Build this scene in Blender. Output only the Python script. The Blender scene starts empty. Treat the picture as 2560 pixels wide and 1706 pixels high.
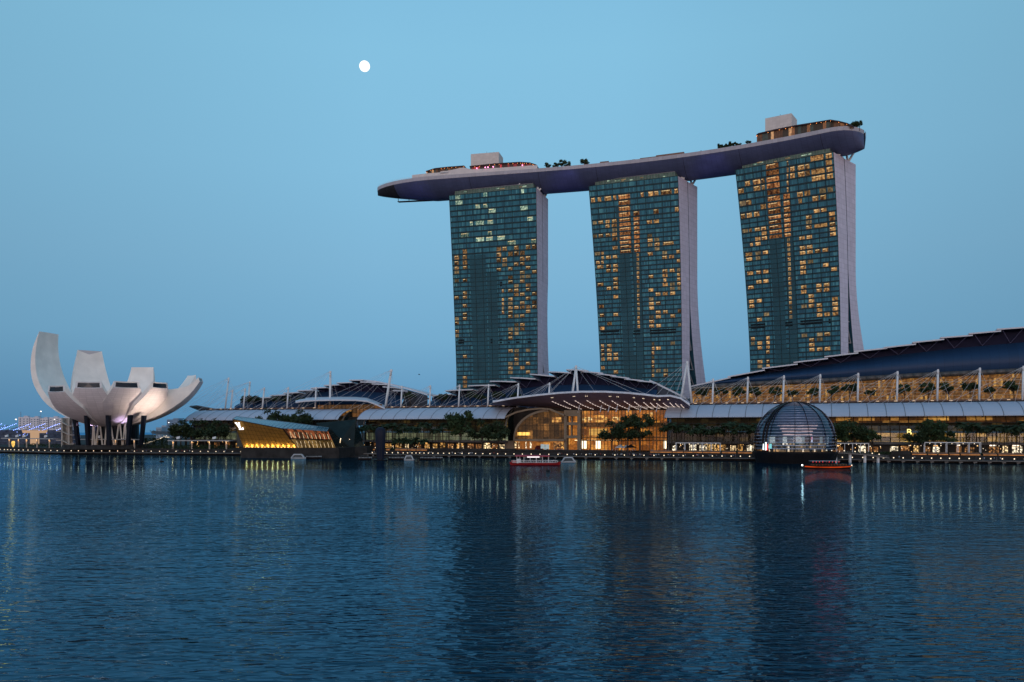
import bpy, math, random
from mathutils import Vector
random.seed(11)
rad = math.radians
S = bpy.context.scene
COL = S.collection

# ------------------------------------------------------------------ camera
CAM_H, HOR, F = 15.0, 1080.0, 2048.0        # metres above the water; horizon row and focal length in photo pixels (2560 x 1706)
cam_d = bpy.data.cameras.new("camera")
cam_d.sensor_width = 36.0
cam_d.lens = 36.0 * F / 2560.0
cam_d.shift_y = (HOR - 853.0) / 2560.0
cam_d.clip_start = 0.5
cam_d.clip_end = 60000.0
cam = bpy.data.objects.new("camera", cam_d)
COL.objects.link(cam)
cam.location = (0, 0, CAM_H)
cam.rotation_euler = (rad(90), 0, 0)
S.camera = cam

def lin(c):
    return tuple(((x / 255.0 + 0.055) / 1.055) ** 2.4 if x > 10 else x / 255.0 / 12.92 for x in c)

# ------------------------------------------------------------------ world: dusk sky, sun just gone behind the camera
SUN_EL, SUN_AZ = 1.5, 180.0                 # the sun has set behind the viewer (-Y)
w = bpy.data.worlds.new("World")
S.world = w
w.use_nodes = True
nt = w.node_tree
nt.nodes.clear()
N = nt.nodes.new
out = N("ShaderNodeOutputWorld")
bg = N("ShaderNodeBackground")
tc = N("ShaderNodeTexCoord")
sep = N("ShaderNodeSeparateXYZ")
nt.links.new(tc.outputs["Generated"], sep.inputs[0])
def ramp(tree, stops, inp, interp='LINEAR'):
    r = tree.nodes.new("ShaderNodeValToRGB")
    r.color_ramp.interpolation = interp
    els = r.color_ramp.elements
    while len(els) < len(stops):
        els.new(0.5)
    for e, (p, c) in zip(els, stops):
        e.position = p
        e.color = (c[0], c[1], c[2], 1)
    tree.links.new(inp, r.inputs[0])
    return r
east = ramp(nt, [(0.0, lin((82, 139, 182))), (0.045, lin((93, 151, 192))), (0.11, lin((111, 168, 205))), (0.20, lin((123, 178, 212))),
                 (0.30, lin((129, 187, 220))), (0.42, lin((131, 191, 223))), (1.0, lin((96, 158, 206)))], sep.outputs[2])
WEST_GAIN = 1.9
west = ramp(nt, [(0.0, tuple(WEST_GAIN * v for v in (0.78, 0.52, 0.46))), (0.10, tuple(WEST_GAIN * v for v in (0.70, 0.58, 0.58))), (0.25, tuple(WEST_GAIN * v for v in (0.46, 0.50, 0.58))),
                 (0.5, (0.42, 0.56, 0.70)), (1.0, lin((96, 158, 206)))], sep.outputs[2])
mr = N("ShaderNodeMapRange")
mr.interpolation_type = 'SMOOTHSTEP'
mr.inputs[1].default_value = 0.05
mr.inputs[2].default_value = -0.75
nt.links.new(sep.outputs[1], mr.inputs[0])
mx = N("ShaderNodeMix")
mx.data_type = 'RGBA'
nt.links.new(mr.outputs[0], mx.inputs[0])
nt.links.new(east.outputs[0], mx.inputs[6])
nt.links.new(west.outputs[0], mx.inputs[7])
# the sky is a little deeper away from the moon's side (towards the right of the view)
mr2 = N("ShaderNodeMapRange")
mr2.inputs[1].default_value = 0.12
mr2.inputs[2].default_value = 0.62
mr2.inputs[3].default_value = 1.0
mr2.inputs[4].default_value = 0.76
nt.links.new(sep.outputs[0], mr2.inputs[0])
mr3 = N("ShaderNodeMapRange")
mr3.inputs[1].default_value = -0.16
mr3.inputs[2].default_value = -0.62
mr3.inputs[3].default_value = 1.0
mr3.inputs[4].default_value = 0.80
nt.links.new(sep.outputs[0], mr3.inputs[0])
mm = N("ShaderNodeMath")
mm.operation = 'MULTIPLY'
nt.links.new(mr2.outputs[0], mm.inputs[0])
nt.links.new(mr3.outputs[0], mm.inputs[1])
vs = N("ShaderNodeVectorMath")
vs.operation = 'SCALE'
nt.links.new(mx.outputs[2], vs.inputs[0])
nt.links.new(mm.outputs[0], vs.inputs[3])
# a faint physical sky for the afterglow of the set sun
sky = N("ShaderNodeTexSky")
sky.sky_type = 'NISHITA'
sky.sun_disc = False
sky.sun_elevation = rad(SUN_EL)
sky.sun_rotation = rad(SUN_AZ)
vs2 = N("ShaderNodeVectorMath")
vs2.operation = 'MULTIPLY_ADD'
vs2.inputs[1].default_value = (0.01, 0.01, 0.01)
nt.links.new(sky.outputs[0], vs2.inputs[0])
nt.links.new(vs.outputs[0], vs2.inputs[2])
nt.links.new(vs2.outputs[0], bg.inputs[0])
bg.inputs[1].default_value = 1.0
nt.links.new(bg.outputs[0], out.inputs[0])

sun_d = bpy.data.lights.new("sun", 'SUN')
sun_d.energy = 0.35
sun_d.angle = rad(25)
sun_d.color = (1.0, 0.78, 0.72)
sun = bpy.data.objects.new("sun", sun_d)
COL.objects.link(sun)
sun.rotation_euler = (rad(90 - 6), 0, rad(-12))     # low afterglow from behind the viewer

S.view_settings.view_transform = 'Standard'
S.view_settings.look = 'None'
S.view_settings.exposure = 0.0
S.view_settings.gamma = 1.0
S.render.film_transparent = False
try:
    S.cycles.use_denoising = True
    S.cycles.max_bounces = 6
    S.cycles.transparent_max_bounces = 12
    S.cycles.caustics_reflective = False
    S.cycles.sample_clamp_indirect = 4.0
except Exception:
    pass

# ------------------------------------------------------------------ frames of reference
EU = Vector((0.938, -0.347, 0)).normalized()      # along the waterfront
EN = Vector((-EU.y, EU.x, 0))                       # away from the water
B0 = Vector((0, 466, 0))
def W(s, n, z):
    return B0 + EU * s + EN * n + Vector((0, 0, z))
def Q(x, y, n):                                     # the point of the vertical plane n metres behind the quay line seen at photo pixel (x, y)
    d = Vector(((x - 1280) / F, 1.0, (HOR - y) / F))
    o = Vector((0, 0, CAM_H))
    t = (n - (o - B0).dot(EN)) / d.dot(EN)
    return o + d * t
def SN(p):
    v = p - B0
    return v.dot(EU), v.dot(EN), p.z
def A(x, y, Y):
    return Vector(((x - 1280) / F * Y, Y, CAM_H + (HOR - y) / F * Y))
V = Vector
# ------------------------------------------------------------------ mesh builder
class MB:
    def __init__(s):
        s.v, s.f, s.m, s.uv = [], [], [], []
    def poly(s, pts, mi=0, uv=None):
        i = len(s.v)
        s.v += [Vector(p) for p in pts]
        s.f.append(tuple(range(i, i + len(pts))))
        s.m.append(mi)
        s.uv.append(uv or [(0, 0)] * len(pts))
    def hexa(s, p, mi=0):                            # eight corners: bottom ring 0-3, top ring 4-7
        i = len(s.v)
        s.v += [Vector(q) for q in p]
        for f in ((3, 2, 1, 0), (4, 5, 6, 7), (0, 1, 5, 4), (1, 2, 6, 5), (2, 3, 7, 6), (3, 0, 4, 7)):
            s.f.append(tuple(i + k for k in f))
            s.m.append(mi)
            s.uv.append([(0, 0)] * 4)
    def box(s, c, sz, ax=None, mi=0):                # c = centre, sz = full sizes, ax = two horizontal axes
        ex, ey = ax or (Vector((1, 0, 0)), Vector((0, 1, 0)))
        ez = Vector((0, 0, 1))
        c = Vector(c)
        a, b, d = ex * sz[0] / 2, ey * sz[1] / 2, ez * sz[2] / 2
        s.hexa([c - a - b - d, c + a - b - d, c + a + b - d, c - a + b - d, c - a - b + d, c + a - b + d, c + a + b + d, c - a + b + d], mi)
    def bar(s, p, q, wx, wz, mi=0):                  # rectangular bar from p to q
        p, q = Vector(p), Vector(q)
        d = (q - p).normalized()
        up = Vector((0, 0, 1)) if abs(d.z) < 0.9 else Vector((0, 1, 0))
        x = d.cross(up).normalized() * wx / 2
        y = x.normalized().cross(d) * wz / 2
        s.hexa([p - x - y, p + x - y, q + x - y, q - x - y, p - x + y, p + x + y, q + x + y, q - x + y], mi)
    def tube(s, p, q, r0, r1=None, n=6, mi=0, caps=True):
        p, q = Vector(p), Vector(q)
        r1 = r0 if r1 is None else r1
        d = (q - p).normalized()
        up = Vector((0, 0, 1)) if abs(d.z) < 0.9 else Vector((1, 0, 0))
        x = d.cross(up).normalized()
        y = d.cross(x)
        ring = lambda c, r: [c + x * (r * math.cos(2 * math.pi * k / n)) + y * (r * math.sin(2 * math.pi * k / n)) for k in range(n)]
        s.loft([ring(p, r0), ring(q, r1)], mi=mi, caps=caps)
    def loft(s, rings, mi=0, closed=True, caps=False, flip=False, uvs=None):
        i = len(s.v)
        n = len(rings[0])
        for r in rings:
            s.v += [Vector(p) for p in r]
        for a in range(len(rings) - 1):
            for k in range(n if closed else n - 1):
                k2 = (k + 1) % n
                f = (i + a * n + k, i + a * n + k2, i + (a + 1) * n + k2, i + (a + 1) * n + k)
                s.f.append(f[::-1] if flip else f)
                s.m.append(mi)
                if uvs:
                    u = [uvs[a][k], uvs[a][k2], uvs[a + 1][k2], uvs[a + 1][k]]
                    s.uv.append(u[::-1] if flip else u)
                else:
                    s.uv.append([(0, 0)] * 4)
        if caps:
            for a, rev in ((0, True), (len(rings) - 1, False)):
                f = tuple(i + a * n + k for k in range(n))
                s.f.append(f[::-1] if rev else f)
                s.m.append(mi)
                s.uv.append([(0, 0)] * n)
    def sphere(s, c, r, nu=10, nv=6, mi=0, sz=1.0):
        c = Vector(c)
        rings = []
        for j in range(nv + 1):
            t = math.pi * j / nv
            rr = max(math.sin(t), 1e-4) * r
            rings.append([c + Vector((rr * math.cos(2 * math.pi * k / nu), rr * math.sin(2 * math.pi * k / nu), -r * sz * math.cos(t))) for k in range(nu)])
        s.loft(rings, mi=mi)
    def build(s, name, mats, parent=None, smooth=False, at=None, label=None):
        if not isinstance(mats, (list, tuple)):
            mats = [mats]
        if parent is not None:
            org = parent.location if parent.parent is None else parent.location + parent.parent.location
        elif at is not None:
            org = Vector(at)
        else:
            xs = [p.x for p in s.v]; ys = [p.y for p in s.v]; zs = [p.z for p in s.v]
            org = Vector(((min(xs) + max(xs)) / 2, (min(ys) + max(ys)) / 2, min(zs)))
        me = bpy.data.meshes.new(name)
        me.from_pydata([tuple(p - org) for p in s.v], [], s.f)
        for m in mats:
            me.materials.append(m)
        me.polygons.foreach_set("material_index", s.m)
        if smooth:
            me.polygons.foreach_set("use_smooth", [True] * len(s.f))
        ul = me.uv_layers.new(name="UVMap")
        flat = [c for u in s.uv for p in u for c in p]
        ul.data.foreach_set("uv", flat)
        me.update()
        o = bpy.data.objects.new(name, me)
        COL.objects.link(o)
        if parent is not None:
            o.parent = parent
        else:
            o.location = org
        if label:
            o["label"] = label
        return o

def empty(name, loc):
    o = bpy.data.objects.new(name, None)
    o.empty_display_size = 1.0
    o.location = loc
    COL.objects.link(o)
    return o
def tag(o, label, cat, group=None):
    o["label"] = label
    o["category"] = cat
    if group:
        o["group"] = group
    return o
def kind(o, k):
    o["kind"] = k
    return o
def dup(o, loc=None, rotz=None, scale=None, label=None, group=None, mats=None):
    c = o.copy()
    COL.objects.link(c)
    if loc is not None:
        c.location = loc
    if rotz is not None:
        c.rotation_euler = (0, 0, rotz)
    if scale is not None:
        c.scale = (scale,) * 3 if not isinstance(scale, tuple) else scale
    if label:
        c["label"] = label
    if group:
        c["group"] = group
    for ch in list(o.children):
        k = ch.copy()
        COL.objects.link(k)
        k.parent = c
        for g in list(ch.children):
            h = g.copy()
            COL.objects.link(h)
            h.parent = k
    return c

# ------------------------------------------------------------------ materials
def newmat(name):
    m = bpy.data.materials.new(name)
    m.use_nodes = True
    m.node_tree.nodes.clear()
    return m, m.node_tree
def node(t, typ, **kw):
    n = t.nodes.new(typ)
    for k, v in kw.items():
        setattr(n, k, v)
    return n
def M(name, col, rough=0.6, metal=0.0, var=0.18, scale=0.25, spec=0.10, bump=0.0, bscale=2.0, panel=None, line=0.6):
    """plain surface; var = noise in brightness; panel = (width, height) of seams in object space along x/y and z"""
    m, t = newmat(name)
    o = node(t, "ShaderNodeOutputMaterial")
    b = node(t, "ShaderNodeBsdfPrincipled")
    t.links.new(b.outputs[0], o.inputs[0])
    b.inputs["Roughness"].default_value = rough
    b.inputs["Metallic"].default_value = metal
    b.inputs["Specular IOR Level"].default_value = spec
    tcn = node(t, "ShaderNodeTexCoord")
    nz = node(t, "ShaderNodeTexNoise")
    nz.inputs["Scale"].default_value = scale
    nz.inputs["Detail"].default_value = 5.0
    t.links.new(tcn.outputs["Object"], nz.inputs["Vector"])
    r = ramp(t, [(0.28, tuple(c * (1 - var) for c in col)), (0.72, tuple(min(1, c * (1 + var)) for c in col))], nz.outputs[0])
    colout = r.outputs[0]
    if panel:
        br = node(t, "ShaderNodeTexBrick")
        br.offset = 0.0
        br.inputs["Color1"].default_value = (1, 1, 1, 1)
        br.inputs["Color2"].default_value = (0.9, 0.9, 0.9, 1)
        br.inputs["Mortar"].default_value = (line, line, line, 1)
        br.inputs["Scale"].default_value = 1.0
        br.inputs["Mortar Size"].default_value = 0.03 * panel[0]
        br.inputs["Brick Width"].default_value = panel[0]
        br.inputs["Row Height"].default_value = panel[1]
        t.links.new(tcn.outputs["UV"], br.inputs["Vector"])
        mxn = node(t, "ShaderNodeMix", data_type='RGBA', blend_type='MULTIPLY')
        mxn.inputs[0].default_value = 1.0
        t.links.new(colout, mxn.inputs[6])
        t.links.new(br.outputs[0], mxn.inputs[7])
        colout = mxn.outputs[2]
    t.links.new(colout, b.inputs["Base Color"])
    if bump:
        n2 = node(t, "ShaderNodeTexNoise")
        n2.inputs["Scale"].default_value = bscale
        t.links.new(tcn.outputs["Object"], n2.inputs["Vector"])
        bp = node(t, "ShaderNodeBump")
        bp.inputs["Strength"].default_value = bump
        t.links.new(n2.outputs[0], bp.inputs["Height"])
        t.links.new(bp.outputs[0], b.inputs["Normal"])
    return m
def E(name, col, strength=1.0, var=0.0, scale=1.0):
    m, t = newmat(name)
    o = node(t, "ShaderNodeOutputMaterial")
    e = node(t, "ShaderNodeEmission")
    e.inputs[0].default_value = (*col, 1)
    e.inputs[1].default_value = strength
    t.links.new(e.outputs[0], o.inputs[0])
    if var:
        tcn = node(t, "ShaderNodeTexCoord")
        nz = node(t, "ShaderNodeTexNoise")
        nz.inputs["Scale"].default_value = scale
        nz.inputs["Detail"].default_value = 3.0
        t.links.new(tcn.outputs["Object"], nz.inputs["Vector"])
        r = node(t, "ShaderNodeMapRange")
        r.inputs[1].default_value = 0.3
        r.inputs[2].default_value = 0.7
        r.inputs[3].default_value = strength * (1 - var)
        r.inputs[4].default_value = strength * (1 + var)
        t.links.new(nz.outputs[0], r.inputs[0])
        t.links.new(r.outputs[0], e.inputs[1])
    return m
def LITROOMS(name, cell, stops, strength, base=(0.03, 0.02, 0.012), seed=0.0, detail=0.6):
    """lit interior seen through glass: rooms of cell = (w, h) metres in UV, each with its own brightness from stops, with furniture-like noise"""
    m, t = newmat(name)
    o = node(t, "ShaderNodeOutputMaterial")
    b = node(t, "ShaderNodeBsdfPrincipled")
    t.links.new(b.outputs[0], o.inputs[0])
    b.inputs["Base Color"].default_value = (*base, 1)
    b.inputs["Roughness"].default_value = 0.7
    tcn = node(t, "ShaderNodeTexCoord")
    dv = node(t, "ShaderNodeVectorMath", operation='DIVIDE')
    dv.inputs[1].default_value = (cell[0], cell[1], 1)
    fl = node(t, "ShaderNodeVectorMath", operation='FLOOR')
    ad = node(t, "ShaderNodeVectorMath", operation='ADD')
    ad.inputs[1].default_value = (seed, seed * 1.7, seed)
    wn = node(t, "ShaderNodeTexWhiteNoise", noise_dimensions='3D')
    t.links.new(tcn.outputs["UV"], dv.inputs[0])
    t.links.new(dv.outputs[0], fl.inputs[0])
    t.links.new(fl.outputs[0], ad.inputs[0])
    t.links.new(ad.outputs[0], wn.inputs["Vector"])
    r = ramp(t, stops, wn.outputs["Value"], 'CONSTANT')
    nz = node(t, "ShaderNodeTexNoise")
    nz.inputs["Scale"].default_value = 0.9
    nz.inputs["Detail"].default_value = 6.0
    nz.inputs["Roughness"].default_value = 0.65
    t.links.new(tcn.outputs["UV"], nz.inputs["Vector"])
    mr_ = node(t, "ShaderNodeMapRange")
    mr_.inputs[1].default_value = 0.34
    mr_.inputs[2].default_value = 0.66
    mr_.inputs[3].default_value = strength * (1 - detail)
    mr_.inputs[4].default_value = strength * (1 + detail)
    t.links.new(nz.outputs[0], mr_.inputs[0])
    t.links.new(r.outputs[0], b.inputs["Emission Color"])
    t.links.new(mr_.outputs[0], b.inputs["Emission Strength"])
    return m
def GLASS(name, tint, refl=0.12, rough=0.03):
    m, t = newmat(name)
    o = node(t, "ShaderNodeOutputMaterial")
    tr = node(t, "ShaderNodeBsdfTransparent")
    tr.inputs[0].default_value = (*tint, 1)
    gl = node(t, "ShaderNodeBsdfGlossy")
    gl.inputs["Color"].default_value = (0.9, 0.95, 1, 1)
    gl.inputs["Roughness"].default_value = rough
    fr = node(t, "ShaderNodeFresnel")
    fr.inputs[0].default_value = 1.5
    a = node(t, "ShaderNodeMath", operation='MULTIPLY_ADD')
    a.inputs[1].default_value = refl / 0.04
    a.inputs[2].default_value = 0.0
    a.use_clamp = True
    t.links.new(fr.outputs[0], a.inputs[0])
    mxs = node(t, "ShaderNodeMixShader")
    t.links.new(a.outputs[0], mxs.inputs[0])
    t.links.new(tr.outputs[0], mxs.inputs[1])
    t.links.new(gl.outputs[0], mxs.inputs[2])
    t.links.new(mxs.outputs[0], o.inputs[0])
    return m

def leafmat(name, c0, c1):
    m, t = newmat(name)
    o = node(t, "ShaderNodeOutputMaterial")
    b = node(t, "ShaderNodeBsdfPrincipled")
    b.inputs["Roughness"].default_value = 0.75
    b.inputs["Specular IOR Level"].default_value = 0.25
    tcn = node(t, "ShaderNodeTexCoord")
    nz = node(t, "ShaderNodeTexNoise")
    nz.inputs["Scale"].default_value = 0.5
    nz.inputs["Detail"].default_value = 4
    t.links.new(tcn.outputs["Object"], nz.inputs["Vector"])
    r = ramp(t, [(0.3, c0), (0.7, c1)], nz.outputs[0])
    t.links.new(r.outputs[0], b.inputs["Base Color"])
    t.links.new(b.outputs[0], o.inputs[0])
    return m

white_metal = M("white painted steel", (0.72, 0.72, 0.72), 0.45, var=0.06)
grey_metal = M("grey steel", (0.25, 0.26, 0.28), 0.45)
dark_metal = M("dark steel", (0.03, 0.032, 0.036), 0.5)
black_metal = M("black steel", (0.012, 0.012, 0.014), 0.4)
concrete = M("concrete", (0.20, 0.185, 0.17), 0.85, var=0.25)
dark_concrete = M("dark concrete", (0.035, 0.033, 0.032), 0.85, var=0.35)
granite = M("paving granite", (0.05, 0.046, 0.044), 0.8, var=0.3)
bark = M("bark", (0.06, 0.045, 0.035), 0.9)
leaf_a = leafmat("leaves dark", (0.018, 0.035, 0.014), (0.05, 0.085, 0.03))
leaf_b = leafmat("leaves deep", (0.014, 0.026, 0.012), (0.036, 0.06, 0.022))
lamp_warm = E("warm lamp", (1.0, 0.80, 0.56), 1.6)
lamp_white = E("white lamp", (1.0, 0.95, 0.85), 3)
strip_warm = E("warm strip light", (1.0, 0.40, 0.13), 0.42, 0.5, 0.4)
lamp_blue = E("blue lamp", (0.25, 0.35, 1.0), 6)
# ------------------------------------------------------------------ water
def water_material():
    m, t = newmat("bay water")
    o = node(t, "ShaderNodeOutputMaterial")
    df = node(t, "ShaderNodeBsdfDiffuse")            # light scattered back from inside the teal water
    df.inputs[0].default_value = (0.001, 0.022, 0.044, 1)
    gl = node(t, "ShaderNodeBsdfGlossy")
    gl.inputs["Color"].default_value = (0.38, 0.68, 0.86, 1)
    gl.inputs["Roughness"].default_value = 0.02
    fr = node(t, "ShaderNodeFresnel")
    fr.inputs[0].default_value = 1.28
    ms = node(t, "ShaderNodeMixShader")
    t.links.new(fr.outputs[0], ms.inputs[0])
    t.links.new(df.outputs[0], ms.inputs[1])
    t.links.new(gl.outputs[0], ms.inputs[2])
    t.links.new(ms.outputs[0], o.inputs[0])
    tcn = node(t, "ShaderNodeTexCoord")
    def wave(scale, rot, det, rough, dist):
        mp = node(t, "ShaderNodeMapping")
        mp.inputs["Rotation"].default_value = (0, 0, rot)
        mp.inputs["Scale"].default_value = (scale[0], scale[1], 1)
        t.links.new(tcn.outputs["Object"], mp.inputs[0])
        nz = node(t, "ShaderNodeTexNoise")
        nz.inputs["Scale"].default_value = 1.0
        nz.inputs["Detail"].default_value = det
        nz.inputs["Roughness"].default_value = rough
        nz.inputs["Distortion"].default_value = dist
        t.links.new(mp.outputs[0], nz.inputs["Vector"])
        return nz.outputs[0]
    bumps = [(wave((0.035, 0.10), 0.15, 2.0, 0.5, 0.3), 0.30), (wave((0.20, 0.52), -0.08, 2.0, 0.5, 0.4), 0.30), (wave((0.62, 1.55), 0.10, 1.2, 0.5, 0.5), 0.19)]
    # sheltered, calmer water towards the far quay and slow wind patches
    sx_ = node(t, "ShaderNodeSeparateXYZ")
    t.links.new(tcn.outputs["Object"], sx_.inputs[0])
    calm = node(t, "ShaderNodeMapRange", interpolation_type='SMOOTHSTEP')
    calm.inputs[1].default_value = 90
    calm.inputs[2].default_value = 380
    calm.inputs[3].default_value = 1.0
    calm.inputs[4].default_value = 0.26
    t.links.new(sx_.outputs[1], calm.inputs[0])
    patch = node(t, "ShaderNodeMapRange")
    patch.inputs[1].default_value = 0.35
    patch.inputs[2].default_value = 0.65
    patch.inputs[3].default_value = 0.62
    patch.inputs[4].default_value = 1.20
    t.links.new(wave((0.008, 0.022), 0.3, 2.0, 0.5, 0.6), patch.inputs[0])
    amp = node(t, "ShaderNodeMath", operation='MULTIPLY')
    t.links.new(calm.outputs[0], amp.inputs[0])
    t.links.new(patch.outputs[0], amp.inputs[1])
    nrm = None
    for h, d in bumps:
        bp = node(t, "ShaderNodeBump")
        dm = node(t, "ShaderNodeMath", operation='MULTIPLY')
        dm.inputs[1].default_value = d
        t.links.new(amp.outputs[0], dm.inputs[0])
        t.links.new(dm.outputs[0], bp.inputs["Distance"])
        t.links.new(h, bp.inputs["Height"])
        if nrm:
            t.links.new(nrm, bp.inputs["Normal"])
        nrm = bp.outputs[0]
    for q in (df, gl, fr):
        t.links.new(nrm, q.inputs["Normal"])
    return m
wm = MB()
wm.poly([(-9000, -600, 0), (9000, -600, 0), (9000, 20000, 0), (-9000, 20000, 0)])
kind(wm.build("water", water_material(), at=(0, 0, 0)), "structure")

# ------------------------------------------------------------------ quay line and ground
QUAY = [V((-1500, 1900, 0)), V((-700, 900, 0)), V((-455, 655, 0)), V((-372, 590, 0)), V((-337, 566, 0)), V((-301, 546, 0)), V((-251, 535, 0)), V((-173, 520, 0)), V((-106, 505.2, 0)), W(0, 0, 0), W(300, 0, 0), W(900, 0, 0)]
def offset_line(pts, d):
    out_ = []
    for i, p in enumerate(pts):
        a = pts[max(i - 1, 0)]
        b = pts[min(i + 1, len(pts) - 1)]
        t = (b - a).normalized()
        out_.append(p + V((-t.y, t.x, 0)) * d)
    return out_
def quay_at(x, d=0.0):                       # point of the quay line (moved d metres inland) at photo column x, with its direction
    L = offset_line(QUAY, d) if d else QUAY
    k = (x - 1280) / F
    for a, b in zip(L, L[1:]):
        fa, fb = a.x - k * a.y, b.x - k * b.y
        if fa <= 0 <= fb:
            t = fa / (fa - fb)
            return a.lerp(b, t), (b - a).normalized()
    return L[-1].copy(), EU.copy()
DECK_Z, PROM_Z = 1.45, 3.5
L0, L14 = QUAY, offset_line(QUAY, 14)
def zed(p, z):
    return V((p.x, p.y, z))
mb = MB()
for i in range(len(L0) - 1):
    a, b, c, d = L0[i], L0[i + 1], L14[i + 1], L14[i]
    mb.poly([zed(a, DECK_Z), zed(b, DECK_Z), zed(c, DECK_Z), zed(d, DECK_Z)])
    mb.poly([zed(a, 0.85), zed(b, 0.85), zed(b, DECK_Z), zed(a, DECK_Z)], 1)
    mb.poly([zed(d, 0.85), zed(c, 0.85), zed(b, 0.85), zed(a, 0.85)], 2)
Lr = offset_line(QUAY, 0.55)
Lf = offset_line(QUAY, -0.25)
for i in range(len(L0) - 1):                 # pale edge beam along the deck
    mb.hexa([zed(Lf[i], 1.15), zed(Lf[i + 1], 1.15), zed(L0[i + 1], 1.15), zed(L0[i], 1.15), zed(Lf[i], 1.42), zed(Lf[i + 1], 1.42), zed(L0[i + 1], 1.42), zed(L0[i], 1.42)], 3)
kind(mb.build("boardwalk", [granite, dark_concrete, black_metal, concrete], at=(0, 500, 0)), "structure")
mb = MB()
L4 = offset_line(QUAY, 4.0)
for i in range(len(L0) - 1):                 # sea wall standing in the water under the deck
    mb.poly([zed(L4[i], -3), zed(L4[i + 1], -3), zed(L4[i + 1], 0.9), zed(L4[i], 0.9)])
kind(mb.build("sea_wall", dark_concrete, at=(0, 500, 0)), "structure")
mb = MB()
for i in range(len(L14) - 1):                # two steps up and the upper promenade
    pr = L14
    pz = DECK_Z
    for k, (d, z) in enumerate(((14, 1.9), (15, 2.45), (16, 3.0), (17, PROM_Z))):
        ln = offset_line(QUAY, d)
        nx = offset_line(QUAY, d + 1)
        mb.poly([zed(ln[i], pz), zed(ln[i + 1], pz), zed(ln[i + 1], z), zed(ln[i], z)], 1)
        if k < 3:
            mb.poly([zed(ln[i], z), zed(ln[i + 1], z), zed(nx[i + 1], z), zed(nx[i], z)], 0)
        pz = z
kind(mb.build("promenade_steps", [granite, dark_concrete], at=(0, 500, 0)), "structure")
mb = MB()
L17 = offset_line(QUAY, 17)
far = [V((-1500, 20000, PROM_Z)), V((6000, 20000, PROM_Z)), V((6000, -1500, PROM_Z))]
pts = [zed(p, PROM_Z) for p in L17]
mb.poly(pts + [V((6000, pts[-1].y, PROM_Z)), V((6000, 20000, PROM_Z)), V((-1500, 20000, PROM_Z))])
kind(mb.build("ground", M("ground paving", (0.04, 0.037, 0.035), 0.9, var=0.3, scale=0.05), at=(0, 600, 0)), "structure")
# ------------------------------------------------------------------ hotel towers
def facade_material():
    m, t = newmat("curtain wall glass")
    o = node(t, "ShaderNodeOutputMaterial")
    b = node(t, "ShaderNodeBsdfPrincipled")
    t.links.new(b.outputs[0], o.inputs[0])
    b.inputs["Roughness"].default_value = 0.2
    b.inputs["IOR"].default_value = 1.4
    b.inputs["Specular IOR Level"].default_value = 0.24
    tcn = node(t, "ShaderNodeTexCoord")
    fl = node(t, "ShaderNodeVectorMath", operation='FLOOR')
    t.links.new(tcn.outputs["UV"], fl.inputs[0])
    wn = node(t, "ShaderNodeTexWhiteNoise", noise_dimensions='3D')
    t.links.new(fl.outputs[0], wn.inputs["Vector"])
    # rooms with blinds or curtains: three panes at a time
    dv = node(t, "ShaderNodeVectorMath", operation='DIVIDE')
    dv.inputs[1].default_value = (3, 1, 1)
    fl2 = node(t, "ShaderNodeVectorMath", operation='FLOOR')
    wn2 = node(t, "ShaderNodeTexWhiteNoise", noise_dimensions='3D')
    t.links.new(tcn.outputs["UV"], dv.inputs[0])
    t.links.new(dv.outputs[0], fl2.inputs[0])
    t.links.new(fl2.outputs[0], wn2.inputs["Vector"])
    av = node(t, "ShaderNodeMath", operation='MULTIPLY_ADD')
    av.inputs[1].default_value = 0.62
    t.links.new(wn.outputs["Value"], av.inputs[0])
    h = node(t, "ShaderNodeMath", operation='MULTIPLY')
    h.inputs[1].default_value = 0.38
    t.links.new(wn2.outputs["Value"], h.inputs[0])
    t.links.new(h.outputs[0], av.inputs[2])
    r = ramp(t, [(0.0, (0.010, 0.080, 0.120)), (0.35, (0.016, 0.122, 0.172)), (0.7, (0.030, 0.18, 0.232)), (1.0, (0.085, 0.31, 0.35))], av.outputs[0])
    fc = node(t, "ShaderNodeVectorMath", operation='FRACTION')
    t.links.new(tcn.outputs["UV"], fc.inputs[0])
    sp = node(t, "ShaderNodeSeparateXYZ")
    t.links.new(fc.outputs[0], sp.inputs[0])
    def band(inp, lo):
        g = node(t, "ShaderNodeMath", operation='LESS_THAN')
        g.inputs[1].default_value = lo
        t.links.new(inp, g.inputs[0])
        return g.outputs[0]
    ax = node(t, "ShaderNodeMath", operation='MAXIMUM')
    t.links.new(band(sp.outputs[0], 0.10), ax.inputs[0])
    t.links.new(band(sp.outputs[1], 0.24), ax.inputs[1])
    mxn = node(t, "ShaderNodeMix", data_type='RGBA')
    t.links.new(ax.outputs[0], mxn.inputs[0])
    t.links.new(r.outputs[0], mxn.inputs[6])
    mxn.inputs[7].default_value = (0.005, 0.032, 0.042, 1)
    t.links.new(mxn.outputs[2], b.inputs["Base Color"])
    return m
fac_mat = facade_material()
core_mat = M("dark lobby glass", (0.008, 0.070, 0.094), 0.2, spec=.16, var=0.25, scale=0.08)
panel_white = M("white cladding panels", (0.62, 0.575, 0.67), 0.55, var=0.07, panel=(4.0, 3.2), line=0.72)
crown_mat = M("crown glass", (0.10, 0.16, 0.13), 0.25, var=0.3, scale=0.4)
gap_glass = M("gap glazing", (0.015, 0.05, 0.075), 0.2, var=0.3, scale=0.15)
line_mat = M("mullion", (0.012, 0.038, 0.046), 0.5)
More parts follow.
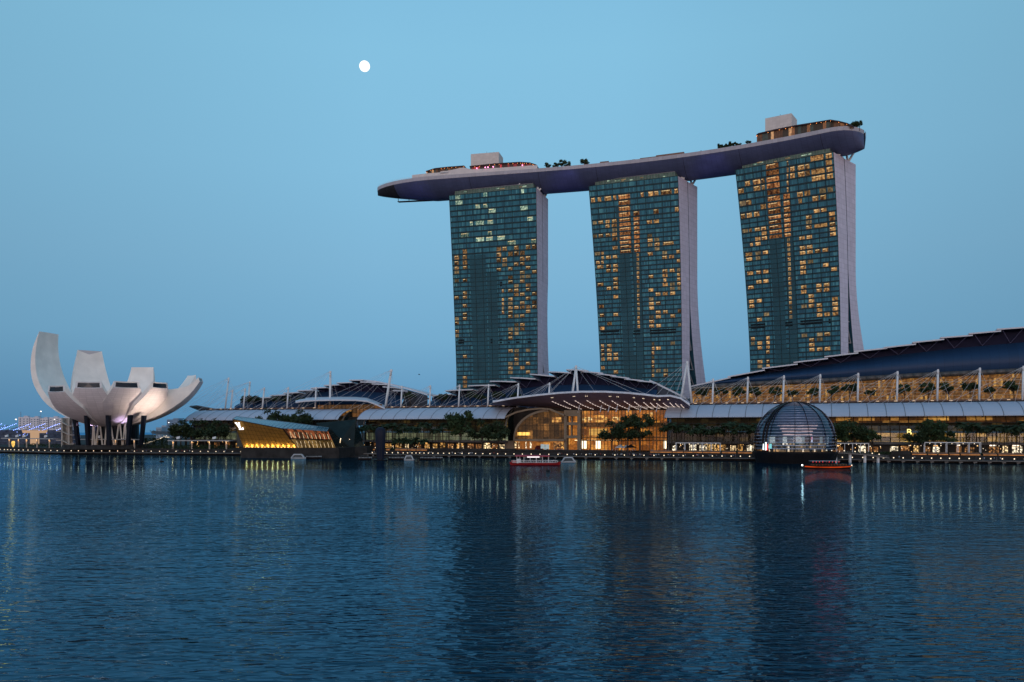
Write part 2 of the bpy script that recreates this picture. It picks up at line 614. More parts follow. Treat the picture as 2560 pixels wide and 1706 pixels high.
def win_mat(name, c1, c2, s):
    """hotel room behind glass: bright ceiling, darker floor, curtains at the sides"""
    m, t = newmat(name)
    o = node(t, "ShaderNodeOutputMaterial")
    e = node(t, "ShaderNodeEmission")
    t.links.new(e.outputs[0], o.inputs[0])
    tcn = node(t, "ShaderNodeTexCoord")
    oi = node(t, "ShaderNodeObjectInfo")
    ad = node(t, "ShaderNodeVectorMath", operation='ADD')
    sc = node(t, "ShaderNodeVectorMath", operation='SCALE')
    sc.inputs[0].default_value = (37, 11, 5)
    t.links.new(oi.outputs["Random"], sc.inputs[3])
    t.links.new(tcn.outputs["UV"], ad.inputs[0])
    t.links.new(sc.outputs[0], ad.inputs[1])
    nz = node(t, "ShaderNodeTexNoise")
    nz.inputs["Scale"].default_value = 0.75
    nz.inputs["Detail"].default_value = 3
    t.links.new(ad.outputs[0], nz.inputs["Vector"])
    r = ramp(t, [(0.38, c1), (0.54, tuple((a + b_) / 2 for a, b_ in zip(c1, c2))), (0.68, c2)], nz.outputs[0])
    t.links.new(r.outputs[0], e.inputs[0])
    mr_ = node(t, "ShaderNodeMapRange")
    mr_.inputs[3].default_value = s * 0.42
    mr_.inputs[4].default_value = s * 1.35
    t.links.new(oi.outputs["Random"], mr_.inputs[0])
    t.links.new(mr_.outputs[0], e.inputs[1])
    return m
win_warm = win_mat("lit hotel room", (0.15, 0.06, 0.028), (1.0, 0.55, 0.20), 0.64)
win_soft = win_mat("softly lit hotel room", (0.12, 0.065, 0.035), (0.85, 0.46, 0.18), 0.42)
win_orange = win_mat("lit hotel lobby", (0.10, 0.03, 0.012), (0.80, 0.34, 0.12), 0.7)
win_dim = win_mat("curtained hotel room", (0.14, 0.10, 0.06), (0.42, 0.30, 0.15), 0.75)
win_cool = win_mat("lit office floor", (0.06, 0.16, 0.14), (0.70, 0.85, 0.62), 0.75)
louvre_mat = M("plant louvres", (0.006, 0.012, 0.015), 0.6)
lamp_room = E("room lamp", (1, 0.72, 0.36), 1.1)
ZT = 194.0
class Tower:
    pass
def make_tower(label, L, Rr, ev, vmax, ushift, west_t, flare, flare_z, gap_z, east_left, east_right, rows, cols, zoom, wins, lobby, stairs, cools, bands, depth):
    """L, Rr = top west corners (plan); ev = direction of the end wall; vmax = how far the west face draws back towards the foot"""
    T = Tower()
    L, Rr, ev = V((L[0], L[1], 0)), V((Rr[0], Rr[1], 0)), V((ev[0], ev[1], 0)).normalized()
    eu = (Rr - L).normalized()
    width = (Rr - L).length
    foot = Rr.lerp(L, 0.5)
    root = empty("hotel_tower", foot + V((0, 0, PROM_Z)) + ev * 14)
    tag(root, label, "skyscraper", "three leaning hotel towers")
    def vf(z):                                # set-back of the west face
        k = max(0.0, (z - 50) / 144.0)
        return vmax * (1 - k * k) if z > 50 else vmax
    def left_u(z):
        return ushift * min(1.0, (ZT - z) / 134.0)
    def Pt(u, z, out_=0.0):                   # u in 0..1 across the west face
        a = left_u(z)
        return L + eu * (a + (width - a) * u) + ev * (vf(z) - out_) + V((0, 0, z))
    # floors: taller suites at the top, then regular
    zs = [ZT]
    for k in range(rows[0]):
        zs.append(zs[-1] - rows[1])
    while zs[-1] - 3.2 > 6:
        zs.append(zs[-1] - 3.2)
    zs = zs[::-1]
    npane = cols
    mb = MB()
    NU = 12
    for i in range(len(zs) - 1):
        for k in range(NU):
            u0, u1 = k / NU, (k + 1) / NU
            mb.poly([Pt(u0, zs[i]), Pt(u1, zs[i]), Pt(u1, zs[i + 1]), Pt(u0, zs[i + 1])], 0,
                    [(u0 * npane, i), (u1 * npane, i), (u1 * npane, i + 1), (u0 * npane, i + 1)])
    mb.build("glass_facade", [fac_mat], root)
    # darker strips in front of lift lobbies: flush panels a hand's breadth proud of the wall
    mb = MB()
    for (u0, u1, za, zb) in depth:
        n = 14
        for k in range(n):
            z0, z1 = za + (zb - za) * k / n, za + (zb - za) * (k + 1) / n
            mb.poly([Pt(u0, z0, .10), Pt(u1, z0, .10), Pt(u1, z1, .10), Pt(u0, z1, .10)])
    if depth:
        mb.build("lobby_glazing", core_mat, root)
    mb = MB()
    for i in range(0, len(zs)):
        mb.bar(Pt(0, zs[i], .12), Pt(1, zs[i], .12), 0.22, 0.32)
    nm = 11
    for k in range(nm + 1):
        for i in range(0, len(zs) - 1, 3):
            j = min(i + 3, len(zs) - 1)
            mb.bar(Pt(k / nm, zs[i], .15), Pt(k / nm, zs[j], .15), 0.34, 0.22)
    mb.build("mullion_grid", line_mat, root)
    # white ends of the west slab, the gap and the east slab
    wt = lambda z: west_t[1] + (west_t[0] - west_t[1]) * max(0, min(1, (z - 60) / 134.0))
    def veb(z):
        k = max(0.0, (flare_z - z) / (flare_z - 70.0))
        return west_t[2] + flare * k ** 1.75
    def vwb(z):
        return vf(z) + wt(z)
    def vef(z):
        k = max(0.0, (gap_z - z) / gap_z)
        return vwb(z) + 0.7 + 26.0 * k ** 1.5
    def EP(u, v, z):
        return L + eu * (u) + ev * v + V((0, 0, z))
    zz = [PROM_Z] + [10 + 8 * k for k in range(23)] + [ZT]
    zz = [z for z in zz if z <= ZT]
    # west slab: closed prism behind the glass (ends, back)
    mb = MB()
    for z0, z1 in zip(zz, zz[1:]):
        for u_of, flip in ((lambda z: left_u(z), True), (lambda z: width, False)):
            q = [EP(u_of(z0), vf(z0) + .05, z0), EP(u_of(z0), vwb(z0), z0), EP(u_of(z1), vwb(z1), z1), EP(u_of(z1), vf(z1) + .05, z1)]
            uv = [(0, z0), (wt(z0), z0), (wt(z1), z1), (0, z1)]
            mb.poly(q[::-1] if flip else q, 0, uv[::-1] if flip else uv)
        mb.poly([EP(width, vwb(z0), z0), EP(left_u(z0), vwb(z0), z0), EP(left_u(z1), vwb(z1), z1), EP(width, vwb(z1), z1)], 1)
    mb.poly([EP(0, 0, ZT), EP(width, 0, ZT), EP(width, vwb(ZT), ZT), EP(0, vwb(ZT), ZT)], 0)
    mb.build("end_wall", [panel_white, gap_glass], root)
    # east slab
    mb = MB()
    zt2 = ZT - 0.5
    zz2 = [z for z in zz if z < zt2] + [zt2]
    eL = lambda z: left_u(z) + east_left * max(0, (95 - z) / 60.0)
    eR = lambda z: width + east_right * max(0, (130 - z) / 80.0)
    for z0, z1 in zip(zz2, zz2[1:]):
        t0 = max(veb(z0) - vef(z0), 9)
        for u_of, flip in ((eL, True), (eR, False)):
            q = [EP(u_of(z0), min(vef(z0), veb(z0) - 9), z0), EP(u_of(z0), veb(z0), z0), EP(u_of(z1), veb(z1), z1), EP(u_of(z1), min(vef(z1), veb(z1) - 9), z1)]
            uv = [(0, z0), (t0, z0), (t0, z1), (0, z1)]
            mb.poly(q[::-1] if flip else q, 0, uv[::-1] if flip else uv)
        mb.poly([EP(eR(z0), veb(z0), z0), EP(eL(z0), veb(z0), z0), EP(eL(z1), veb(z1), z1), EP(eR(z1), veb(z1), z1)], 1)
        mb.poly([EP(eL(z0), min(vef(z0), veb(z0) - 9), z0), EP(eR(z0), min(vef(z0), veb(z0) - 9), z0), EP(eR(z1), min(vef(z1), veb(z1) - 9), z1), EP(eL(z1), min(vef(z1), veb(z1) - 9), z1)], 1)
    mb.poly([EP(0, vef(ZT), zt2), EP(width, vef(ZT), zt2), EP(width, veb(ZT), zt2), EP(0, veb(ZT), zt2)], 0)
    mb.build("rear_slab", [panel_white, gap_glass], root)
    # glazing between the slabs, set back from the ends, with braces
    mb = MB()
    for z0, z1 in zip(zz2, zz2[1:]):
        mb.poly([EP(width - 2.5, vwb(z0), z0), EP(width - 2.5, min(vef(z0), veb(z0) - 9), z0), EP(width - 2.5, min(vef(z1), veb(z1) - 9), z1), EP(width - 2.5, vwb(z1), z1)])
    mb.build("gap_glazing", gap_glass, root)
    mb = MB()
    zb = 88.0
    while zb > 20:
        mb.tube(EP(width - 1.5, vwb(zb) + .2, zb), EP(width - 1.5, min(vef(zb - 14), veb(zb - 14) - 9), zb - 14), 0.45, n=6)
        mb.tube(EP(width - 1.5, vwb(zb) + .2, zb), EP(width - 1.5, min(vef(zb), veb(zb) - 9), zb), 0.4, n=6)
        zb -= 14
    mb.build("brace", grey_metal, root)
    # recessed crown storey and roof things
    mb = MB()
    c0, c1 = 4.2, width - 2.6
    for a, b, mi in ((EP(c0, 1.2, ZT), EP(c1, 1.2, ZT), 0),):
        mb.hexa([EP(c0, 1.2, ZT), EP(c1, 1.2, ZT), EP(c1, 8, ZT), EP(c0, 8, ZT), EP(c0, 1.2, ZT + 3.6), EP(c1, 1.2, ZT + 3.6), EP(c1, 8, ZT + 3.6), EP(c0, 8, ZT + 3.6)], 0)
    for k in range(29):
        uu = c0 + (c1 - c0) * k / 28
        mb.bar(EP(uu, 1.05, ZT + .1), EP(uu, 1.05, ZT + 3.7), 0.14, 0.14, 1)
    mb.bar(EP(c0, 1.05, ZT + 3.65), EP(c1, 1.05, ZT + 3.65), 0.3, 0.25, 1)
    crown = mb.build("crown", [crown_mat, grey_metal], root)
    rr = random.Random(width)
    for k in range(7):
        mb = MB()
        uu = c0 + (c1 - c0) * rr.uniform(0.08, 0.92)
        ww = rr.uniform(1.0, 4.0)
        z0 = ZT + rr.uniform(0.7, 2.2)
        mb.poly([EP(uu, 1.0, z0), EP(uu + ww, 1.0, z0), EP(uu + ww, 1.0, z0 + .7), EP(uu, 1.0, z0 + .7)], 0, [(0, 0), (ww, 0), (ww, 1), (0, 1)])
        mb.build("window", win_dim if k % 2 else win_cool, crown)
    mb = MB()
    for (ua, ub) in ((.25, .50), (.56, .72)):
        mb.hexa([EP(width * ua, 3, ZT + 3.6), EP(width * ub, 3, ZT + 3.6), EP(width * ub, 7, ZT + 3.6), EP(width * ua, 7, ZT + 3.6),
                 EP(width * ua, 3, ZT + 5.0), EP(width * ub, 3, ZT + 5.0), EP(width * ub, 7, ZT + 5.0), EP(width * ua, 7, ZT + 5.0)], 0)
    mb.build("plant_box", M("plant box cladding", (0.5, 0.46, 0.45), 0.6), root)
    for (va, vb) in ((9.0, 9.0), (24.0, 24.0)):
        for (du, dv_) in ((-2.5, -1.5), (2.2, 2.5)):
            mb = MB()
            mb.tube(EP(width - 1.0, va, ZT - 1), EP(width + du + .5, vb + dv_, ZT + 7.5), 0.75, n=8)
            mb.build("roof_column", white_metal, root)
    for k in (0.1, 0.38, 0.8):
        mb = MB()
        mb.tube(EP(width * k, 2.2, ZT + 3.4), EP(width * k, 4.2, ZT + 6.5), 0.6, n=8)
        mb.build("roof_column", white_metal, root)
    # windows: photo points of each lit room, snapped to the storey and pane grid of this facade
    zx, zy, zsrc = zoom
    def uz(x, y):
        px, py = zx + x / zsrc, zy + y / zsrc
        u, z = 0.5, 120.0
        for _ in range(40):
            p = Pt(u, z)
            cx, cy = 1280 + F * p.x / p.y, HOR - F * (p.z - CAM_H) / p.y
            u += (px - cx) / 215.0
            z += (cy - py) / 3.6
        return u, z
    def floor_of(z):
        i = max(range(len(zs) - 1), key=lambda q: -abs((zs[q] + zs[q + 1]) / 2 - z))
        return i
    def window(name, x, y, ww, mat, out_=0.22, hmul=1):
        u, z = uz(x, y)
        i = floor_of(z)
        hw = ww / zsrc / 215.0 / 2
        u0, u1 = max(0.004, u - hw), min(0.996, u + hw)
        za = zs[i] + 0.34 + (zs[i + 1] - zs[i]) * 0.12
        zb_ = zs[i + 1] - 0.32
        mw = (u1 - u0) * width
        m_ = MB()
        n = 1 if mw < 7 else 2
        m_.poly([Pt(u0, za, out_), Pt(u1, za, out_), Pt(u1, zb_, out_), Pt(u0, zb_, out_)], 0, [(0, 0), (mw, 0), (mw, zb_ - za), (0, zb_ - za)])
        # ceiling light strip and mullions of this room
        zc = zb_ - 0.55
        if mat is not win_dim and random.random() < .8:
            m_.bar(Pt(u0 + (u1 - u0) * .08, zc, out_ + .03), Pt(u0 + (u1 - u0) * random.uniform(.55, .94), zc + .1, out_ + .03), 0.05, 0.3, 1)
        k = 2 if mw < 6 else 4
        for q in range(1, k):
            uu = u0 + (u1 - u0) * q / k
            m_.bar(Pt(uu, za, out_ + .05), Pt(uu, zb_, out_ + .05), 0.13, 0.08, 2)
        return m_.build(name, [mat, lamp_room, line_mat], root)
    for wdw in wins[:100]:
        x, y = wdw[0], wdw[1]
        ww = wdw[2] if len(wdw) > 2 else 33
        dim = len(wdw) > 3
        window("window", x, y, ww, win_dim if dim else (win_soft if cools else win_warm))
    for (x, y, ww) in lobby:
        window("lobby_window", x, y, ww, win_orange)
    for (x, y, ww) in stairs:
        window("stair_window", x, y, ww, win_dim if (int(y) % 3 == 0) else win_warm)
    for (x, y, ww) in cools:
        window("office_window", x, y, ww, win_cool)
    mbb = None
    for (x0, x1, y) in bands:
        for dy in (0, 20):
            u0, z = uz(x0, y + dy)
            u1, z1 = uz(x1, y + dy)
            z = (z + z1) / 2
            mbb = MB()
            mbb.hexa([Pt(u0, z - .55, .2), Pt(u1, z - .55, .2), Pt(u1, z - .55, -.4), Pt(u0, z - .55, -.4), Pt(u0, z + .55, .32), Pt(u1, z + .55, .32), Pt(u1, z + .55, -.4), Pt(u0, z + .55, -.4)])
            mbb.build("louvre", louvre_mat, root)
    T.root, T.Pt, T.EP, T.width, T.eu, T.ev = root, Pt, EP, width, eu, ev
    return T

def colw(x, ys, w_=33, *dim):
    return [(x, y, w_) + tuple(dim) for y in ys]
t3w = (colw(122, (580, 612, 643, 673, 892, 1078, 1143)) + colw(122, (705, 768, 1050, 1170), 33, 1) + colw(182, (545, 577, 608, 638, 670, 767, 858, 888, 952, 1015, 1047, 1328, 1455, 1487, 1520))
       + colw(428, (533, 565, 628, 690)) + colw(470, (533, 595)) + [(470, 658, 33, 1)] + colw(512, (560, 688, 752, 780, 847, 910, 970, 1003, 1035, 1133, 1163, 1260, 1387)) + colw(512, (940, 1103, 1355, 1418), 33, 1)
       + colw(555, (528, 560, 653, 847, 877, 970, 1327)) + colw(555, (812, 1005, 1070, 1103, 1133, 1260, 1295, 1355), 33, 1) + colw(598, (560, 590, 620, 653, 688, 780, 875, 908, 938, 970, 1003, 1033, 1067, 1097, 1387)) + colw(598, (715, 745), 33, 1)
       + colw(640, (523, 588, 653, 810, 842, 877, 938, 970, 1000, 1355, 1417)) + colw(640, (747, 1260), 33, 1) + colw(685, (520, 683, 870, 905, 937, 1000, 1095, 1128)) + colw(685, (553, 615, 715, 745, 808), 33, 1))
t3c = [(130, 160, 34), (330, 158, 26), (330, 230, 30), (275, 235, 34), (380, 272, 50), (290, 348, 60), (228, 350, 20), (290, 445, 60), (350, 440, 30), (370, 470, 28), (180, 445, 60), (445, 470, 60), (520, 468, 60), (680, 462, 36), (362, 408, 30), (140, 215, 50), (610, 222, 50), (365, 325, 40), (600, 125, 20), (655, 330, 40)]
t2w = [(90, 280, 26), (133, 275, 26), (190, 268, 44), (237, 263, 18), (422, 243, 18), (480, 237, 32), (517, 235, 26), (583, 228, 70), (657, 218, 32), (515, 348), (660, 333), (100, 420, 26, 1), (140, 413), (187, 410, 28), (232, 405), (470, 412), (517, 410),
       (187, 440, 28), (232, 437), (235, 467, 30, 1), (103, 512, 26, 1), (142, 507), (190, 500), (233, 498), (236, 528), (237, 590), (472, 510, 30, 1), (474, 540), (520, 535, 30, 1), (474, 568, 30, 1), (522, 567), (522, 600, 30, 1), (597, 557, 70),
       (118, 632, 34, 1), (152, 628, 20), (153, 655, 18), (193, 653), (238, 650), (475, 632), (573, 622, 30, 1), (670, 617), (573, 655), (620, 652), (672, 680), (122, 690, 24), (152, 687, 18), (137, 720, 44), (194, 715), (241, 712), (194, 745), (241, 742),
       (575, 748), (624, 745), (673, 742, 30, 1), (480, 788), (575, 780), (575, 812, 18), (674, 775), (674, 805), (140, 842, 42), (241, 803), (242, 834), (242, 865), (198, 868), (577, 842), (625, 838, 30, 1), (675, 835), (625, 870, 30, 1), (676, 868, 30, 1),
       (480, 880), (528, 908), (577, 905), (627, 903), (243, 928), (482, 942, 30, 1), (484, 973), (530, 970), (485, 1005), (146, 993), (150, 1053), (244, 1048), (200, 1110), (152, 1145), (530, 1033), (578, 1030), (679, 1023), (484, 1067, 30, 1), (531, 1065), (628, 1060),
       (486, 1100), (486, 1130), (532, 1128), (679, 1120, 30, 1), (200, 1265), (200, 1297), (200, 1328), (244, 1328), (200, 1357), (244, 1357), (531, 1285), (580, 1283), (531, 1316), (580, 1313), (628, 1310, 30, 1), (628, 1342), (580, 1345), (580, 1408), (628, 1500), (628, 1535)]
t2x = [(628, 1248, 30), (530, 1440, 30), (580, 1440, 30), (580, 1468, 30), (155, 1270, 22), (155, 1298, 22), (157, 1328, 22), (157, 1357, 22), (157, 1417, 24), (244, 1445, 32)]
t1w = [(603, 110, 72), (683, 97, 34), (683, 140, 34), (687, 182, 34), (690, 222, 34), (437, 180, 26), (495, 172, 38), (537, 165, 26), (437, 222, 26), (497, 215, 38), (540, 208, 26), (610, 198, 74), (612, 242, 74), (133, 270), (195, 260, 44), (238, 255, 20), (197, 302, 42), (240, 295, 18), (90, 320),
       (487, 335), (537, 328), (488, 372, 20), (640, 312, 36, 1), (692, 308, 30, 1), (100, 397, 36, 1), (140, 390), (238, 407), (593, 390), (645, 382), (600, 455), (647, 450), (103, 492, 28), (145, 485), (195, 477), (547, 498), (547, 530, 33, 1), (547, 565), (703, 475), (705, 510), (707, 545), (708, 578), (710, 612), (628, 553, 74),
       (118, 590, 36, 1), (153, 582, 18), (200, 577), (243, 570), (246, 603), (247, 635), (203, 640), (203, 672), (160, 680, 18), (501, 640), (550, 632), (505, 705), (552, 698), (505, 740), (554, 732), (608, 727), (659, 720), (142, 748, 44), (204, 740, 33, 1), (254, 733), (145, 780, 40), (205, 770, 30, 1),
       (507, 805), (558, 798, 33, 1), (509, 838), (509, 870), (661, 822), (718, 850), (152, 875, 40), (210, 868), (256, 862), (210, 935), (257, 930), (157, 973, 38), (513, 970), (513, 1005), (616, 963), (667, 960), (618, 997), (667, 990), (160, 1070), (213, 1065), (163, 1103), (262, 1160, 33, 1), (214, 1193),
       (564, 1035), (565, 1070), (565, 1103), (515, 1108, 33, 1), (618, 1098), (620, 1133), (620, 1167), (671, 1162), (724, 1055), (725, 1090), (727, 1125), (727, 1160)]
t1x = [(170, 1330, 26), (170, 1362, 24), (216, 1360, 32), (216, 1393, 32), (216, 1460, 32), (217, 1490, 32), (217, 1518, 32), (518, 1308, 34), (568, 1340, 34), (568, 1373, 34), (568, 1408, 34), (621, 1302, 34), (621, 1335, 34), (621, 1405, 33), (672, 1300, 36), (673, 1402, 34)]
tower_n = make_tower("hotel tower under the pointed prow of the roof deck, pale greenish offices at its top", (-47.6, 621), (17.6, 600), (.33, .94), 3.8, 4.5, (15.0, 13.0, 30.5), 7.0, 120.0, 100.0, -8.0, -2.5,
                     (13, 4.1), 66, (1100, 440, 2.903), t3w, [], colw(458, [850, 905, 940, 972, 1003], 16), t3c, [(134, 174, 1193), (368, 382, 1190), (437, 450, 1190), (495, 507, 1190), (552, 577, 1188), (637, 663, 1186), (437, 450, 776)], [(.21, .40, 55, 148), (.41, .53, 55, 135)])
tower_m = make_tower("hotel tower standing between the other two, orange lift lobbies lit on its upper left", (56, 597), (116, 573), (.62, .78), 6.2, 5.5, (14.5, 12.0, 30.6), 8.5, 125.0, 110.0, 0.0, 0.0,
                     (6, 4.2), 62, (1450, 400, 2.703), t2w, [(300 + (y - 258) * .028, y, 76) for y in (258, 295, 333, 373, 405, 435, 467, 497, 527, 558, 590, 620)] + [(382 + (y - 365) * .02, y, 38) for y in (365, 395, 425, 455, 485, 515, 545, 578, 607)],
                     [(391 + (635 + 30.6 * k - 635) * .014, 635 + 30.6 * k, 16) for k in range(17)] + [(495, 1248 + 31 * k, 17) for k in range(8)] + t2x, [], [(140, 265, 1160), (362, 408, 1157), (473, 650, 1150)], [(.29, .42, 58, 178), (.45, .54, 58, 150), (.31, .52, 40, 70)])
tower_s = make_tower("nearest hotel tower, below the blunt end of the roof deck, orange lobbies near its top", (152.8, 560), (205.5, 524), (.72, .69), 10.8, 4.8, (15.5, 11.0, 33.2), 13.5, 122.0, 122.0, 0.0, 0.0,
                     (8, 4.2), 58, (1820, 360, 2.703), t1w, [(300 + (y - 155) * .05, y, 76) for y in (155, 200, 245, 290, 325, 365, 400, 435, 470, 500, 535, 568, 600, 632)] + [(397 + (y - 355) * .03, y, 38) for y in (355, 390, 420, 455, 490, 520, 555, 590, 620)],
                     [(410 + 17.0 * k / 17, 645 + 31.8 * k, 17) for k in range(18)] + [(272, 1325 + 33 * k, 22) for k in range(6)] + [(405, 148 + 42 * k, 9) for k in range(5)] + t1x, [], [(156, 252, 1222), (388, 437, 1208), (490, 640, 1195), (682, 694, 1188)], [(.29, .42, 58, 178), (.45, .54, 58, 150), (.31, .52, 40, 70)])
# ------------------------------------------------------------------ sky deck across the three towers
def wy(x):
    return -3.64527936e-06 * x ** 3 - 2.13153595e-04 * x ** 2 - 0.230212393 * x + 602.086501
def wdir(x):
    d = -3 * 3.64527936e-06 * x ** 2 - 2 * 2.13153595e-04 * x - 0.230212393
    return V((1, d, 0)).normalized()
def west(x):
    return V((x, wy(x), 0))
def dk(x, off, z):                            # point off metres inside the west edge, seen from its foot at plan x
    t = wdir(x)
    p = west(x) + V((-t.y, t.x, 0)) * off
    return V((p.x, p.y, z))
hull_mat = M("hull cladding", (0.105, 0.125, 0.225), 0.42, metal=0.25, var=0.12, scale=0.12, panel=(3.0, 1.2), line=0.72)
band_mat = M("parapet band", (0.40, 0.39, 0.43), 0.5, var=0.08, panel=(3.0, 1.5), line=0.75)
prow_mat = M("prow grille", (0.035, 0.036, 0.045), 0.6, var=0.3, scale=0.6)
X0, X1 = -112.0, 213.0
HW = 19.0
def half_w(x):
    a = (x - X0) / 50.0
    b = (X1 - x) / 15.0
    k = 1.0
    if a < 1:
        k *= max(0.0, 1 - (1 - max(a, 0)) ** 2.0) ** 0.62
    if b < 1:
        k *= max(0.0, 1 - (1 - max(b, 0)) ** 2.6) ** 0.5
    return max(k, 0.02) * HW
def hull_d(x):
    a = min(1.0, max(0.0, (x - X0) / 48.0))
    b = min(1.0, max(0.0, (X1 - x) / 8.0))
    return (2.6 + 7.6 * a ** 0.75) * (0.88 + 0.12 * b)
xs = [X0 + .05, X0 + .8, X0 + 2, X0 + 4.5, X0 + 8, X0 + 13, X0 + 20, X0 + 28, X0 + 38]
x = xs[-1] + 10
while x < X1 - 16:
    xs.append(x)
    x += 9.0
xs += [X1 - 14, X1 - 11, X1 - 8, X1 - 5.5, X1 - 3.5, X1 - 2, X1 - 1, X1 - .3, X1 - .02]
ZP = 207.2
deck_root = empty("sky_deck", dk(50, 19, 196))
tag(deck_root, "long ship-shaped roof deck bridging all three hotel towers, pointed end overhanging at left", "roof deck")
NQ = 22
rings, uvs, rings_b, uvb = [], [], [], []
for x in xs:
    hw = half_w(x)
    d = hull_d(x)
    ring, uvr = [], []
    for k in range(NQ + 1):
        c = -1 + 2 * k / NQ
        c = math.copysign(abs(c) ** 0.72, c)
        z = (ZP - 2.6) - d * (1 - abs(c) ** 1.9) ** 0.85
        ring.append(dk(x, HW + c * hw, z))
        uvr.append((x, k * 2.0))
    rings.append(ring)
    uvs.append(uvr)
i_prow = 6
mb = MB()
mb.loft(rings[i_prow:], closed=False, flip=True, uvs=uvs[i_prow:])
mb.build("hull", hull_mat, deck_root, smooth=True)
mb = MB()
mb.loft(rings[:i_prow + 1], closed=False, flip=True, uvs=uvs[:i_prow + 1])
mb.build("prow", prow_mat, deck_root, smooth=True)
mb = MB()
wr, er = [], []
for x in xs:
    hw = half_w(x)
    wr.append([dk(x, HW - hw, ZP - 2.6), dk(x, HW - hw - .12, ZP - 2.5), dk(x, HW - hw - .12, ZP), dk(x, HW - hw + .35, ZP), dk(x, HW - hw + .4, ZP - 1.4)])
    er.append([dk(x, HW + hw - .4, ZP - 1.4), dk(x, HW + hw - .35, ZP), dk(x, HW + hw + .12, ZP), dk(x, HW + hw + .12, ZP - 2.5), dk(x, HW + hw, ZP - 2.6)])
u5 = [[(x, q) for q in (0, .1, 1.4, 1.6, 2.9)] for x in xs]
mb.loft(wr, closed=False, flip=True, uvs=u5)
mb.loft(er, closed=False, flip=True, uvs=u5)
mb.build("parapet", band_mat, deck_root)
mb = MB()
for a, b in zip(xs, xs[1:]):
    mb.poly([dk(a, HW - half_w(a), ZP - 1.4), dk(b, HW - half_w(b), ZP - 1.4), dk(b, HW + half_w(b), ZP - 1.4), dk(a, HW + half_w(a), ZP - 1.4)])
mb.build("deck_floor", granite, deck_root)
for xx in (-32, 19, 60, 118, 152, 196):       # movement joints of the hull
    mb = MB()
    for j in range(NQ // 2 + 4):
        r = []
        hw, d = half_w(xx), hull_d(xx)
        for jj in (j, j + 1):
            c = -1 + 2 * jj / NQ
            c = math.copysign(abs(c) ** 0.72, c)
            r.append(dk(xx, HW + c * (hw + .06), (ZP - 2.6) - (d + .06) * (1 - abs(c) ** 1.9) ** 0.85))
        mb.bar(r[0], r[1], 0.22, 0.16)
    mb.build("hull_joint", dark_metal, deck_root)
# cleaning gantry rail under the overhang
mb = MB()
mb.tube(dk(-96, 21, 196.4), dk(-50, 19, 194.6), 0.35, n=6)
mb.tube(dk(-96, 23, 196.4), dk(-50, 21, 194.6), 0.35, n=6)
for k in range(6):
    xx = -95 + 9 * k
    mb.tube(dk(xx, 20, 196.3 - .2 * k), dk(xx, 20, 199.5), 0.25, n=5)
mb.build("gantry_rail", dark_metal, deck_root)
# railing and glass round the viewing platform
mb = MB()
pr = [x for x in xs if x < -40]
for a, b in zip(pr, pr[1:]):
    for z in (ZP + 1.0, ZP + .5):
        mb.bar(dk(a, HW - half_w(a) + .3, z), dk(b, HW - half_w(b) + .3, z), .07, .07)
for k in range(34):
    xx = X0 + .5 + k * 2.1
    mb.tube(dk(xx, HW - half_w(xx) + .3, ZP - .1), dk(xx, HW - half_w(xx) + .3, ZP + 1.1), .06, n=4)
mb.build("railing", white_metal, deck_root)

def DQ(px, py, off):                          # deck point off metres inside the west edge at photo pixel
    x = 0.0
    for _ in range(30):
        t = wdir(x)
        p = west(x) + V((-t.y, t.x, 0)) * off
        x += ((px - 1280) / F * p.y - p.x) * 0.7
    t = wdir(x)
    p = west(x) + V((-t.y, t.x, 0)) * off
    return x, CAM_H + (HOR - py) / F * p.y
box_mat = M("lift overrun cladding", (0.62, 0.58, 0.55), 0.6, var=0.05, panel=(2.4, 1.8), line=0.85)
def roof_box(px0, px1, py_t0, py_t1, off, dep):
    x0, z0 = DQ(px0, py_t0, off)
    x1, z1 = DQ(px1, py_t1, off)
    zt = (z0 + z1) / 2
    mb = MB()
    P = lambda x, o, z: dk(x, o, z)
    c = [P(x0, off, 205.5), P(x1, off, 205.5), P(x1, off + dep, 205.5), P(x0, off + dep, 205.5)]
    t = [V((p.x, p.y, zt)) for p in c]
    for k in range(4):
        k2 = (k + 1) % 4
        ln = (c[k2] - c[k]).length
        mb.poly([c[k], c[k2], t[k2], t[k]], 0, [(0, 0), (ln, 0), (ln, zt - 205), (0, zt - 205)])
    mb.poly(t)
    o = mb.build("lift_box", box_mat, deck_root)
    for fx, h in ((.3, .8), (.55, 1.6), (.8, .9)):
        xx = x0 + (x1 - x0) * fx
        m2 = MB()
        m2.tube(P(xx, off + 2, zt), P(xx, off + 2, zt + h), .12, n=5)
        m2.build("antenna", dark_metal, o)
roof_box(1177, 1247, 385, 381, 12, 14)
roof_box(1913, 1979, 296, 284, 12, 14)
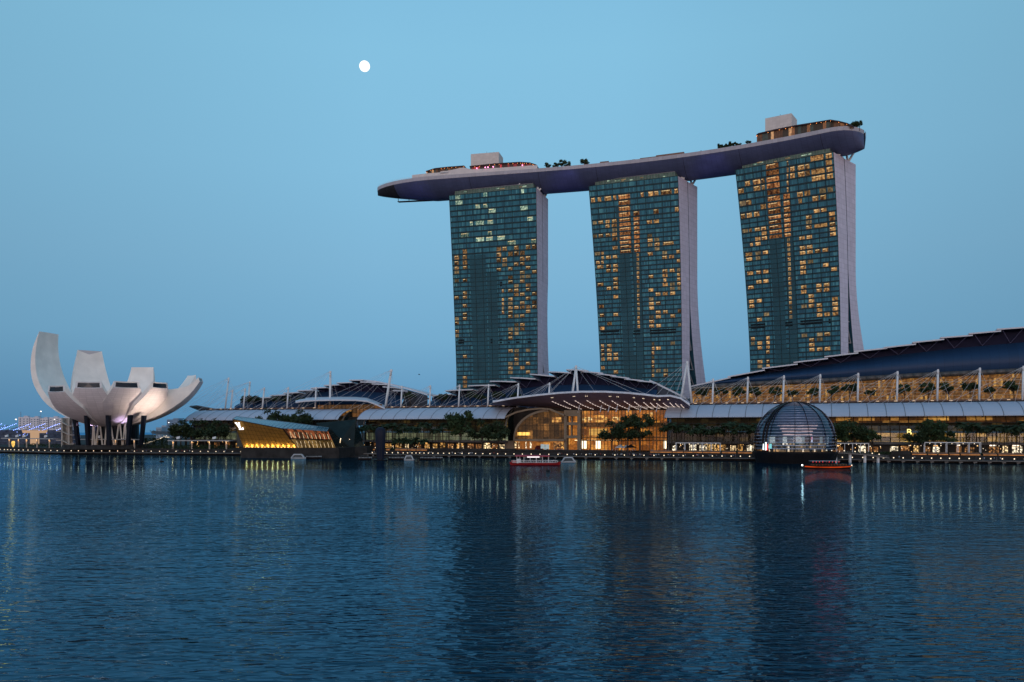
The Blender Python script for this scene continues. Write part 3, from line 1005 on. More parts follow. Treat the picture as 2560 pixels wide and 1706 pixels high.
# restaurants: low glazed halls with curved dark roofs
rest_dark = M("restaurant roof", (0.05, 0.028, 0.03), 0.4)
rest_glass = LITROOMS("restaurant interior", (1.6, 3.0), [(0, (0.02, 0.015, 0.012)), (.45, (0.10, 0.04, 0.02)), (.62, (0.03, 0.05, 0.05)), (.86, (0.3, 0.12, 0.05)), (.96, (0.8, 0.42, 0.2))], 0.55)
rest_red = LITROOMS("red lit bar interior", (1.4, 3.0), [(0, (0.03, 0.01, 0.012)), (.5, (0.22, 0.02, 0.03)), (.72, (0.05, 0.05, 0.05)), (.88, (0.5, 0.05, 0.06)), (.96, (0.9, 0.5, 0.3))], 0.8)
def restaurant(pts, off, wall_mat, over, wall_top_drop=0.8, thick=0.7):
    """pts = photo points along the roof edge"""
    P = [DQ(px, py, off) for px, py in pts]
    mb = MB()
    rr = []
    for (x, z) in P:
        rr.append([dk(x, off - over, z - .25), dk(x, off + 1.2, z + .35), dk(x, off + 9, z + .2), dk(x, off + 9, z - .6), dk(x, off - over, z - thick - .35)])
    mb.loft(rr, caps=True)
    roof = mb.build("restaurant_roof", rest_dark, deck_root)
    mb = MB()
    for (xa, za), (xb, zb) in zip(P, P[1:]):
        mb.poly([dk(xa, off, 205.6), dk(xb, off, 205.6), dk(xb, off, zb - wall_top_drop + .1), dk(xa, off, za - wall_top_drop + .1)], 0, [(xa, 0), (xb, 0), (xb, 3), (xa, 3)])
    wl = mb.build("restaurant_wall", wall_mat, deck_root)
    mb = MB()
    n = int(abs(P[-1][0] - P[0][0]) / 2.2)
    for k in range(n):
        f = k / max(1, n - 1) * (len(P) - 1)
        i = min(int(f), len(P) - 2)
        x = P[i][0] + (P[i + 1][0] - P[i][0]) * (f - i)
        z = P[i][1] + (P[i + 1][1] - P[i][1]) * (f - i)
        if random.random() < .75:
            mb.sphere(dk(x, off - over * .6, z - thick - .35), .17, 6, 4)
    mb.build("lamp_string", E("orange pendant lamps", (1, .32, .09), 4.5), wl)
restaurant([(1892, 338), (1897, 334), (1940, 324), (1990, 314), (2040, 306), (2077, 300)], 3.0, rest_glass, 1.6)
restaurant([(2077, 300), (2098, 303), (2118, 308), (2132, 315)], 5.0, rest_glass, 1.6)
restaurant([(1066, 428), (1088, 421), (1120, 417.5), (1160, 414.5)], 6.0, rest_glass, 1.2)
restaurant([(1175, 416), (1240, 409), (1300, 405.5), (1325, 407), (1341, 412)], 4.0, rest_red, 1.4)
# stepped white terrace wall in front of the left restaurants
terr = M("terrace wall", (0.60, 0.57, 0.56), 0.6, var=0.06)
mb = MB()
prev = None
for px, py in [(1030, 438), (1066, 434), (1105, 431), (1120, 427), (1158, 419), (1180, 424), (1260, 419), (1343, 413)]:
    x, z = DQ(px, py, 1.4)
    if prev:
        mb.hexa([dk(prev[0], 1.4, 205.6), dk(x, 1.4, 205.6), dk(x, 2.6, 205.6), dk(prev[0], 2.6, 205.6), dk(prev[0], 1.4, prev[1]), dk(x, 1.4, z), dk(x, 2.6, z), dk(prev[0], 2.6, prev[1])])
    prev = (x, z)
mb.build("terrace_wall", terr, deck_root)
mb = MB()
x, z = DQ(1111, 431, 1.2)
mb.loft([[dk(x + 3.4 * math.cos(a), 1.6 - 1.6 * math.sin(a), zz) for a in [math.pi * q / 8 for q in range(9)]] for zz in (z - .5, z + .6)], closed=False)
mb.build("balcony", terr, deck_root)
mb = MB()
for (px, py) in ((1306, 413.5), (1213, 419), (1220, 418.5), (1233, 417.5), (1192, 421)):
    x, z = DQ(px, py, .9)
    mb.sphere(dk(x, .9, z), .42, 8, 5)
mb.build("bar_lamp", E("pink bar lamp", (1, .25, .5), 5), deck_root)
for (px, py, ww) in ((1600, 398, 12), (1640, 391, 18), (1500, 407, 6), (1560, 404, 5)):
    x, z = DQ(px, py, 1.5)
    mb = MB()
    mb.hexa([dk(x, 1.2, 205.6), dk(x + ww, 1.2, 205.6), dk(x + ww, 3.5, 205.6), dk(x, 3.5, 205.6), dk(x, 1.2, z + .5), dk(x + ww, 1.2, z + .5), dk(x + ww, 3.5, z + .5), dk(x, 3.5, z + .5)])
    mb.build("pool_pavilion", M("pavilion timber", (.20, .12, .09), .6), deck_root)
# ------------------------------------------------------------------ lotus shaped museum
petal_mat = M("museum shell", (0.74, 0.69, 0.71), 0.55, var=0.06, scale=0.08, panel=(3.2, 1.6), line=0.78)
petal_side = M("petal side cladding", (0.86, 0.79, 0.72), 0.6, var=0.09, scale=0.15)
sky_glass = M("skylight glass", (0.006, 0.012, 0.022), 0.15, spec=0.3)
LC = A(274, 1080, 572)
LC.z = 0
museum = empty("lotus_museum", V((LC.x, LC.y, 6)))
tag(museum, "white museum shaped like an open lotus flower on dark leaning columns", "museum")
Z_BOWL = 18.0
def petal(th, a, b, phi_end, wmax, wtip, thick0, thick1, opening=True, phi0=8, tilt=0.0, lip=4.0, back=1.0, tmid=None):
    """th azimuth (deg); a, b radii of the outer ellipse; phi_end how far it climbs; widths are half widths"""
    er = V((math.cos(rad(th)), math.sin(rad(th)), 0))
    et = V((-er.y, er.x, 0))
    def OUT(phi):
        return a * math.sin(rad(phi)), Z_BOWL + b * (1 - math.cos(rad(phi)))
    n = 26
    secs = []
    for i in range(n + 1):
        ph = phi0 + (phi_end - phi0) * i / n
        r, z = OUT(ph)
        f = i / n
        # direction of the spine, then inwards normal
        r2, z2 = OUT(ph + 0.5)
        tx, tz = r2 - r, z2 - z
        l = math.hypot(tx, tz)
        nx, nz = -tz / l, tx / l
        th_ = thick0 + (thick1 - thick0) * f
        if tmid:
            th_ += (tmid - (thick0 + thick1) / 2) * math.sin(math.pi * f) ** 1.2
        hw = min(r * math.tan(rad(20.5)) + 0.4, wmax + (wtip - wmax) * max(0, (f - .6) / .4) ** 1.1)
        hi = hw * 0.93
        sag = 0.10 * hw                       # outer face bulges a little
        P = lambda rr, t, zz: V((LC.x, LC.y, 0)) + er * rr + et * t + V((0, 0, zz))
        ri, zi = r + nx * th_, z + nz * th_
        g = f ** 3                            # the tip is cut so that its skylight looks outwards
        ri, zi = ri + (r - back - ri) * g, zi + (z + lip - zi) * g
        tt = tilt * f
        secs.append((
            [P(r + nx * sag, -hw, z + nz * sag), P(r + nx * sag * .25, -hw * .5, z + nz * sag * .25), P(r, 0, z), P(r + nx * sag * .25, hw * .5, z + nz * sag * .25), P(r + nx * sag, hw, z + nz * sag)],
            [P(ri, hi, zi + tt), P(ri - nx * .6, 0, zi - nz * .6 + tt), P(ri, -hi, zi - tt)], ph))
    m1 = MB()
    L_ = a * rad(1) * (phi_end - phi0) / n
    m1.loft([s_[0] for s_ in secs], closed=False, uvs=[[(q * 4.0, i * L_) for q in range(5)] for i in range(n + 1)])
    shell = m1.build("petal", petal_mat, museum, smooth=True)
    m1 = MB()
    m1.loft([[s_[0][4], s_[1][0]] for s_ in secs], closed=False)
    m1.loft([[s_[1][2], s_[0][0]] for s_ in secs], closed=False)
    m1.build("petal_side", petal_side, shell)
    m1 = MB()
    m1.loft([s_[1] for s_ in secs], closed=False)
    m1.build("petal_inside", petal_side, shell, smooth=True)
    o, i_ = secs[-1][0], secs[-1][1]
    ring = [o[0], o[1], o[2], o[3], o[4], i_[0], i_[1], i_[2]]
    c = sum(ring, V((0, 0, 0))) / 8
    m1 = MB()
    inner = [c + (p - c) * 0.84 for p in ring]
    if opening:
        m1.loft([ring, inner])
        m1.build("skylight_frame", white_metal, shell)
        m1 = MB()
        dn = (secs[-2][0][2] - secs[-1][0][2]).normalized() * 0.5
        m1.poly([p + dn for p in inner])
        m1.build("skylight", sky_glass, shell)
        m1 = MB()
        m1.loft([inner, [p + dn for p in inner]])
        m1.build("skylight_reveal", white_metal, shell)
    else:
        m1.poly(ring)
        m1.build("petal_tip", petal_mat, shell)
PETALS = [
    # azimuth, a, b, climb, half widths, thicknesses, tip
    (dict(th=170, a=53.0, b=48.0, phi_end=107, wmax=15.0, wtip=10.0, thick0=5, thick1=5.5, lip=5.0, back=3.0, opening=False)),   # tall one at the left
    (dict(th=132, a=50.0, b=46.0, phi_end=99, wmax=14.5, wtip=9.0, thick0=5, thick1=5.0, opening=False)),
    (dict(th=89, a=50.0, b=43.5, phi_end=88, wmax=12.5, wtip=9.0, thick0=5, thick1=5.0, opening=False)),
    (dict(th=45, a=62.0, b=50.0, phi_end=73, wmax=10.5, wtip=7.5, thick0=5, thick1=6.0, opening=False)),
    (dict(th=8, a=66.0, b=49.0, phi_end=70, wmax=9.0, wtip=5.5, thick0=9, thick1=4.5, tmid=19.0, lip=3.0, back=1.5)),
    (dict(th=248, a=47.0, b=39.5, phi_end=65, wmax=13.0, wtip=7.6, thick0=5, thick1=5.0, lip=4.4)),
    (dict(th=278, a=43.0, b=39.5, phi_end=69, wmax=15.0, wtip=8.4, thick0=5, thick1=5.0, lip=4.4)),
    (dict(th=311, a=43.0, b=39.5, phi_end=70, wmax=15.0, wtip=8.4, thick0=5, thick1=5.0, lip=4.4)),
    (dict(th=341, a=47.0, b=39.5, phi_end=71, wmax=14.0, wtip=7.8, thick0=5, thick1=5.0, lip=4.2)),
    (dict(th=28, a=56.0, b=36.0, phi_end=48, wmax=8.5, wtip=6.0, thick0=5, thick1=5.5)),
]
for i, p in enumerate(PETALS):
    petal(**p)
# bowl floor that joins the petals, and the oculus edge
mb = MB()
rings = []
for ph in (2, 8, 14, 20, 26, 32):
    rings.append([V((LC.x + 45 * math.sin(rad(ph)) * math.cos(t), LC.y + 45 * math.sin(rad(ph)) * math.sin(t), Z_BOWL + 1.2 + 37 * (1 - math.cos(rad(ph))))) for t in [2 * math.pi * q / 40 for q in range(40)]])
mb.loft(rings, caps=True)
mb.build("bowl", petal_mat, museum, smooth=True)
# plinth, dark leaning columns, pale lattice of props, stair tower
mb = MB()
for (r0, z0, r1, z1) in ((30, PROM_Z - .2, 29, 6.0), (29, 6.0, 0.1, 6.1)):
    ringa = [V((LC.x + r0 * math.cos(t), LC.y + r0 * math.sin(t), z0)) for t in [2 * math.pi * q / 36 for q in range(36)]]
    ringb = [V((LC.x + r1 * math.cos(t), LC.y + r1 * math.sin(t), z1)) for t in [2 * math.pi * q / 36 for q in range(36)]]
    mb.loft([ringa, ringb])
mb.build("plinth", dark_concrete, museum)
col_mat = M("navy column", (0.008, 0.011, 0.020), 0.4)
for px, pxt, dy in ((196, 187, -14), (221, 217, -24), (273, 271, -28), (320, 326, -26), (353, 360, -14), (250, 252, 18), (310, 312, 20)):
    Y = LC.y + dy
    b_ = A(px, 1110, Y); b_.z = 6.0
    t_ = A(pxt, 1050, Y - 2); t_.z = 26.0
    mb = MB()
    mb.loft([[b_ + V((dx, d2, 0)) for dx, d2 in ((-.85, -1.6), (.85, -1.6), (.85, 1.6), (-.85, 1.6))], [t_ + V((dx, d2, 0)) for dx, d2 in ((-1.1, -1.8), (1.1, -1.8), (1.1, 1.8), (-1.1, 1.8))]], caps=True)
    mb.build("column", col_mat, museum)
lat = M("lattice prop", (0.60, 0.54, 0.47), 0.6)
for px, pxt in ((231, 234), (237, 234), (240, 248), (256, 249), (262, 268), (285, 275), (290, 298), (306, 299), (308, 313), (316, 313)):
    Y = LC.y - 12
    b_ = A(px, 1110, Y); b_.z = 6.0
    t_ = A(pxt, 1060, Y + 3); t_.z = 23.0
    mb = MB()
    mb.tube(b_, t_, .55, n=8)
    mb.build("prop", lat, museum)
# dark glazed drum in the middle under the bowl
mb = MB()
mb.loft([[V((LC.x + 17 * math.cos(t), LC.y + 6 + 14 * math.sin(t), z)) for t in [2 * math.pi * q / 28 for q in range(28)]] for z in (6.0, 22.5)])
mb.build("drum", M("drum glazing", (0.008, 0.012, 0.018), 0.25), museum)
st = empty("stair_tower", V((A(168, 1100, 566).x, 566, PROM_Z)))
tag(st, "narrow concrete stair tower with sloping landings left of the lotus museum columns", "stair tower")
sm = M("stair concrete", (0.45, 0.42, 0.38), 0.8)
sx = st.location.x
mb = MB()
mb.box((sx - 2.6, 566, 14.0), (0.9, 4, 21.0))
mb.box((sx + 2.2, 566, 14.0), (0.9, 4, 21.0))
mb.box((sx - .2, 568, 14.0), (4.2, 0.5, 21.0))
mb.build("tower_wall", sm, st)
for k in range(3):
    z0 = 6 + k * 6.2
    mb = MB()
    mb.bar((sx - 6, 564, z0 + 3.2), (sx - 2.4, 564, z0 + 3.2), 2.2, .5)
    mb.bar((sx - 2.6, 564, z0 + 3.2), (sx + 3, 564, z0 + .6), 2.2, .5)
    mb.bar((sx + 2.8, 564, z0 + .6), (sx + 6, 564, z0 + .6), 2.2, .5)
    mb.build("landing", sm, st)
mb = MB()
for k in range(8):
    mb.box((sx + 5.2, 565, 5 + k * 2.4), (3.4, .5, .16))
for dx in (3.6, 6.8):
    mb.box((sx + dx, 565, 13), (.14, .14, 19))
mb.build("side_ladder", grey_metal, st)

# ------------------------------------------------------------------ crystal pavilion standing in the water
pav_gold = M("woven gold blind", (0.60, 0.36, 0.09), 0.6, var=0.12, scale=0.3)
pav_glass = GLASS("pavilion glass", (0.85, 0.82, 0.72), 0.035)
pav_dark = M("dark pavilion glass", (0.010, 0.022, 0.024), 0.12, var=0.3, spec=.14)
roof_glass = M("pavilion roof glass", (0.05, 0.14, 0.19), 0.2, var=0.1, scale=0.1)
pav = empty("crystal_pavilion", A(710, 1146, 475))
pav.location.z = 0
tag(pav, "faceted glass pavilion glowing gold on a dark plinth, white letter emblem on it", "pavilion")
z1 = 5.9
A0, A1, A2 = A(609, 1119, 474), A(740, 1119, 463), A(836, 1119, 466)
for p in (A0, A1, A2):
    p.z = z1
T0, T1_, T2_ = A(581, 1048, 470), A(704, 1071.5, 461), A(817, 1079, 459)
R0, R1, R2 = A(592, 1041.5, 492), A(727, 1057, 492), A(822, 1070, 492)
B0_, B2 = V((A0.x + 6, 496, z1)), V((A2.x + 4, 496, z1))
def grid_lines(mb, a, b, c, d, nu, nv, wd, mi=0, dp=0.12):        # a-b bottom, d-c top
    for k in range(nu + 1):
        u = k / nu
        mb.bar(a.lerp(b, u), d.lerp(c, u), wd, dp, mi)
    for k in range(nv + 1):
        v_ = k / nv
        mb.bar(a.lerp(d, v_), b.lerp(c, v_), dp, wd, mi)
mb = MB()
mb.poly([A0, A1, T1_, T0]); mb.poly([A1, A2, T2_, T1_]); mb.poly([A2, B2, R2, T2_]); mb.poly([B0_, A0, T0, R0])
mb.build("glass_wall", pav_glass, pav)
mb = MB()
grid_lines(mb, A0, A1, T1_, T0, 13, 6, 0.10)
grid_lines(mb, A1, A2, T2_, T1_, 10, 4, 0.10)
grid_lines(mb, A2, B2, R2, T2_, 6, 4, 0.10)
grid_lines(mb, B0_, A0, T0, R0, 5, 6, 0.10)
mb.build("glazing_bars", M("bronze bar", (0.05, 0.035, 0.015), 0.5), pav)
inn = V((0, 1.6, 0))
mb = MB()
mb.poly([A0 + inn, A1 + inn, T1_ + inn - V((0, 0, .4)), T0 + inn - V((0, 0, .4))])
mb.build("blind", pav_gold, pav)
mb = MB()                                                         # right part: two lit storeys with slanting fins
am, tm = A1.lerp(T1_, .48), A2.lerp(T2_, .48)
mb.poly([A1 + inn * 2, A2 + inn * 2, tm + inn * 2, am + inn * 2], 0, [(0, 0), (22, 0), (22, 4), (0, 4)])
mb.poly([am + inn * 2, tm + inn * 2, T2_ + inn * 2, T1_ + inn * 2], 1, [(0, 5), (22, 5), (22, 9), (0, 9)])
mb.build("shop_floor", [LITROOMS("pavilion shop", (1.3, 4), [(0, (.10, .06, .02)), (.5, (.30, .18, .06)), (.8, (.6, .35, .12))], .8), LITROOMS("pavilion upper shop", (.9, 4), [(0, (.05, .02, .01)), (.4, (.35, .10, .04)), (.75, (.15, .06, .03)), (.9, (.8, .4, .2))], .8)], pav)
mb = MB()
for k in range(10):
    u = (k + .5) / 10
    p = A1.lerp(A2, u) + V((0, .8, .2))
    mb.tube(p, p + V((-1.0, .2, 3.6)), .16, n=5)
    p = am.lerp(tm, u) + V((0, .8, .4))
    mb.tube(p, p + V((-1.0, .2, 3.2)), .16, n=5)
mb.build("slanted_fin", E("lit fin", (1, .75, .5), .9), pav)
mb = MB()
mb.bar(am + V((0, .3, 0)), tm + V((0, .3, 0)), .4, .7)
mb.build("floor_edge", dark_metal, pav)
mb = MB()
mb.poly([T0, T1_, R1, R0]); mb.poly([T1_, T2_, R2, R1])
mb.build("roof", roof_glass, pav)
mb = MB()
up = V((0, 0, .1))
grid_lines(mb, T0 + up, T1_ + up, R1 + up, R0 + up, 14, 1, .16)
grid_lines(mb, T1_ + up, T2_ + up, R2 + up, R1 + up, 11, 1, .16)
mb.build("roof_bars", M("roof bar", (.16, .26, .32), .5), pav)
mb = MB()
mb.poly([R0, R1, R1 - V((0, 0, 14)), V((R0.x, R0.y, z1))]); mb.poly([R1, R2, V((R2.x, R2.y, z1)), R1 - V((0, 0, 14))])
mb.build("rear_wall", pav_dark, pav)
mb = MB()
pl = [A0 + V((-1, -2, 0)), A1 + V((0, -2, 0)), A2 + V((3, -2, 0)), B2 + V((4, 2, 0)), B0_ + V((-3, 2, 0))]
mb.loft([[V((p.x, p.y, -2)) for p in pl], [V((p.x, p.y, z1 - .02)) for p in pl]], caps=True)
mb.build("plinth", dark_concrete, pav)
mb = MB()
for k in range(16):
    u = (k + .5) / 16
    c = (A0.lerp(A1, u) if k < 16 else A1) + V((0, .9, .25))
    mb.sphere(c, .22, 6, 4)
foot = mb.build("foot_lamp", E("foot lamp", (1, .72, .36), 3.5), pav)
for k in range(10):
    ld = bpy.data.lights.new("pavilion_uplight", 'POINT')
    ld.energy = 260
    ld.color = (1, .68, .30)
    ld.shadow_soft_size = .4
    lo = bpy.data.objects.new("pavilion_uplight", ld)
    COL.objects.link(lo)
    lo.location = A0.lerp(A1, (k + .5) / 10) + V((0, .75, 1.0)) - pav.location
    lo.parent = pav
# emblem of two overlapping serif letters, raised from the wall
e_u = (A1 - A0).normalized()
e_v = (T0.lerp(T1_, .15) - A0.lerp(A1, .15)).normalized()
e_n = e_u.cross(e_v).normalized()
if e_n.y > 0:
    e_n = -e_n
ec = A(592.5, 1075.5, 470)
lt = (ec - A0).dot(e_n)
ec = ec - e_n * lt + e_n * .35
def emblem_poly(mb, pts, k=1.0):
    f = [ec + e_u * (x * k) + e_v * (y * k) for x, y in pts]
    b = [p - e_n * .3 for p in f]
    n_ = len(f)
    mb.poly([p + e_n * .15 for p in f])
    for i in range(n_):
        mb.poly([f[i] + e_n * .15, b[i], b[(i + 1) % n_], f[(i + 1) % n_] + e_n * .15])
mb = MB()
emblem_poly(mb, [(0.0, 4.4), (1.3, 4.4), (1.3, 3.9), (1.0, 3.9), (2.0, 1.2), (2.2, 1.6), (1.75, .3), (1.5, .3), (.35, 3.9), (0, 3.9)])
emblem_poly(mb, [(2.2, 4.4), (3.0, 4.4), (3.0, 4.0), (2.75, 3.9), (1.9, .9), (1.7, 1.4), (2.35, 3.9), (2.2, 3.9)])
mb.build("emblem_letter", E("emblem light", (1, .92, .9), 2.2), pav)
mb = MB()
ec = ec + e_u * 0 + e_n * .12
emblem_poly(mb, [(1.5, 3.4), (2.9, 3.4), (2.9, 3.0), (2.6, 3.0), (2.45, .55), (3.5, .55), (3.75, 1.35), (4.1, 1.35), (3.9, 0), (1.1, 0), (1.1, .4), (1.5, .45), (1.75, 3.0), (1.5, 3.0)])
mb.build("emblem_letter", E("emblem light two", (1, .94, .92), 2.4), pav)
# darker second pavilion wing behind its right end
pv2 = empty("glass_pavilion_wing", A(870, 1119, 492))
pv2.location.z = z1
tag(pv2, "dark unlit faceted glass wing with stairs at the right end of the gold pavilion", "pavilion")
c0, c1, c2 = A(838, 1119, 488), A(884, 1119, 494), A(890, 1098, 496)
d0, d1, d2 = A(790, 1058, 494), A(890, 1049, 498), A(893, 1052, 512)
c0.z = c1.z = z1
mb = MB()
mb.poly([c0, c1, d1, d0]); mb.poly([c1, V((c1.x + 3, 512, z1)), d2, d1]); mb.poly([d0, d1, d2, V((d0.x + 4, 514, d0.z + 1))])
mb.poly([V((c0.x, 514, z1)), c0, d0, V((d0.x + 4, 514, d0.z + 1))])
mb.build("wing_glass", pav_dark, pv2)
mb = MB()
grid_lines(mb, c0, c1, d1, d0, 7, 6, .12)
mb.build("wing_bars", M("wing bar", (.02, .03, .03), .5), pv2)
mb = MB()
for k in range(9):
    mb.sphere(c0.lerp(c1, random.random()).lerp(d0.lerp(d1, random.random()), random.uniform(.05, .6)) + V((0, -.25, 0)), .2, 6, 4)
mb.bar(A(850, 1108, 490), A(852, 1096, 490), .3, .3)
mb.build("wing_lamp", E("wing lamp", (1, .75, .5), 3), pv2)
mb = MB()
mb.loft([[V((p.x, p.y, -2)) for p in (c0 + V((0, -2, 0)), c1 + V((8, 0, 0)), V((c1.x + 8, 516, 0)), V((c0.x - 3, 516, 0)))], [V((p.x, p.y, z1 - .03)) for p in (c0 + V((0, -2, 0)), c1 + V((8, 0, 0)), V((c1.x + 8, 516, 0)), V((c0.x - 3, 516, 0)))]], caps=True)
mb.build("plinth", dark_concrete, pv2)
# steps down to the water at its foot
stp = MB()
for (p, q) in ((A(838, 1141, 476), A(850, 1131, 478)), (A(850, 1122, 480), A(869, 1132, 484)), (A(836, 1122, 479), A(850, 1122, 480))):
    stp.bar(p, q, 2.0, .45)
    stp.bar(p + V((0, -1, 1.0)), q + V((0, -1, 1.0)), .08, .5)
tag(stp.build("ramp_stair", concrete), "pale ramp of stairs going down to the water beside the gold pavilion", "stairs")

# ------------------------------------------------------------------ glass dome on the water
DC = V((137.8, 399, 0))
dome = empty("glass_dome", DC)
tag(dome, "ribbed glass dome floating on a black base at the quay edge", "dome building")
DR, DZ = 19.2, 10.2
dome_glass = GLASS("dome glass", (0.55, 0.66, 0.85), 0.05, 0.02)
fin_mat = M("dome fin", (0.40, 0.48, 0.62), 0.3, metal=0.3)
def dome_ring(ph, r=DR, n=72):
    return [V((DC.x + r * math.cos(ph) * math.cos(t), DC.y + r * math.cos(ph) * math.sin(t), DZ + r * math.sin(ph))) for t in [2 * math.pi * q / n for q in range(n)]]
mb = MB()
mb.loft([dome_ring(rad(p)) for p in range(-12, 91, 6)])
mb.build("dome_glass", dome_glass, dome, smooth=True)
phs = [-9 + 4.6 * k for k in range(21)]
for p in phs:
    mb = MB()
    a_ = dome_ring(rad(p), DR + .05)
    b_ = dome_ring(rad(p), DR - 1.3)
    c_ = [q - V((0, 0, .22)) for q in b_]
    d_ = [q - V((0, 0, .22)) for q in a_]
    mb.loft([a_, b_, c_, d_, a_])
    mb.build("sunshade_ring", fin_mat, dome, smooth=False)
for az, wd in ((203, .9), (209, .9), (251, .16), (270, .10), (296, .10), (318, .13), (352, .3), (215, .10), (30, .3), (60, .3), (90, .3), (120, .3), (150, .3), (180, .3)):
    mb = MB()
    prev = None
    for k in range(16):
        ph = rad(-12 + 102 * k / 15)
        p = V((DC.x + (DR + .25) * math.cos(ph) * math.cos(rad(az)), DC.y + (DR + .25) * math.cos(ph) * math.sin(rad(az)), DZ + (DR + .25) * math.sin(ph)))
        if prev:
            mb.bar(prev, p, wd, .35)
        prev = p
    mb.build("meridian_rib", black_metal, dome)
# upper shell lining (partly opaque, with painted bands of reflected light), floor, people level, core
mb = MB()
mb.loft([dome_ring(rad(p), DR - 2.2) for p in range(8, 91, 6)])
mb.build("dome_lining", M("dome lining", (0.030, 0.06, 0.14), 0.4, var=.3), dome, smooth=True)
mb = MB()
for p, t0, t1 in ((70, 235, 305), (53, 305, 330), (49, 305, 332), (44, 300, 335), (40, 236, 262), (35, 232, 328), (30.5, 234, 318), (26, 240, 312), (21, 246, 308), (16.5, 250, 300), (11, 252, 298), (44, 232, 240), (49, 233, 238)):
    n_ = max(3, int((t1 - t0) / 4))
    for k in range(n_):
        q = []
        for (dp, kk) in ((0, k), (0, k + 1), (1.2, k + 1), (1.2, k)):
            ph, t = rad(p + dp), rad(t0 - 20 + (t1 - t0) * kk / n_)
            r_ = DR - 2.05
            q.append(V((DC.x + r_ * math.cos(ph) * math.cos(t), DC.y + r_ * math.cos(ph) * math.sin(t), DZ + r_ * math.sin(ph))))
        mb.poly(q)
mb.build("reflection_band", E("dome reflection band", (1, .60, .48), .85, .6, .3), dome)  # glowing bands standing in for pinkish lights reflected in the glass
mb = MB()
mb.loft([[V((DC.x + r * math.cos(t), DC.y + r * math.sin(t), z)) for t in [2 * math.pi * q / 40 for q in range(40)]] for r, z in ((17.5, 5.3), (17.5, 5.6), (.1, 5.61))])
mb.build("floor_plate", granite, dome)
scr = LITROOMS("dome hall", (2.0, 30), [(0, (.06, .09, .11)), (.3, (.34, .40, .36)), (.55, (.02, .015, .02)), (.7, (.85, .85, .70)), (.88, (.12, .16, .20))], .6, seed=3)
mb = MB()
nn = 40
for k in range(nn):
    t0, t1 = rad(200 + 150 * k / nn), rad(200 + 150 * (k + 1) / nn)
    r_ = 15.2
    mb.poly([V((DC.x + r_ * math.cos(t0), DC.y + r_ * math.sin(t0), 9.6)), V((DC.x + r_ * math.cos(t1), DC.y + r_ * math.sin(t1), 9.6)), V((DC.x + r_ * math.cos(t1), DC.y + r_ * math.sin(t1), 13.6)), V((DC.x + r_ * math.cos(t0), DC.y + r_ * math.sin(t0), 13.6))], 0, [(k, 9), (k + 1, 9), (k + 1, 13), (k, 13)])
mb.build("inner_screen", scr, dome)
low = LITROOMS("dome lower hall", (.8, 1.6), [(0, (.02, .018, .015)), (.4, (.14, .09, .05)), (.8, (.5, .28, .12)), (.93, (1, .75, .5))], 1.2, seed=5)
mb = MB()
for k in range(nn):
    t0, t1 = rad(190 + 170 * k / nn), rad(190 + 170 * (k + 1) / nn)
    r_ = 14.0
    mb.poly([V((DC.x + r_ * math.cos(t0), DC.y + r_ * math.sin(t0), 5.6)), V((DC.x + r_ * math.cos(t1), DC.y + r_ * math.sin(t1), 5.6)), V((DC.x + r_ * math.cos(t1), DC.y + r_ * math.sin(t1), 9.6)), V((DC.x + r_ * math.cos(t0), DC.y + r_ * math.sin(t0), 9.6))], 0, [(k, 0), (k + 1, 0), (k + 1, 4), (k, 4)])
mb.build("lower_hall", low, dome)
for (px, py0, py1, wpx, c, s_) in ((1908.5, 1110, 1125, 3.0, (.8, .95, 1), 2.0), (1914.5, 1106, 1126, 3.4, (1, 1, 1), 2.2), (1918.5, 1111, 1126, 3.0, (.9, .05, .05), 1.5), (1926, 1110, 1122, 6.5, (.25, .75, .8), .9), (2030, 1091, 1107, 2.6, (.9, .9, 1), 1.0), (2029.5, 1093, 1100, 3, (.9, .05, .1), 1.2)):
    mb = MB()
    Yd = 383.5
    p0, p1 = A(px - wpx / 2, py1, Yd), A(px + wpx / 2, py0, Yd)
    mb.hexa([V((p0.x, Yd, p0.z)), V((p1.x, Yd, p0.z)), V((p1.x, Yd + .3, p0.z)), V((p0.x, Yd + .3, p0.z)), V((p0.x + .2, Yd, p1.z)), V((p1.x, Yd, p1.z)), V((p1.x, Yd + .3, p1.z)), V((p0.x + .2, Yd + .3, p1.z))])
    mb.build("display_screen", E("display " + str(px), c, s_), dome)
mb = MB()
mb.loft([[V((DC.x + r * math.cos(t), DC.y + r * math.sin(t), z)) for t in [2 * math.pi * q / 48 for q in range(48)]] for r, z in ((17.6, -2), (18.2, .4), (19.6, 4.6), (19.7, 5.3), (18, 5.32), (.1, 5.33))])
mb.build("floating_base", black_metal, dome)
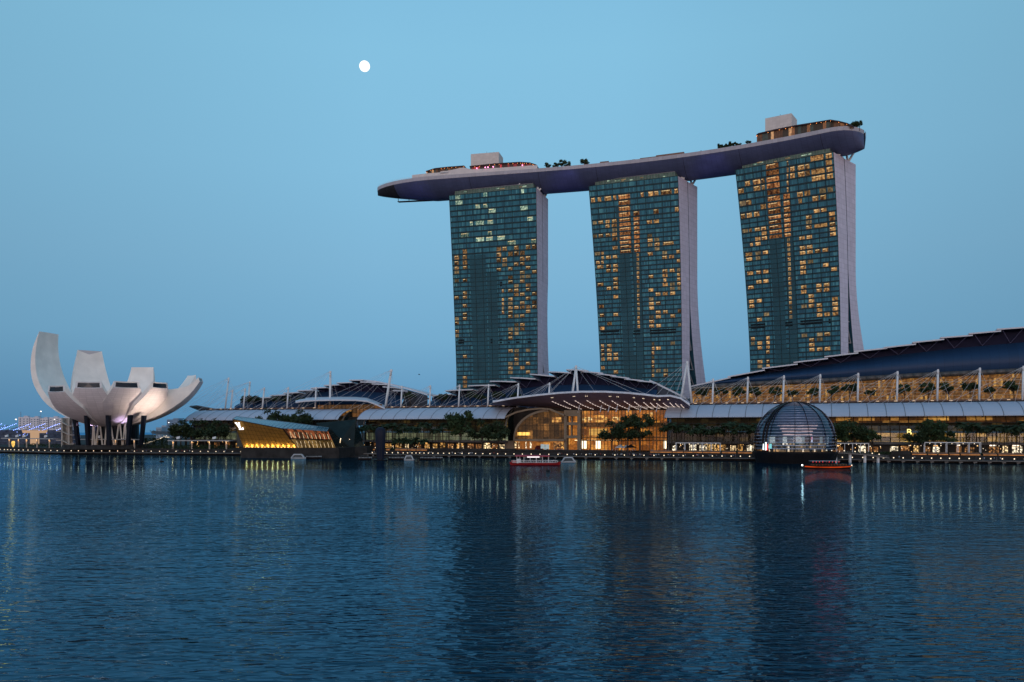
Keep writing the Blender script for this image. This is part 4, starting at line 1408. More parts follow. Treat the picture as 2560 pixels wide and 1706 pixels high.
# ------------------------------------------------------------------ stepped blue roofs of the three halls
roof_blue = M("blue roof cladding", (0.012, 0.040, 0.098), 0.5, spec=.25, var=0.12, scale=0.04, panel=(4.5, 60), line=0.75)
navy = M("navy wall and soffit shade", (0.010, 0.011, 0.034), 0.6, var=0.15)
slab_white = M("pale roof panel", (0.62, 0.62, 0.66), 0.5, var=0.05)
strut_mat = M("roof strut", (0.10, 0.10, 0.17), 0.5)
slate = M("slate end wall", (0.06, 0.07, 0.09), 0.6)
def interp(pl, x):
    if x <= pl[0][0]:
        return pl[0][1]
    for (xa, ya), (xb, yb) in zip(pl, pl[1:]):
        if x <= xb:
            return ya + (yb - ya) * (x - xa) / (xb - xa)
    return pl[-1][1]
def hall(label, slabs, top, bot, nf=76, nw=84, nb=118, drop=4.0, tip=0.0, bulge=2.5):
    x0, x1 = slabs[0][0], slabs[-1][2]
    c = Q((x0 + x1) / 2, 1000, nw + 15)
    root = empty("stepped_roof_hall", V((c.x, c.y, 31.6)))
    tag(root, label, "hall", "halls with stepped blue roofs")
    SL = []
    for (xa, ya, xb, yb) in slabs:
        a, b = Q(xa, ya, nf), Q(xb, yb, nf)
        SL.append((SN(a), SN(b)))
    for (sa, _, za), (sb, _, zb) in SL:
        mb = MB()
        th = .75
        zm = (za + zb) / 2
        tipn = nf - tip
        sm_ = (sa + sb) / 2
        f = [W(sa, nf, za - th), W(sm_, tipn, zm - th), W(sb, nf, zb - th), W(sb, nb, zb - th - drop), W(sa, nb, za - th - drop)]
        t = [W(sa, nf, za), W(sm_, tipn, zm), W(sb, nf, zb), W(sb, nb, zb - drop), W(sa, nb, za - drop)]
        for k in range(5):
            mb.poly([f[k], f[(k + 1) % 5], t[(k + 1) % 5], t[k]])
        mb.poly(t)
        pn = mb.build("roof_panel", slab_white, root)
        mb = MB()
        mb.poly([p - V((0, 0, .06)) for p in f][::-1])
        mb.build("soffit", navy, pn)  # dark sheet under the pale slab; underside's shade is put into its colour
    # blue front slope
    xa, xb = top[0][0], top[-1][0]
    n = 40
    TOP, rings, uvs = [], [], []
    for i in range(n + 1):
        x = xa + (xb - xa) * i / n
        tp, bp = Q(x, interp(top, x), nw), Q(x, interp(bot, x), nw - 7)
        s, _, zt = SN(tp)
        _, _, zb = SN(bp)
        TOP.append((s, zt))
        rings.append([W(s, nw - 7 + 7 * f ** 1.0 - bulge * math.sin(math.pi * f), zb + (zt - zb) * f) for f in (0, .2, .4, .6, .8, 1.0)])
        uvs.append([(s, 40 * f) for f in (0, .2, .4, .6, .8, 1.0)])
    mb = MB()
    mb.loft(rings, closed=False, flip=True, uvs=uvs)
    mb.build("front_slope", roof_blue, root, smooth=True)
    # dark recessed wall between the slope and the panels
    def ztop(s):
        for (sa, _, za), (sb, _, zb) in SL:
            if sa <= s <= sb:
                return za + (zb - za) * (s - sa) / (sb - sa)
        return SL[0][0][2] if s < SL[0][0][0] else SL[-1][1][2]
    mb = MB()
    m = 160
    prev = None
    for i in range(m + 1):
        s = TOP[0][0] + (TOP[-1][0] - TOP[0][0]) * i / m
        zt = interp(TOP, s)
        zz_ = max(ztop(s) - .95, zt + .05)
        if prev:
            zc = min(zz_, prev[2])
            mb.poly([W(prev[0], nw, prev[1]), W(s, nw, zt), W(s, nw, max(zc, zt)), W(prev[0], nw, max(zc, prev[1]))])
        prev = (s, zt, zz_)
    mb.build("recessed_wall", navy, root)
    for (sa, _, za), (sb, _, zb) in SL:
        if sb - sa < 4:
            continue
        sm_ = (sa + sb) / 2
        zt = interp(TOP, sm_)
        if zt > (za + zb) / 2 - 1.5:
            continue
        mb = MB()
        mb.tube(W(sm_, nw - .4, zt + .1), W(sa + (sb - sa) * .18, nf + 1.0, za + (zb - za) * .18 - .8), .22, n=5)
        mb.tube(W(sm_, nw - .4, zt + .1), W(sa + (sb - sa) * .82, nf + 1.0, za + (zb - za) * .82 - .8), .22, n=5)
        mb.build("v_brace", strut_mat, root)
    # end walls
    for (s, zt), f in ((TOP[0], False), (TOP[-1], True)):
        mb = MB()
        q = [W(s, nw - 7, 31.6), W(s, nb, 31.6), W(s, nb, zt - 1), W(s, nw, zt)]
        mb.poly(q)
        mb.build("side_wall", slate, root)
    return root, SL, TOP
def zz2(pts, ox, oy, k):
    return [tuple((ox + v / k) if i % 2 == 0 else (oy + v / k) for i, v in enumerate(p)) for p in pts]
north_sl = zz2([(175, 500, 345, 492), (328, 480, 498, 474), (480, 455, 642, 447), (625, 430, 787, 422), (770, 404, 932, 396), (908, 376, 1072, 369), (1045, 348, 1207, 341), (1180, 322, 1342, 316), (1310, 293, 1460, 290), (1430, 310, 1590, 318), (1550, 331, 1705, 339), (1665, 362, 1815, 372), (1770, 402, 1890, 406)], 560, 880, 4.2)
hall_n, SLn, TOPn = hall("north hall with stepped navy roof, leftmost behind the gold pavilion", north_sl, zz2([(170, 540), (500, 500), (900, 432), (1150, 414), (1400, 414), (1700, 430), (1900, 470)], 560, 880, 4.2), zz2([(170, 600), (1900, 600)], 560, 880, 4.2))
# the long pale verge that sweeps down the right side of that roof
def verge(root, pts, nf, nb, wd=1.2, drop=4):
    mb = MB()
    P = [SN(Q(x, y, nf)) for x, y in pts]
    for (sa, _, za), (sb, _, zb) in zip(P, P[1:]):
        mb.hexa([W(sa, nf, za - wd), W(sb, nf, zb - wd), W(sb, nb, zb - wd - drop), W(sa, nb, za - wd - drop), W(sa, nf, za), W(sb, nf, zb), W(sb, nb, zb - drop), W(sa, nb, za - drop)])
    mb.build("verge_roof", slab_white, root)
verge(hall_n, zz2([(1460, 291), (1600, 305), (1750, 335), (1900, 372), (2050, 415), (2135, 442)], 560, 880, 4.2), 92, 118, 1.0, 1.0)
mb = MB()
Pn = [SN(Q(x, y, 92)) for x, y in zz2([(1880, 372), (2050, 418), (2135, 445)], 560, 880, 4.2)]
for (sa, _, za), (sb, _, zb) in zip(Pn, Pn[1:]):
    mb.poly([W(sa, 92.5, 31.6), W(sb, 92.5, 31.6), W(sb, 92.5, zb - 1.05), W(sa, 92.5, za - 1.05)])
mb.build("end_gable", slate, hall_n)
mid_sl = zz2([(0, 378, 165, 362), (115, 333, 355, 322), (312, 290, 545, 285), (500, 250, 725, 255), (675, 218, 895, 230), (845, 188, 1058, 208), (1005, 168, 1200, 178), (1160, 150, 1345, 158), (1290, 166, 1475, 180), (1420, 186, 1590, 203), (1540, 206, 1705, 224), (1660, 230, 1830, 246), (1775, 248, 1900, 256)], 1080, 880, 3.46)
hall_m, SLm, TOPm = hall("middle hall with stepped navy roof, in front of the left and centre hotel towers", mid_sl, zz2([(0, 420), (300, 382), (700, 325), (1000, 292), (1300, 282), (1600, 292), (1950, 330)], 1080, 880, 3.46), zz2([(0, 485), (1950, 485)], 1080, 880, 3.46), tip=3.0)
verge(hall_m, zz2([(1880, 240), (1960, 275), (2080, 335), (2200, 396)], 1080, 880, 3.46), 84, 112, 1.2, 1.0)
mb = MB()
Pm = [SN(Q(x, y, 84.5)) for x, y in zz2([(1880, 244), (1960, 280), (2080, 340), (2200, 400)], 1080, 880, 3.46)]
for (sa, _, za), (sb, _, zb) in zip(Pm, Pm[1:]):
    mb.poly([W(sa, 84.6, 31.6), W(sb, 84.6, 31.6), W(sb, 84.6, zb - 1.25), W(sa, 84.6, za - 1.25)])
mb.build("end_gable", slate, hall_m)
south_sl = [(1722, 966, 1826, 943), (1819, 941, 1912, 924), (1905, 920, 1994, 909), (1984, 905, 2070, 895), (2061, 891, 2146, 881), (2135, 878, 2218, 869), (2209, 868, 2290, 859), (2281, 855, 2361, 847), (2351, 843, 2432, 837), (2422, 833, 2503, 826), (2492, 822, 2575, 816), (2566, 813, 2660, 806)]
hall_s, SLs, TOPs = hall("south hall at right, long navy stepped roof climbing over an amber lit wall", south_sl, [(1735, 965), (1820, 945), (2000, 922), (2200, 893), (2400, 870), (2560, 856), (2650, 850)], [(1735, 968), (1800, 960), (1900, 953.5), (2000, 949.5), (2100, 944.5), (2300, 933), (2560, 921), (2650, 917)], bulge=4.0)
# gutter and amber lit wall of the south hall
amber = LITROOMS("amber terrace hall", (1.1, 4.6), [(0, (.14, .055, .012)), (.3, (.20, .085, .02)), (.55, (.10, .045, .013)), (.75, (.27, .125, .03)), (.95, (.50, .26, .065))], .82, detail=.8, seed=2)
mb, mg = MB(), MB()
prev = None
for i in range(41):
    x = 1726 + (2650 - 1726) * i / 40
    yb = interp([(1726, 968), (1800, 960), (1900, 953.5), (2000, 949.5), (2100, 944.5), (2300, 933), (2560, 921), (2650, 917)], x)
    s, _, z = SN(Q(x, yb, 77))
    if prev:
        mb.poly([W(prev[0], 79, 31.6), W(s, 79, 31.6), W(s, 79, z - .6), W(prev[0], 79, prev[1] - .6)], 0, [(prev[0], 0), (s, 0), (s, z - 31), (prev[0], prev[1] - 31)])
        mg.tube(W(prev[0], 76, prev[1] - 1.4), W(s, 76, z - 1.4), 1.5, n=10)
    prev = (s, z)
mb.build("amber_wall", amber, hall_s)
mg.build("gutter", M("bronze gutter", (.11, .10, .095), .45, metal=.3), hall_s, smooth=True)
rail = M("pale rail", (.5, .42, .30), .5)
s0, s1 = SN(Q(1735, 1000, 74))[0], SN(Q(2650, 1000, 74))[0]
mb = MB()
for k in range(6):
    z = 33.2 + k * 1.75
    za = min(z, 40.5 + k * .3)
    mb.bar(W(s0, 74, z), W(s1, 74, z + k * .28), .14, .2)
mb.build("louvre_rail", rail, hall_s)
s = s0 + 6
while s < s1:
    mb = MB()
    mb.tube(W(s, 74.2, 31.6), W(s, 74.2, 42.5 + (s - s0) * .012), .16, n=6)
    s += 16.5
    mb.build("rail_post", rail, hall_s)

# ------------------------------------------------------------------ barrel vaulted arcades along the promenade
canopy_mat = M("canopy membrane", (0.42, 0.46, 0.54), 0.5, var=0.05, scale=0.06)
seam_mat = M("canopy seam", (0.18, 0.19, 0.21), 0.5)
bronze_mul = M("bronze mullion", (0.035, 0.024, 0.014), 0.5)
arc_glass = GLASS("arcade glass", (0.62, 0.60, 0.56), 0.03, 0.04)
ledge_mat = M("stone ledge", (0.12, 0.11, 0.105), 0.8, var=.2)
lit_dim = LITROOMS("arcade upper floor dim", (4.5, 3.0), [(0, (.012, .010, .006)), (.5, (.035, .026, .012)), (.85, (.09, .06, .02))], .8, seed=1)
lit_green = LITROOMS("arcade middle floor", (3.0, 5.0), [(0, (.10, .12, .075)), (.4, (.15, .165, .10)), (.7, (.055, .06, .04)), (.93, (.32, .31, .18))], 1.3, seed=4, detail=.5)
lit_amber = LITROOMS("arcade amber floor", (4.0, 3.0), [(0, (.10, .038, .010)), (.3, (.05, .022, .008)), (.55, (.42, .20, .045)), (.85, (.70, .36, .08))], 1.15, seed=6)
lit_yellow = LITROOMS("arcade yellow floor", (5.0, 2.5), [(0, (.26, .15, .03)), (.4, (.07, .045, .015)), (.65, (.60, .34, .08)), (.92, (.85, .55, .16))], .9, seed=8)
def shop_mat(i):
    cs = [((.9, .55, .2), 1.3), ((1, .72, .38), 1.6), ((.5, .22, .07), 1.0), ((.75, .38, .10), 1.1), ((1, .85, .6), 1.9), ((.35, .14, .04), .9)]
    c, s_ = cs[i]
    return LITROOMS("shop interior %d" % i, (.8, .7), [(0, tuple(.06 * v for v in c)), (.3, tuple(.35 * v for v in c)), (.6, tuple(.7 * v for v in c)), (.85, c)], s_, seed=i + 10, detail=.6)
shops = [shop_mat(i) for i in range(6)]
unlit = M("unlit shop", (.03, .028, .026), .4)
CAN = [(37.0, 23.5), (39.0, 25.4), (42.5, 27.4), (47, 29.2), (52, 30.4), (57.5, 31.0)]
def arcade(label, xl, xr, sections, lit_p, seed, bay=9.0, can_dz=0.0):
    rr = random.Random(seed)
    s0, s1 = SN(Q(xl, 1040, 37))[0], SN(Q(xr, 1040, 37))[0]
    root = empty("shopping_arcade", W((s0 + s1) / 2, 48, PROM_Z))
    tag(root, label, "shopping arcade", "vaulted arcades along the promenade")
    s = s0
    while s < s1 - 1:
        e = min(s + bay, s1)
        mb = MB()
        g = .14
        front = [[W(s + g, n, z + can_dz) for n, z in CAN], [W(e - g, n, z + can_dz) for n, z in CAN]]
        back = [[p - V((0, 0, .35)) for p in r_] for r_ in front]
        mb.loft(front, closed=False)
        mb.loft(back, closed=False, flip=True)
        mb.poly([front[0][0], front[1][0], back[1][0], back[0][0]])
        for q, fl in ((0, 0), (1, 1)):
            for k in range(len(CAN) - 1):
                mb.poly([front[q][k], front[q][k + 1], back[q][k + 1], back[q][k]])
        mb.build("canopy_panel", canopy_mat, root, smooth=False)
        s = e
    s = s0
    while s <= s1 + .1:
        mb = MB()
        ss = min(s, s1)
        for (na, za), (nb_, zb) in zip(CAN, CAN[1:]):
            mb.bar(W(ss, na, za - .12 + can_dz), W(ss, nb_, zb - .12 + can_dz), .34, .42)
        mb.bar(W(ss, 37.2, 23.3 + can_dz), W(ss, 42, 22.6 + can_dz), .25, .5)
        s += bay
        mb.build("canopy_rib", seam_mat, root)
    # vault glazing
    VG = [(40.6, 9.6), (40.6, 14.5), (41.4, 18.5), (43.6, 22.5), (47.5, 26.0)]
    mb = MB()
    mb.loft([[W(s0 + 2, n, z) for n, z in VG], [W(s1 - 1, n, z) for n, z in VG]], closed=False)
    mb.build("vault_glass", arc_glass, root)
    mb = MB()
    k = 0
    s = s0 + 2
    while s <= s1 - .5:
        for (na, za), (nb_, zb) in zip(VG, VG[1:]):
            mb.bar(W(s, na - .12, za), W(s, nb_ - .12, zb), .26 if k % 2 else .42, .3)
        k += 1
        s += bay / 2
    for z, n in ((12.0, 40.5), (14.5, 40.5), (16.5, 40.9), (18.5, 41.3), (20.5, 42.4), (22.5, 43.5)):
        mb.bar(W(s0 + 2, n - .1, z), W(s1 - 1, n - .1, z), .2, .22)
    mb.build("vault_mullion", bronze_mul, root)
    # floors behind the glass
    for (xa, xb, mats) in sections:
        sa, sb = max(s0 + 2, SN(Q(xa, 1080, 40))[0]), min(s1 - 1, SN(Q(xb, 1080, 40))[0])
        for (z0, z1, n, mt) in ((9.6, 14.6, 45.5, mats[0]), (15.2, 19.6, 46.0, mats[1]), (19.9, 25.5, 48.5, mats[2])):
            mb = MB()
            mb.poly([W(sa, n, z0), W(sb, n, z0), W(sb, n, z1), W(sa, n, z1)], 0, [(sa, z0), (sb, z0), (sb, z1), (sa, z1)])
            mb.build("interior_floor", mt, root)
    mb = MB()
    for z in (9.4, 14.9, 19.75):
        mb.hexa([W(s0 + 2, 41.2, z - .2), W(s1 - 1, 41.2, z - .2), W(s1 - 1, 50, z - .2), W(s0 + 2, 50, z - .2), W(s0 + 2, 41.2, z + .2), W(s1 - 1, 41.2, z + .2), W(s1 - 1, 50, z + .2), W(s0 + 2, 50, z + .2)])
    mb.build("floor_slab", dark_concrete, root)
    mb = MB()
    mb.hexa([W(s0 + 1, 38.6, 8.3), W(s1, 38.6, 8.3), W(s1, 44, 8.3), W(s0 + 1, 44, 8.3), W(s0 + 1, 38.6, 9.58), W(s1, 38.6, 9.58), W(s1, 44, 9.58), W(s0 + 1, 44, 9.58)])
    mb.build("stone_ledge", ledge_mat, root)
    # shop fronts at promenade level
    mb = MB()
    mb.poly([W(s0 + 1, 44.0, PROM_Z), W(s1, 44.0, PROM_Z), W(s1, 44.0, 8.3), W(s0 + 1, 44.0, 8.3)])
    mb.build("shop_wall", unlit, root)
    s = s0 + 3
    while s < s1 - 5:
        wd = rr.uniform(2.2, 5.5)
        if rr.random() < lit_p:
            mb = MB()
            n = 43.6
            h = rr.uniform(6.6, 8.0)
            mb.poly([W(s, n, PROM_Z + .25), W(s + wd, n, PROM_Z + .25), W(s + wd, n, h), W(s, n, h)], 0, [(s, 0), (s + wd, 0), (s + wd, 4), (s, 4)])
            sh = mb.build("shop_window", rr.choice(shops), root)
            mb = MB()
            mb.bar(W(s, n - .15, h + .12), W(s + wd, n - .15, h + .12), .3, .22)
            for q in range(int(wd / 1.6) + 2):
                sq = min(s + q * 1.6, s + wd)
                mb.bar(W(sq, n - .12, PROM_Z + .2), W(sq, n - .12, h), .1, .1)
            mb.build("shop_frame", bronze_mul, sh)
            if rr.random() < .3:
                mb = MB()
                mb.hexa([W(s + .4, 43.1, h + .3), W(s + wd * .7, 43.1, h + .3), W(s + wd * .7, 43.3, h + .3), W(s + .4, 43.3, h + .3), W(s + .4, 43.1, h + .85), W(s + wd * .7, 43.1, h + .85), W(s + wd * .7, 43.3, h + .85), W(s + .4, 43.3, h + .85)])
                mb.build("shop_sign", E("shop sign light", (1, .8, .6), 2.2, .6, 1.2) if rr.random() < .7 else E("shop sign amber", (1, .5, .15), 1.6, .6, 1.2), root)
        s += wd + rr.uniform(.5, 2.5)
    ash = E("amber shop lamp", (1, .55, .2), 2.4)
    for q in range(min(95, int((s1 - s0) * lit_p / 1.6))):
        mb = MB()
        mb.sphere(W(rr.uniform(s0 + 3, s1 - 3), rr.uniform(36, 43), rr.choice((4.6, 5.6, 6.4, 7.2, 7.8))), rr.uniform(.12, .26), 6, 4)
        mb.build("shop_lamp", rr.choice((lamp_warm, ash)), root)
    # end arches
    mb = MB()
    for ss in (s0 + 2, s1 - 1):
        for (na, za), (nb_, zb) in zip([(39.8, PROM_Z)] + VG, VG + [(54, 29)]):
            mb.bar(W(ss, na - .3, za), W(ss, nb_ - .3, zb), .5, .6)
    mb.build("end_arch", concrete, root)
    mb = MB()
    for ss in (s0 + 1.5, s1 - .6):
        mb.poly([W(ss, 44, PROM_Z), W(ss, 58, PROM_Z), W(ss, 58, 30), W(ss, 52, 28.5), W(ss, 47.5, 25.9), W(ss, 44, 22)])
    mb.build("end_wall", pav_dark, root)
    mb = MB()
    mb.hexa([W(s0 + 2, 56.5, 30.5), W(s1, 56.5, 30.5), W(s1, 84, 30.5), W(s0 + 2, 84, 30.5), W(s0 + 2, 56.5, 31.5), W(s1, 56.5, 31.5), W(s1, 84, 31.5), W(s0 + 2, 84, 31.5)])
    mb.hexa([W(s0 + 2, 57.7, 31.5), W(s1, 57.7, 31.5), W(s1, 58.2, 31.5), W(s0 + 2, 58.2, 31.5), W(s0 + 2, 57.7, 32.3), W(s1, 57.7, 32.3), W(s1, 58.2, 32.3), W(s0 + 2, 58.2, 32.3)], 1)
    mb.build("roof_terrace", [dark_concrete, M("terrace parapet", (.16, .10, .08), .7)], root)
    mb = MB()
    s = s0 + 6
    while s < s1 - 3:
        mb.box(W(s, 57.2, 31.9), (1.5, .3, .28), (EU, EN))
        s += bay
    mb.build("terrace_lamp", E("terrace lamp", (1, .72, .5), .9), root)
    return root, s0, s1
dimset = (lit_green, lit_dim, lit_dim)
arcade("north arcade with bluish vaulted canopy, behind the gold pavilion and lotus museum", 462, 845, [(462, 845, dimset)], .25, 1)
arcade("middle arcade with white vaulted canopy and a greenish lit floor behind palms", 893, 1262, [(893, 1262, dimset)], .9, 2)
arcade("south arcade with the longest white vaulted canopy, amber floors right of the dome", 1661, 2640, [(1661, 1900, (lit_dim, lit_dim, lit_dim)), (2060, 2640, (lit_yellow, lit_dim, lit_amber))], .88, 3)

# ------------------------------------------------------------------ central entrance hall with its lens canopy
ent = empty("entrance_hall", W(SN(Q(1470, 1100, 44))[0], 50, PROM_Z))
tag(ent, "glass fronted entrance hall glowing orange under a wide lens shaped canopy", "entrance hall")
def ES(x, n=40):
    return SN(Q(x, 1080, n))[0]
def EZ(x, y, n=40):
    return SN(Q(x, y, n))[2]
orange = LITROOMS("entrance hall orange", (3.4, 3.6), [(0, (.30, .09, .012)), (.3, (.44, .145, .02)), (.6, (.18, .055, .010)), (.8, (.66, .26, .04)), (.95, (1.0, .52, .12))], .95, detail=.55, seed=12)
orange2 = LITROOMS("entrance hall deep orange", (4.2, 4.2), [(0, (.28, .09, .015)), (.5, (.40, .14, .022)), (.8, (.14, .045, .010)), (.95, (.70, .30, .06))], .85, detail=.5, seed=14)
dark_in = LITROOMS("entrance hall dark storey", (3.0, 3.0), [(0, (.02, .012, .006)), (.5, (.055, .026, .01)), (.8, (.12, .05, .015))], .8, seed=15)
def wallq(name, x0, x1, y0, y1, n, mat, parent=ent):
    sa, sb = ES(x0, n), ES(x1, n)
    za, zb = EZ((x0 + x1) / 2, y1, n), EZ((x0 + x1) / 2, y0, n)
    mb = MB()
    mb.poly([W(sa, n, za), W(sb, n, za), W(sb, n, zb), W(sa, n, zb)], 0, [(sa, za), (sb, za), (sb, zb), (sa, zb)])
    return mb.build(name, mat, parent)
# right glass hall: back walls per storey
wallq("interior_floor", 1450, 1668, 1027, 1058, 52, orange)
wallq("interior_floor", 1450, 1668, 1058, 1067, 51, dark_in)
wallq("interior_floor", 1450, 1668, 1067, 1094, 52, orange2)
wallq("interior_floor", 1450, 1668, 1094, 1103, 49, orange2)
wallq("interior_floor", 1450, 1668, 1103, 1126, 47, orange)
for y in (1058, 1066.5, 1094, 1102):
    sa, sb = ES(1450, 44), ES(1668, 44)
    z = EZ(1560, y, 44)
    mb = MB()
    mb.hexa([W(sa, 43, z - .25), W(sb, 43, z - .25), W(sb, 53, z - .25), W(sa, 53, z - .25), W(sa, 43, z + .25), W(sb, 43, z + .25), W(sb, 53, z + .25), W(sa, 53, z + .25)])
    mb.build("floor_slab", M("amber slab edge", (.22, .11, .04), .7), ent)
for (x0, x1, y0, y1) in ((1470, 1518, 1043, 1056), (1530, 1548, 1043, 1056), (1454, 1466, 1043, 1056), (1618, 1632, 1032, 1050)):
    wallq("lit_room", x0, x1, y0, y1, 50.5, LITROOMS("lit room %d" % x0, (1.2, 1.3), [(0, (.35, .14, .03)), (.5, (.8, .42, .10)), (.85, (1.0, .75, .35))], 1.1, seed=x0 % 17))
for (x0, x1, y0, y1) in ((1473, 1517, 1072, 1089),):
    wallq("lit_room", x0, x1, y0, y1, 50.5, E("bright gallery", (.9, .5, .12), .75, .3, .3))
for (x0, x1) in ((1455, 1466.5), (1489.5, 1501.5), (1659, 1666)):
    wallq("bright_doorway", x0, x1, 1101, 1122, 44.5, E("bright doorway light", (1, .86, .62), 2.2, .1, .3))
mb = MB()
for k in range(54):
    x = 1438 + k * 2.3
    if 1455 < x < 1466 or 1490 < x < 1501 or x > 1556:
        continue
    mb.box(W(ES(x, 43.5), 43.4, EZ(1490, 1101.2, 43.4)), (.42, .2, .3), (EU, EN))
mb.build("light_row", E("row of small lamps", (1, .66, .35), 4.0), ent)
mb = MB()
x = 1450
while x <= 1668:
    wd = .32 if int(x) % 3 else .5
    mb.bar(W(ES(x, 42.6), 42.6, PROM_Z), W(ES(x, 42.6), 42.6, EZ(1560, 1027, 42.6)), wd, .5)
    x += 8.7
for y in (1036, 1046, 1078, 1102):
    mb.bar(W(ES(1450, 42.6), 42.7, EZ(1560, y, 42.6)), W(ES(1668, 42.6), 42.7, EZ(1560, y, 42.6)), .18, .2)
mb.build("curtain_mullion", M("amber lit mullion", (.20, .11, .05), .6), ent)  # amber light of the hall is put into the mullion colour
wallq("hall_glass", 1450, 1668, 1027, 1124, 42.4, GLASS("entrance glass", (.95, .92, .86), .012))
# concrete frame with openings
cf = M("warm concrete frame", (.24, .18, .125), .8, var=.15)
def solid(name, x0, x1, y0, y1, n0, n1, mat, parent=ent):
    sa, sb = ES(x0, n0), ES(x1, n0)
    za, zb = EZ((x0 + x1) / 2, y1, n0), EZ((x0 + x1) / 2, y0, n0)
    mb = MB()
    mb.hexa([W(sa, n0, za), W(sb, n0, za), W(sb, n1, za), W(sa, n1, za), W(sa, n0, zb), W(sb, n0, zb), W(sb, n1, zb), W(sa, n1, zb)])
    return mb.build(name, mat, parent)
solid("frame_post", 1410, 1416.5, 1026, 1125, 41, 46, cf)
solid("frame_post", 1443, 1451, 1026, 1125, 41, 46, cf)
solid("frame_beam", 1416.6, 1442.9, 1026, 1041, 41.2, 45.8, cf)
solid("frame_beam", 1416.6, 1442.9, 1056, 1063.5, 41.2, 45.8, cf)
solid("frame_beam", 1416.6, 1442.9, 1089, 1096, 41.2, 45.8, cf)
wallq("interior_floor", 1416, 1443, 1041, 1056, 46.5, orange)
wallq("interior_floor", 1416, 1443, 1063, 1089, 46.5, orange2)
wallq("interior_floor", 1416, 1443, 1096, 1126, 46.5, orange)
solid("frame_post", 1428, 1431, 1041, 1056, 43, 45, cf)
solid("frame_post", 1427, 1430, 1063.5, 1089, 43, 45, cf)
# arched vault end
def arch_pt(f):                               # quarter ellipse from springing at left to the crown at right
    a = math.pi - f * math.pi / 2
    return 1372 + 87 * math.cos(a), 1098 - 71 * math.sin(a)
mb = MB()
prev = None
for k in range(25):
    x, y = arch_pt(k / 24)
    p = W(ES(x, 40.4), 40.4, EZ(1340, y, 40.4))
    if prev:
        mb.bar(prev, p, 1.0, 1.3)
    prev = p
for (xa, ya, xb, yb) in ((1258, 1046, 1290, 1031), (1290, 1031, 1320, 1024.5), (1320, 1024.5, 1350, 1022), (1350, 1022, 1375, 1024), (1375, 1024, 1411, 1039)):
    mb.bar(W(ES(xa, 39.5), 39.5, EZ(1330, ya, 39.5)), W(ES(xb, 39.5), 39.5, EZ(1330, yb, 39.5)), 1.6, 1.0)
mb.build("arch_rim", cf, ent)
amber_arch = LITROOMS("arch hall", (3.4, 4.0), [(0, (.07, .032, .010)), (.35, (.14, .06, .016)), (.65, (.04, .02, .008)), (.85, (.28, .12, .03))], .85, seed=21)
mb = MB()
pts = [arch_pt(k / 24) for k in range(25)] + [(1411, 1030), (1411, 1098)]
P_ = [W(ES(x, 47), 47, EZ(1340, y, 47)) for x, y in pts]
mb.poly(P_, 0, [(SN(p)[0], p.z) for p in P_])
mb.build("interior_floor", amber_arch, ent)
wallq("lit_room", 1294, 1325, 1081, 1089, 46.6, E("yellow gallery", (1, .55, .12), 1.5, .3, .3))
wallq("lit_room", 1380, 1404, 1044, 1056, 46.6, LITROOMS("arch lit rooms", (1.5, 1.6), [(0, (.3, .12, .03)), (.5, (.8, .4, .1))], 1.0, seed=2))
mb = MB()
for x in range(1296, 1411, 9):
    f = 0
    yt = 1098 - 71 * math.sqrt(max(0, 1 - ((x - 1372) / 87.0) ** 2)) if x < 1372 else 1027 + (x - 1372) * .1
    mb.bar(W(ES(x, 41.5), 41.5, EZ(1340, 1098, 41.5)), W(ES(x, 41.5), 41.5, EZ(1340, yt, 41.5)), .22, .3)
for y in (1050, 1064, 1078):
    xa = 1372 - 87 * math.sqrt(1 - ((1098 - y) / 71.0) ** 2)
    mb.bar(W(ES(xa, 41.5), 41.5, EZ(1340, y, 41.5)), W(ES(1410, 41.5), 41.5, EZ(1340, y, 41.5)), .16, .2)
mb.build("arch_mullion", bronze_mul, ent)
solid("stone_ledge", 1283, 1411, 1098, 1103.5, 39, 46, cf)
wallq("shop_wall", 1262, 1411, 1103.5, 1126, 45, orange2)
for (x0, x1, m_) in ((1264, 1272, 3), (1286, 1292, 1), (1325, 1329, 4), (1296, 1299, 1), (1314, 1316, 4), (1383, 1400, 2), (1402, 1409, 3)):
    wallq("shop_window", x0, x1, 1105, 1121, 44.6, shops[m_])
solid("frame_post", 1262, 1285, 1102, 1126, 42.5, 44, cf)
# big dark backing so nothing shows through the hall
wallq("rear_wall", 1262, 1668, 1018, 1127, 54.5, dark_concrete)
# lens canopy
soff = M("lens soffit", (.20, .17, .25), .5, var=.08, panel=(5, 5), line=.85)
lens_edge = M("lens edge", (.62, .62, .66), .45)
FR = zz2([(525, 440), (700, 408), (900, 383), (1100, 363), (1290, 353), (1500, 353), (1700, 364), (1850, 379), (1950, 392), (2060, 388), (2150, 410), (2230, 468)], 1080, 880, 3.46)
BK = zz2([(525, 442), (760, 466), (940, 482), (1130, 496), (1300, 503), (1500, 505), (1700, 503), (1850, 499), (1950, 494), (2060, 488), (2150, 482), (2230, 470)], 1080, 880, 3.46)
fr = [Q(x, y, 33) for x, y in FR]
bk = [Q(x, y, 58) for x, y in BK]
mid = [(a + b) / 2 + V((0, 0, -1.6)) for a, b in zip(fr, bk)]
q1 = [a.lerp(b, .25) + V((0, 0, -1.2)) for a, b in zip(fr, bk)]
q3 = [a.lerp(b, .75) + V((0, 0, -1.2)) for a, b in zip(fr, bk)]
mb = MB()
rows = [fr, q1, mid, q3, bk]
mb.loft(rows, closed=False, uvs=[[(SN(p)[0], j * 6.0) for p in r_] for j, r_ in enumerate(rows)])
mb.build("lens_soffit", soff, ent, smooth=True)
mb = MB()
up = V((0, 0, 1.1))
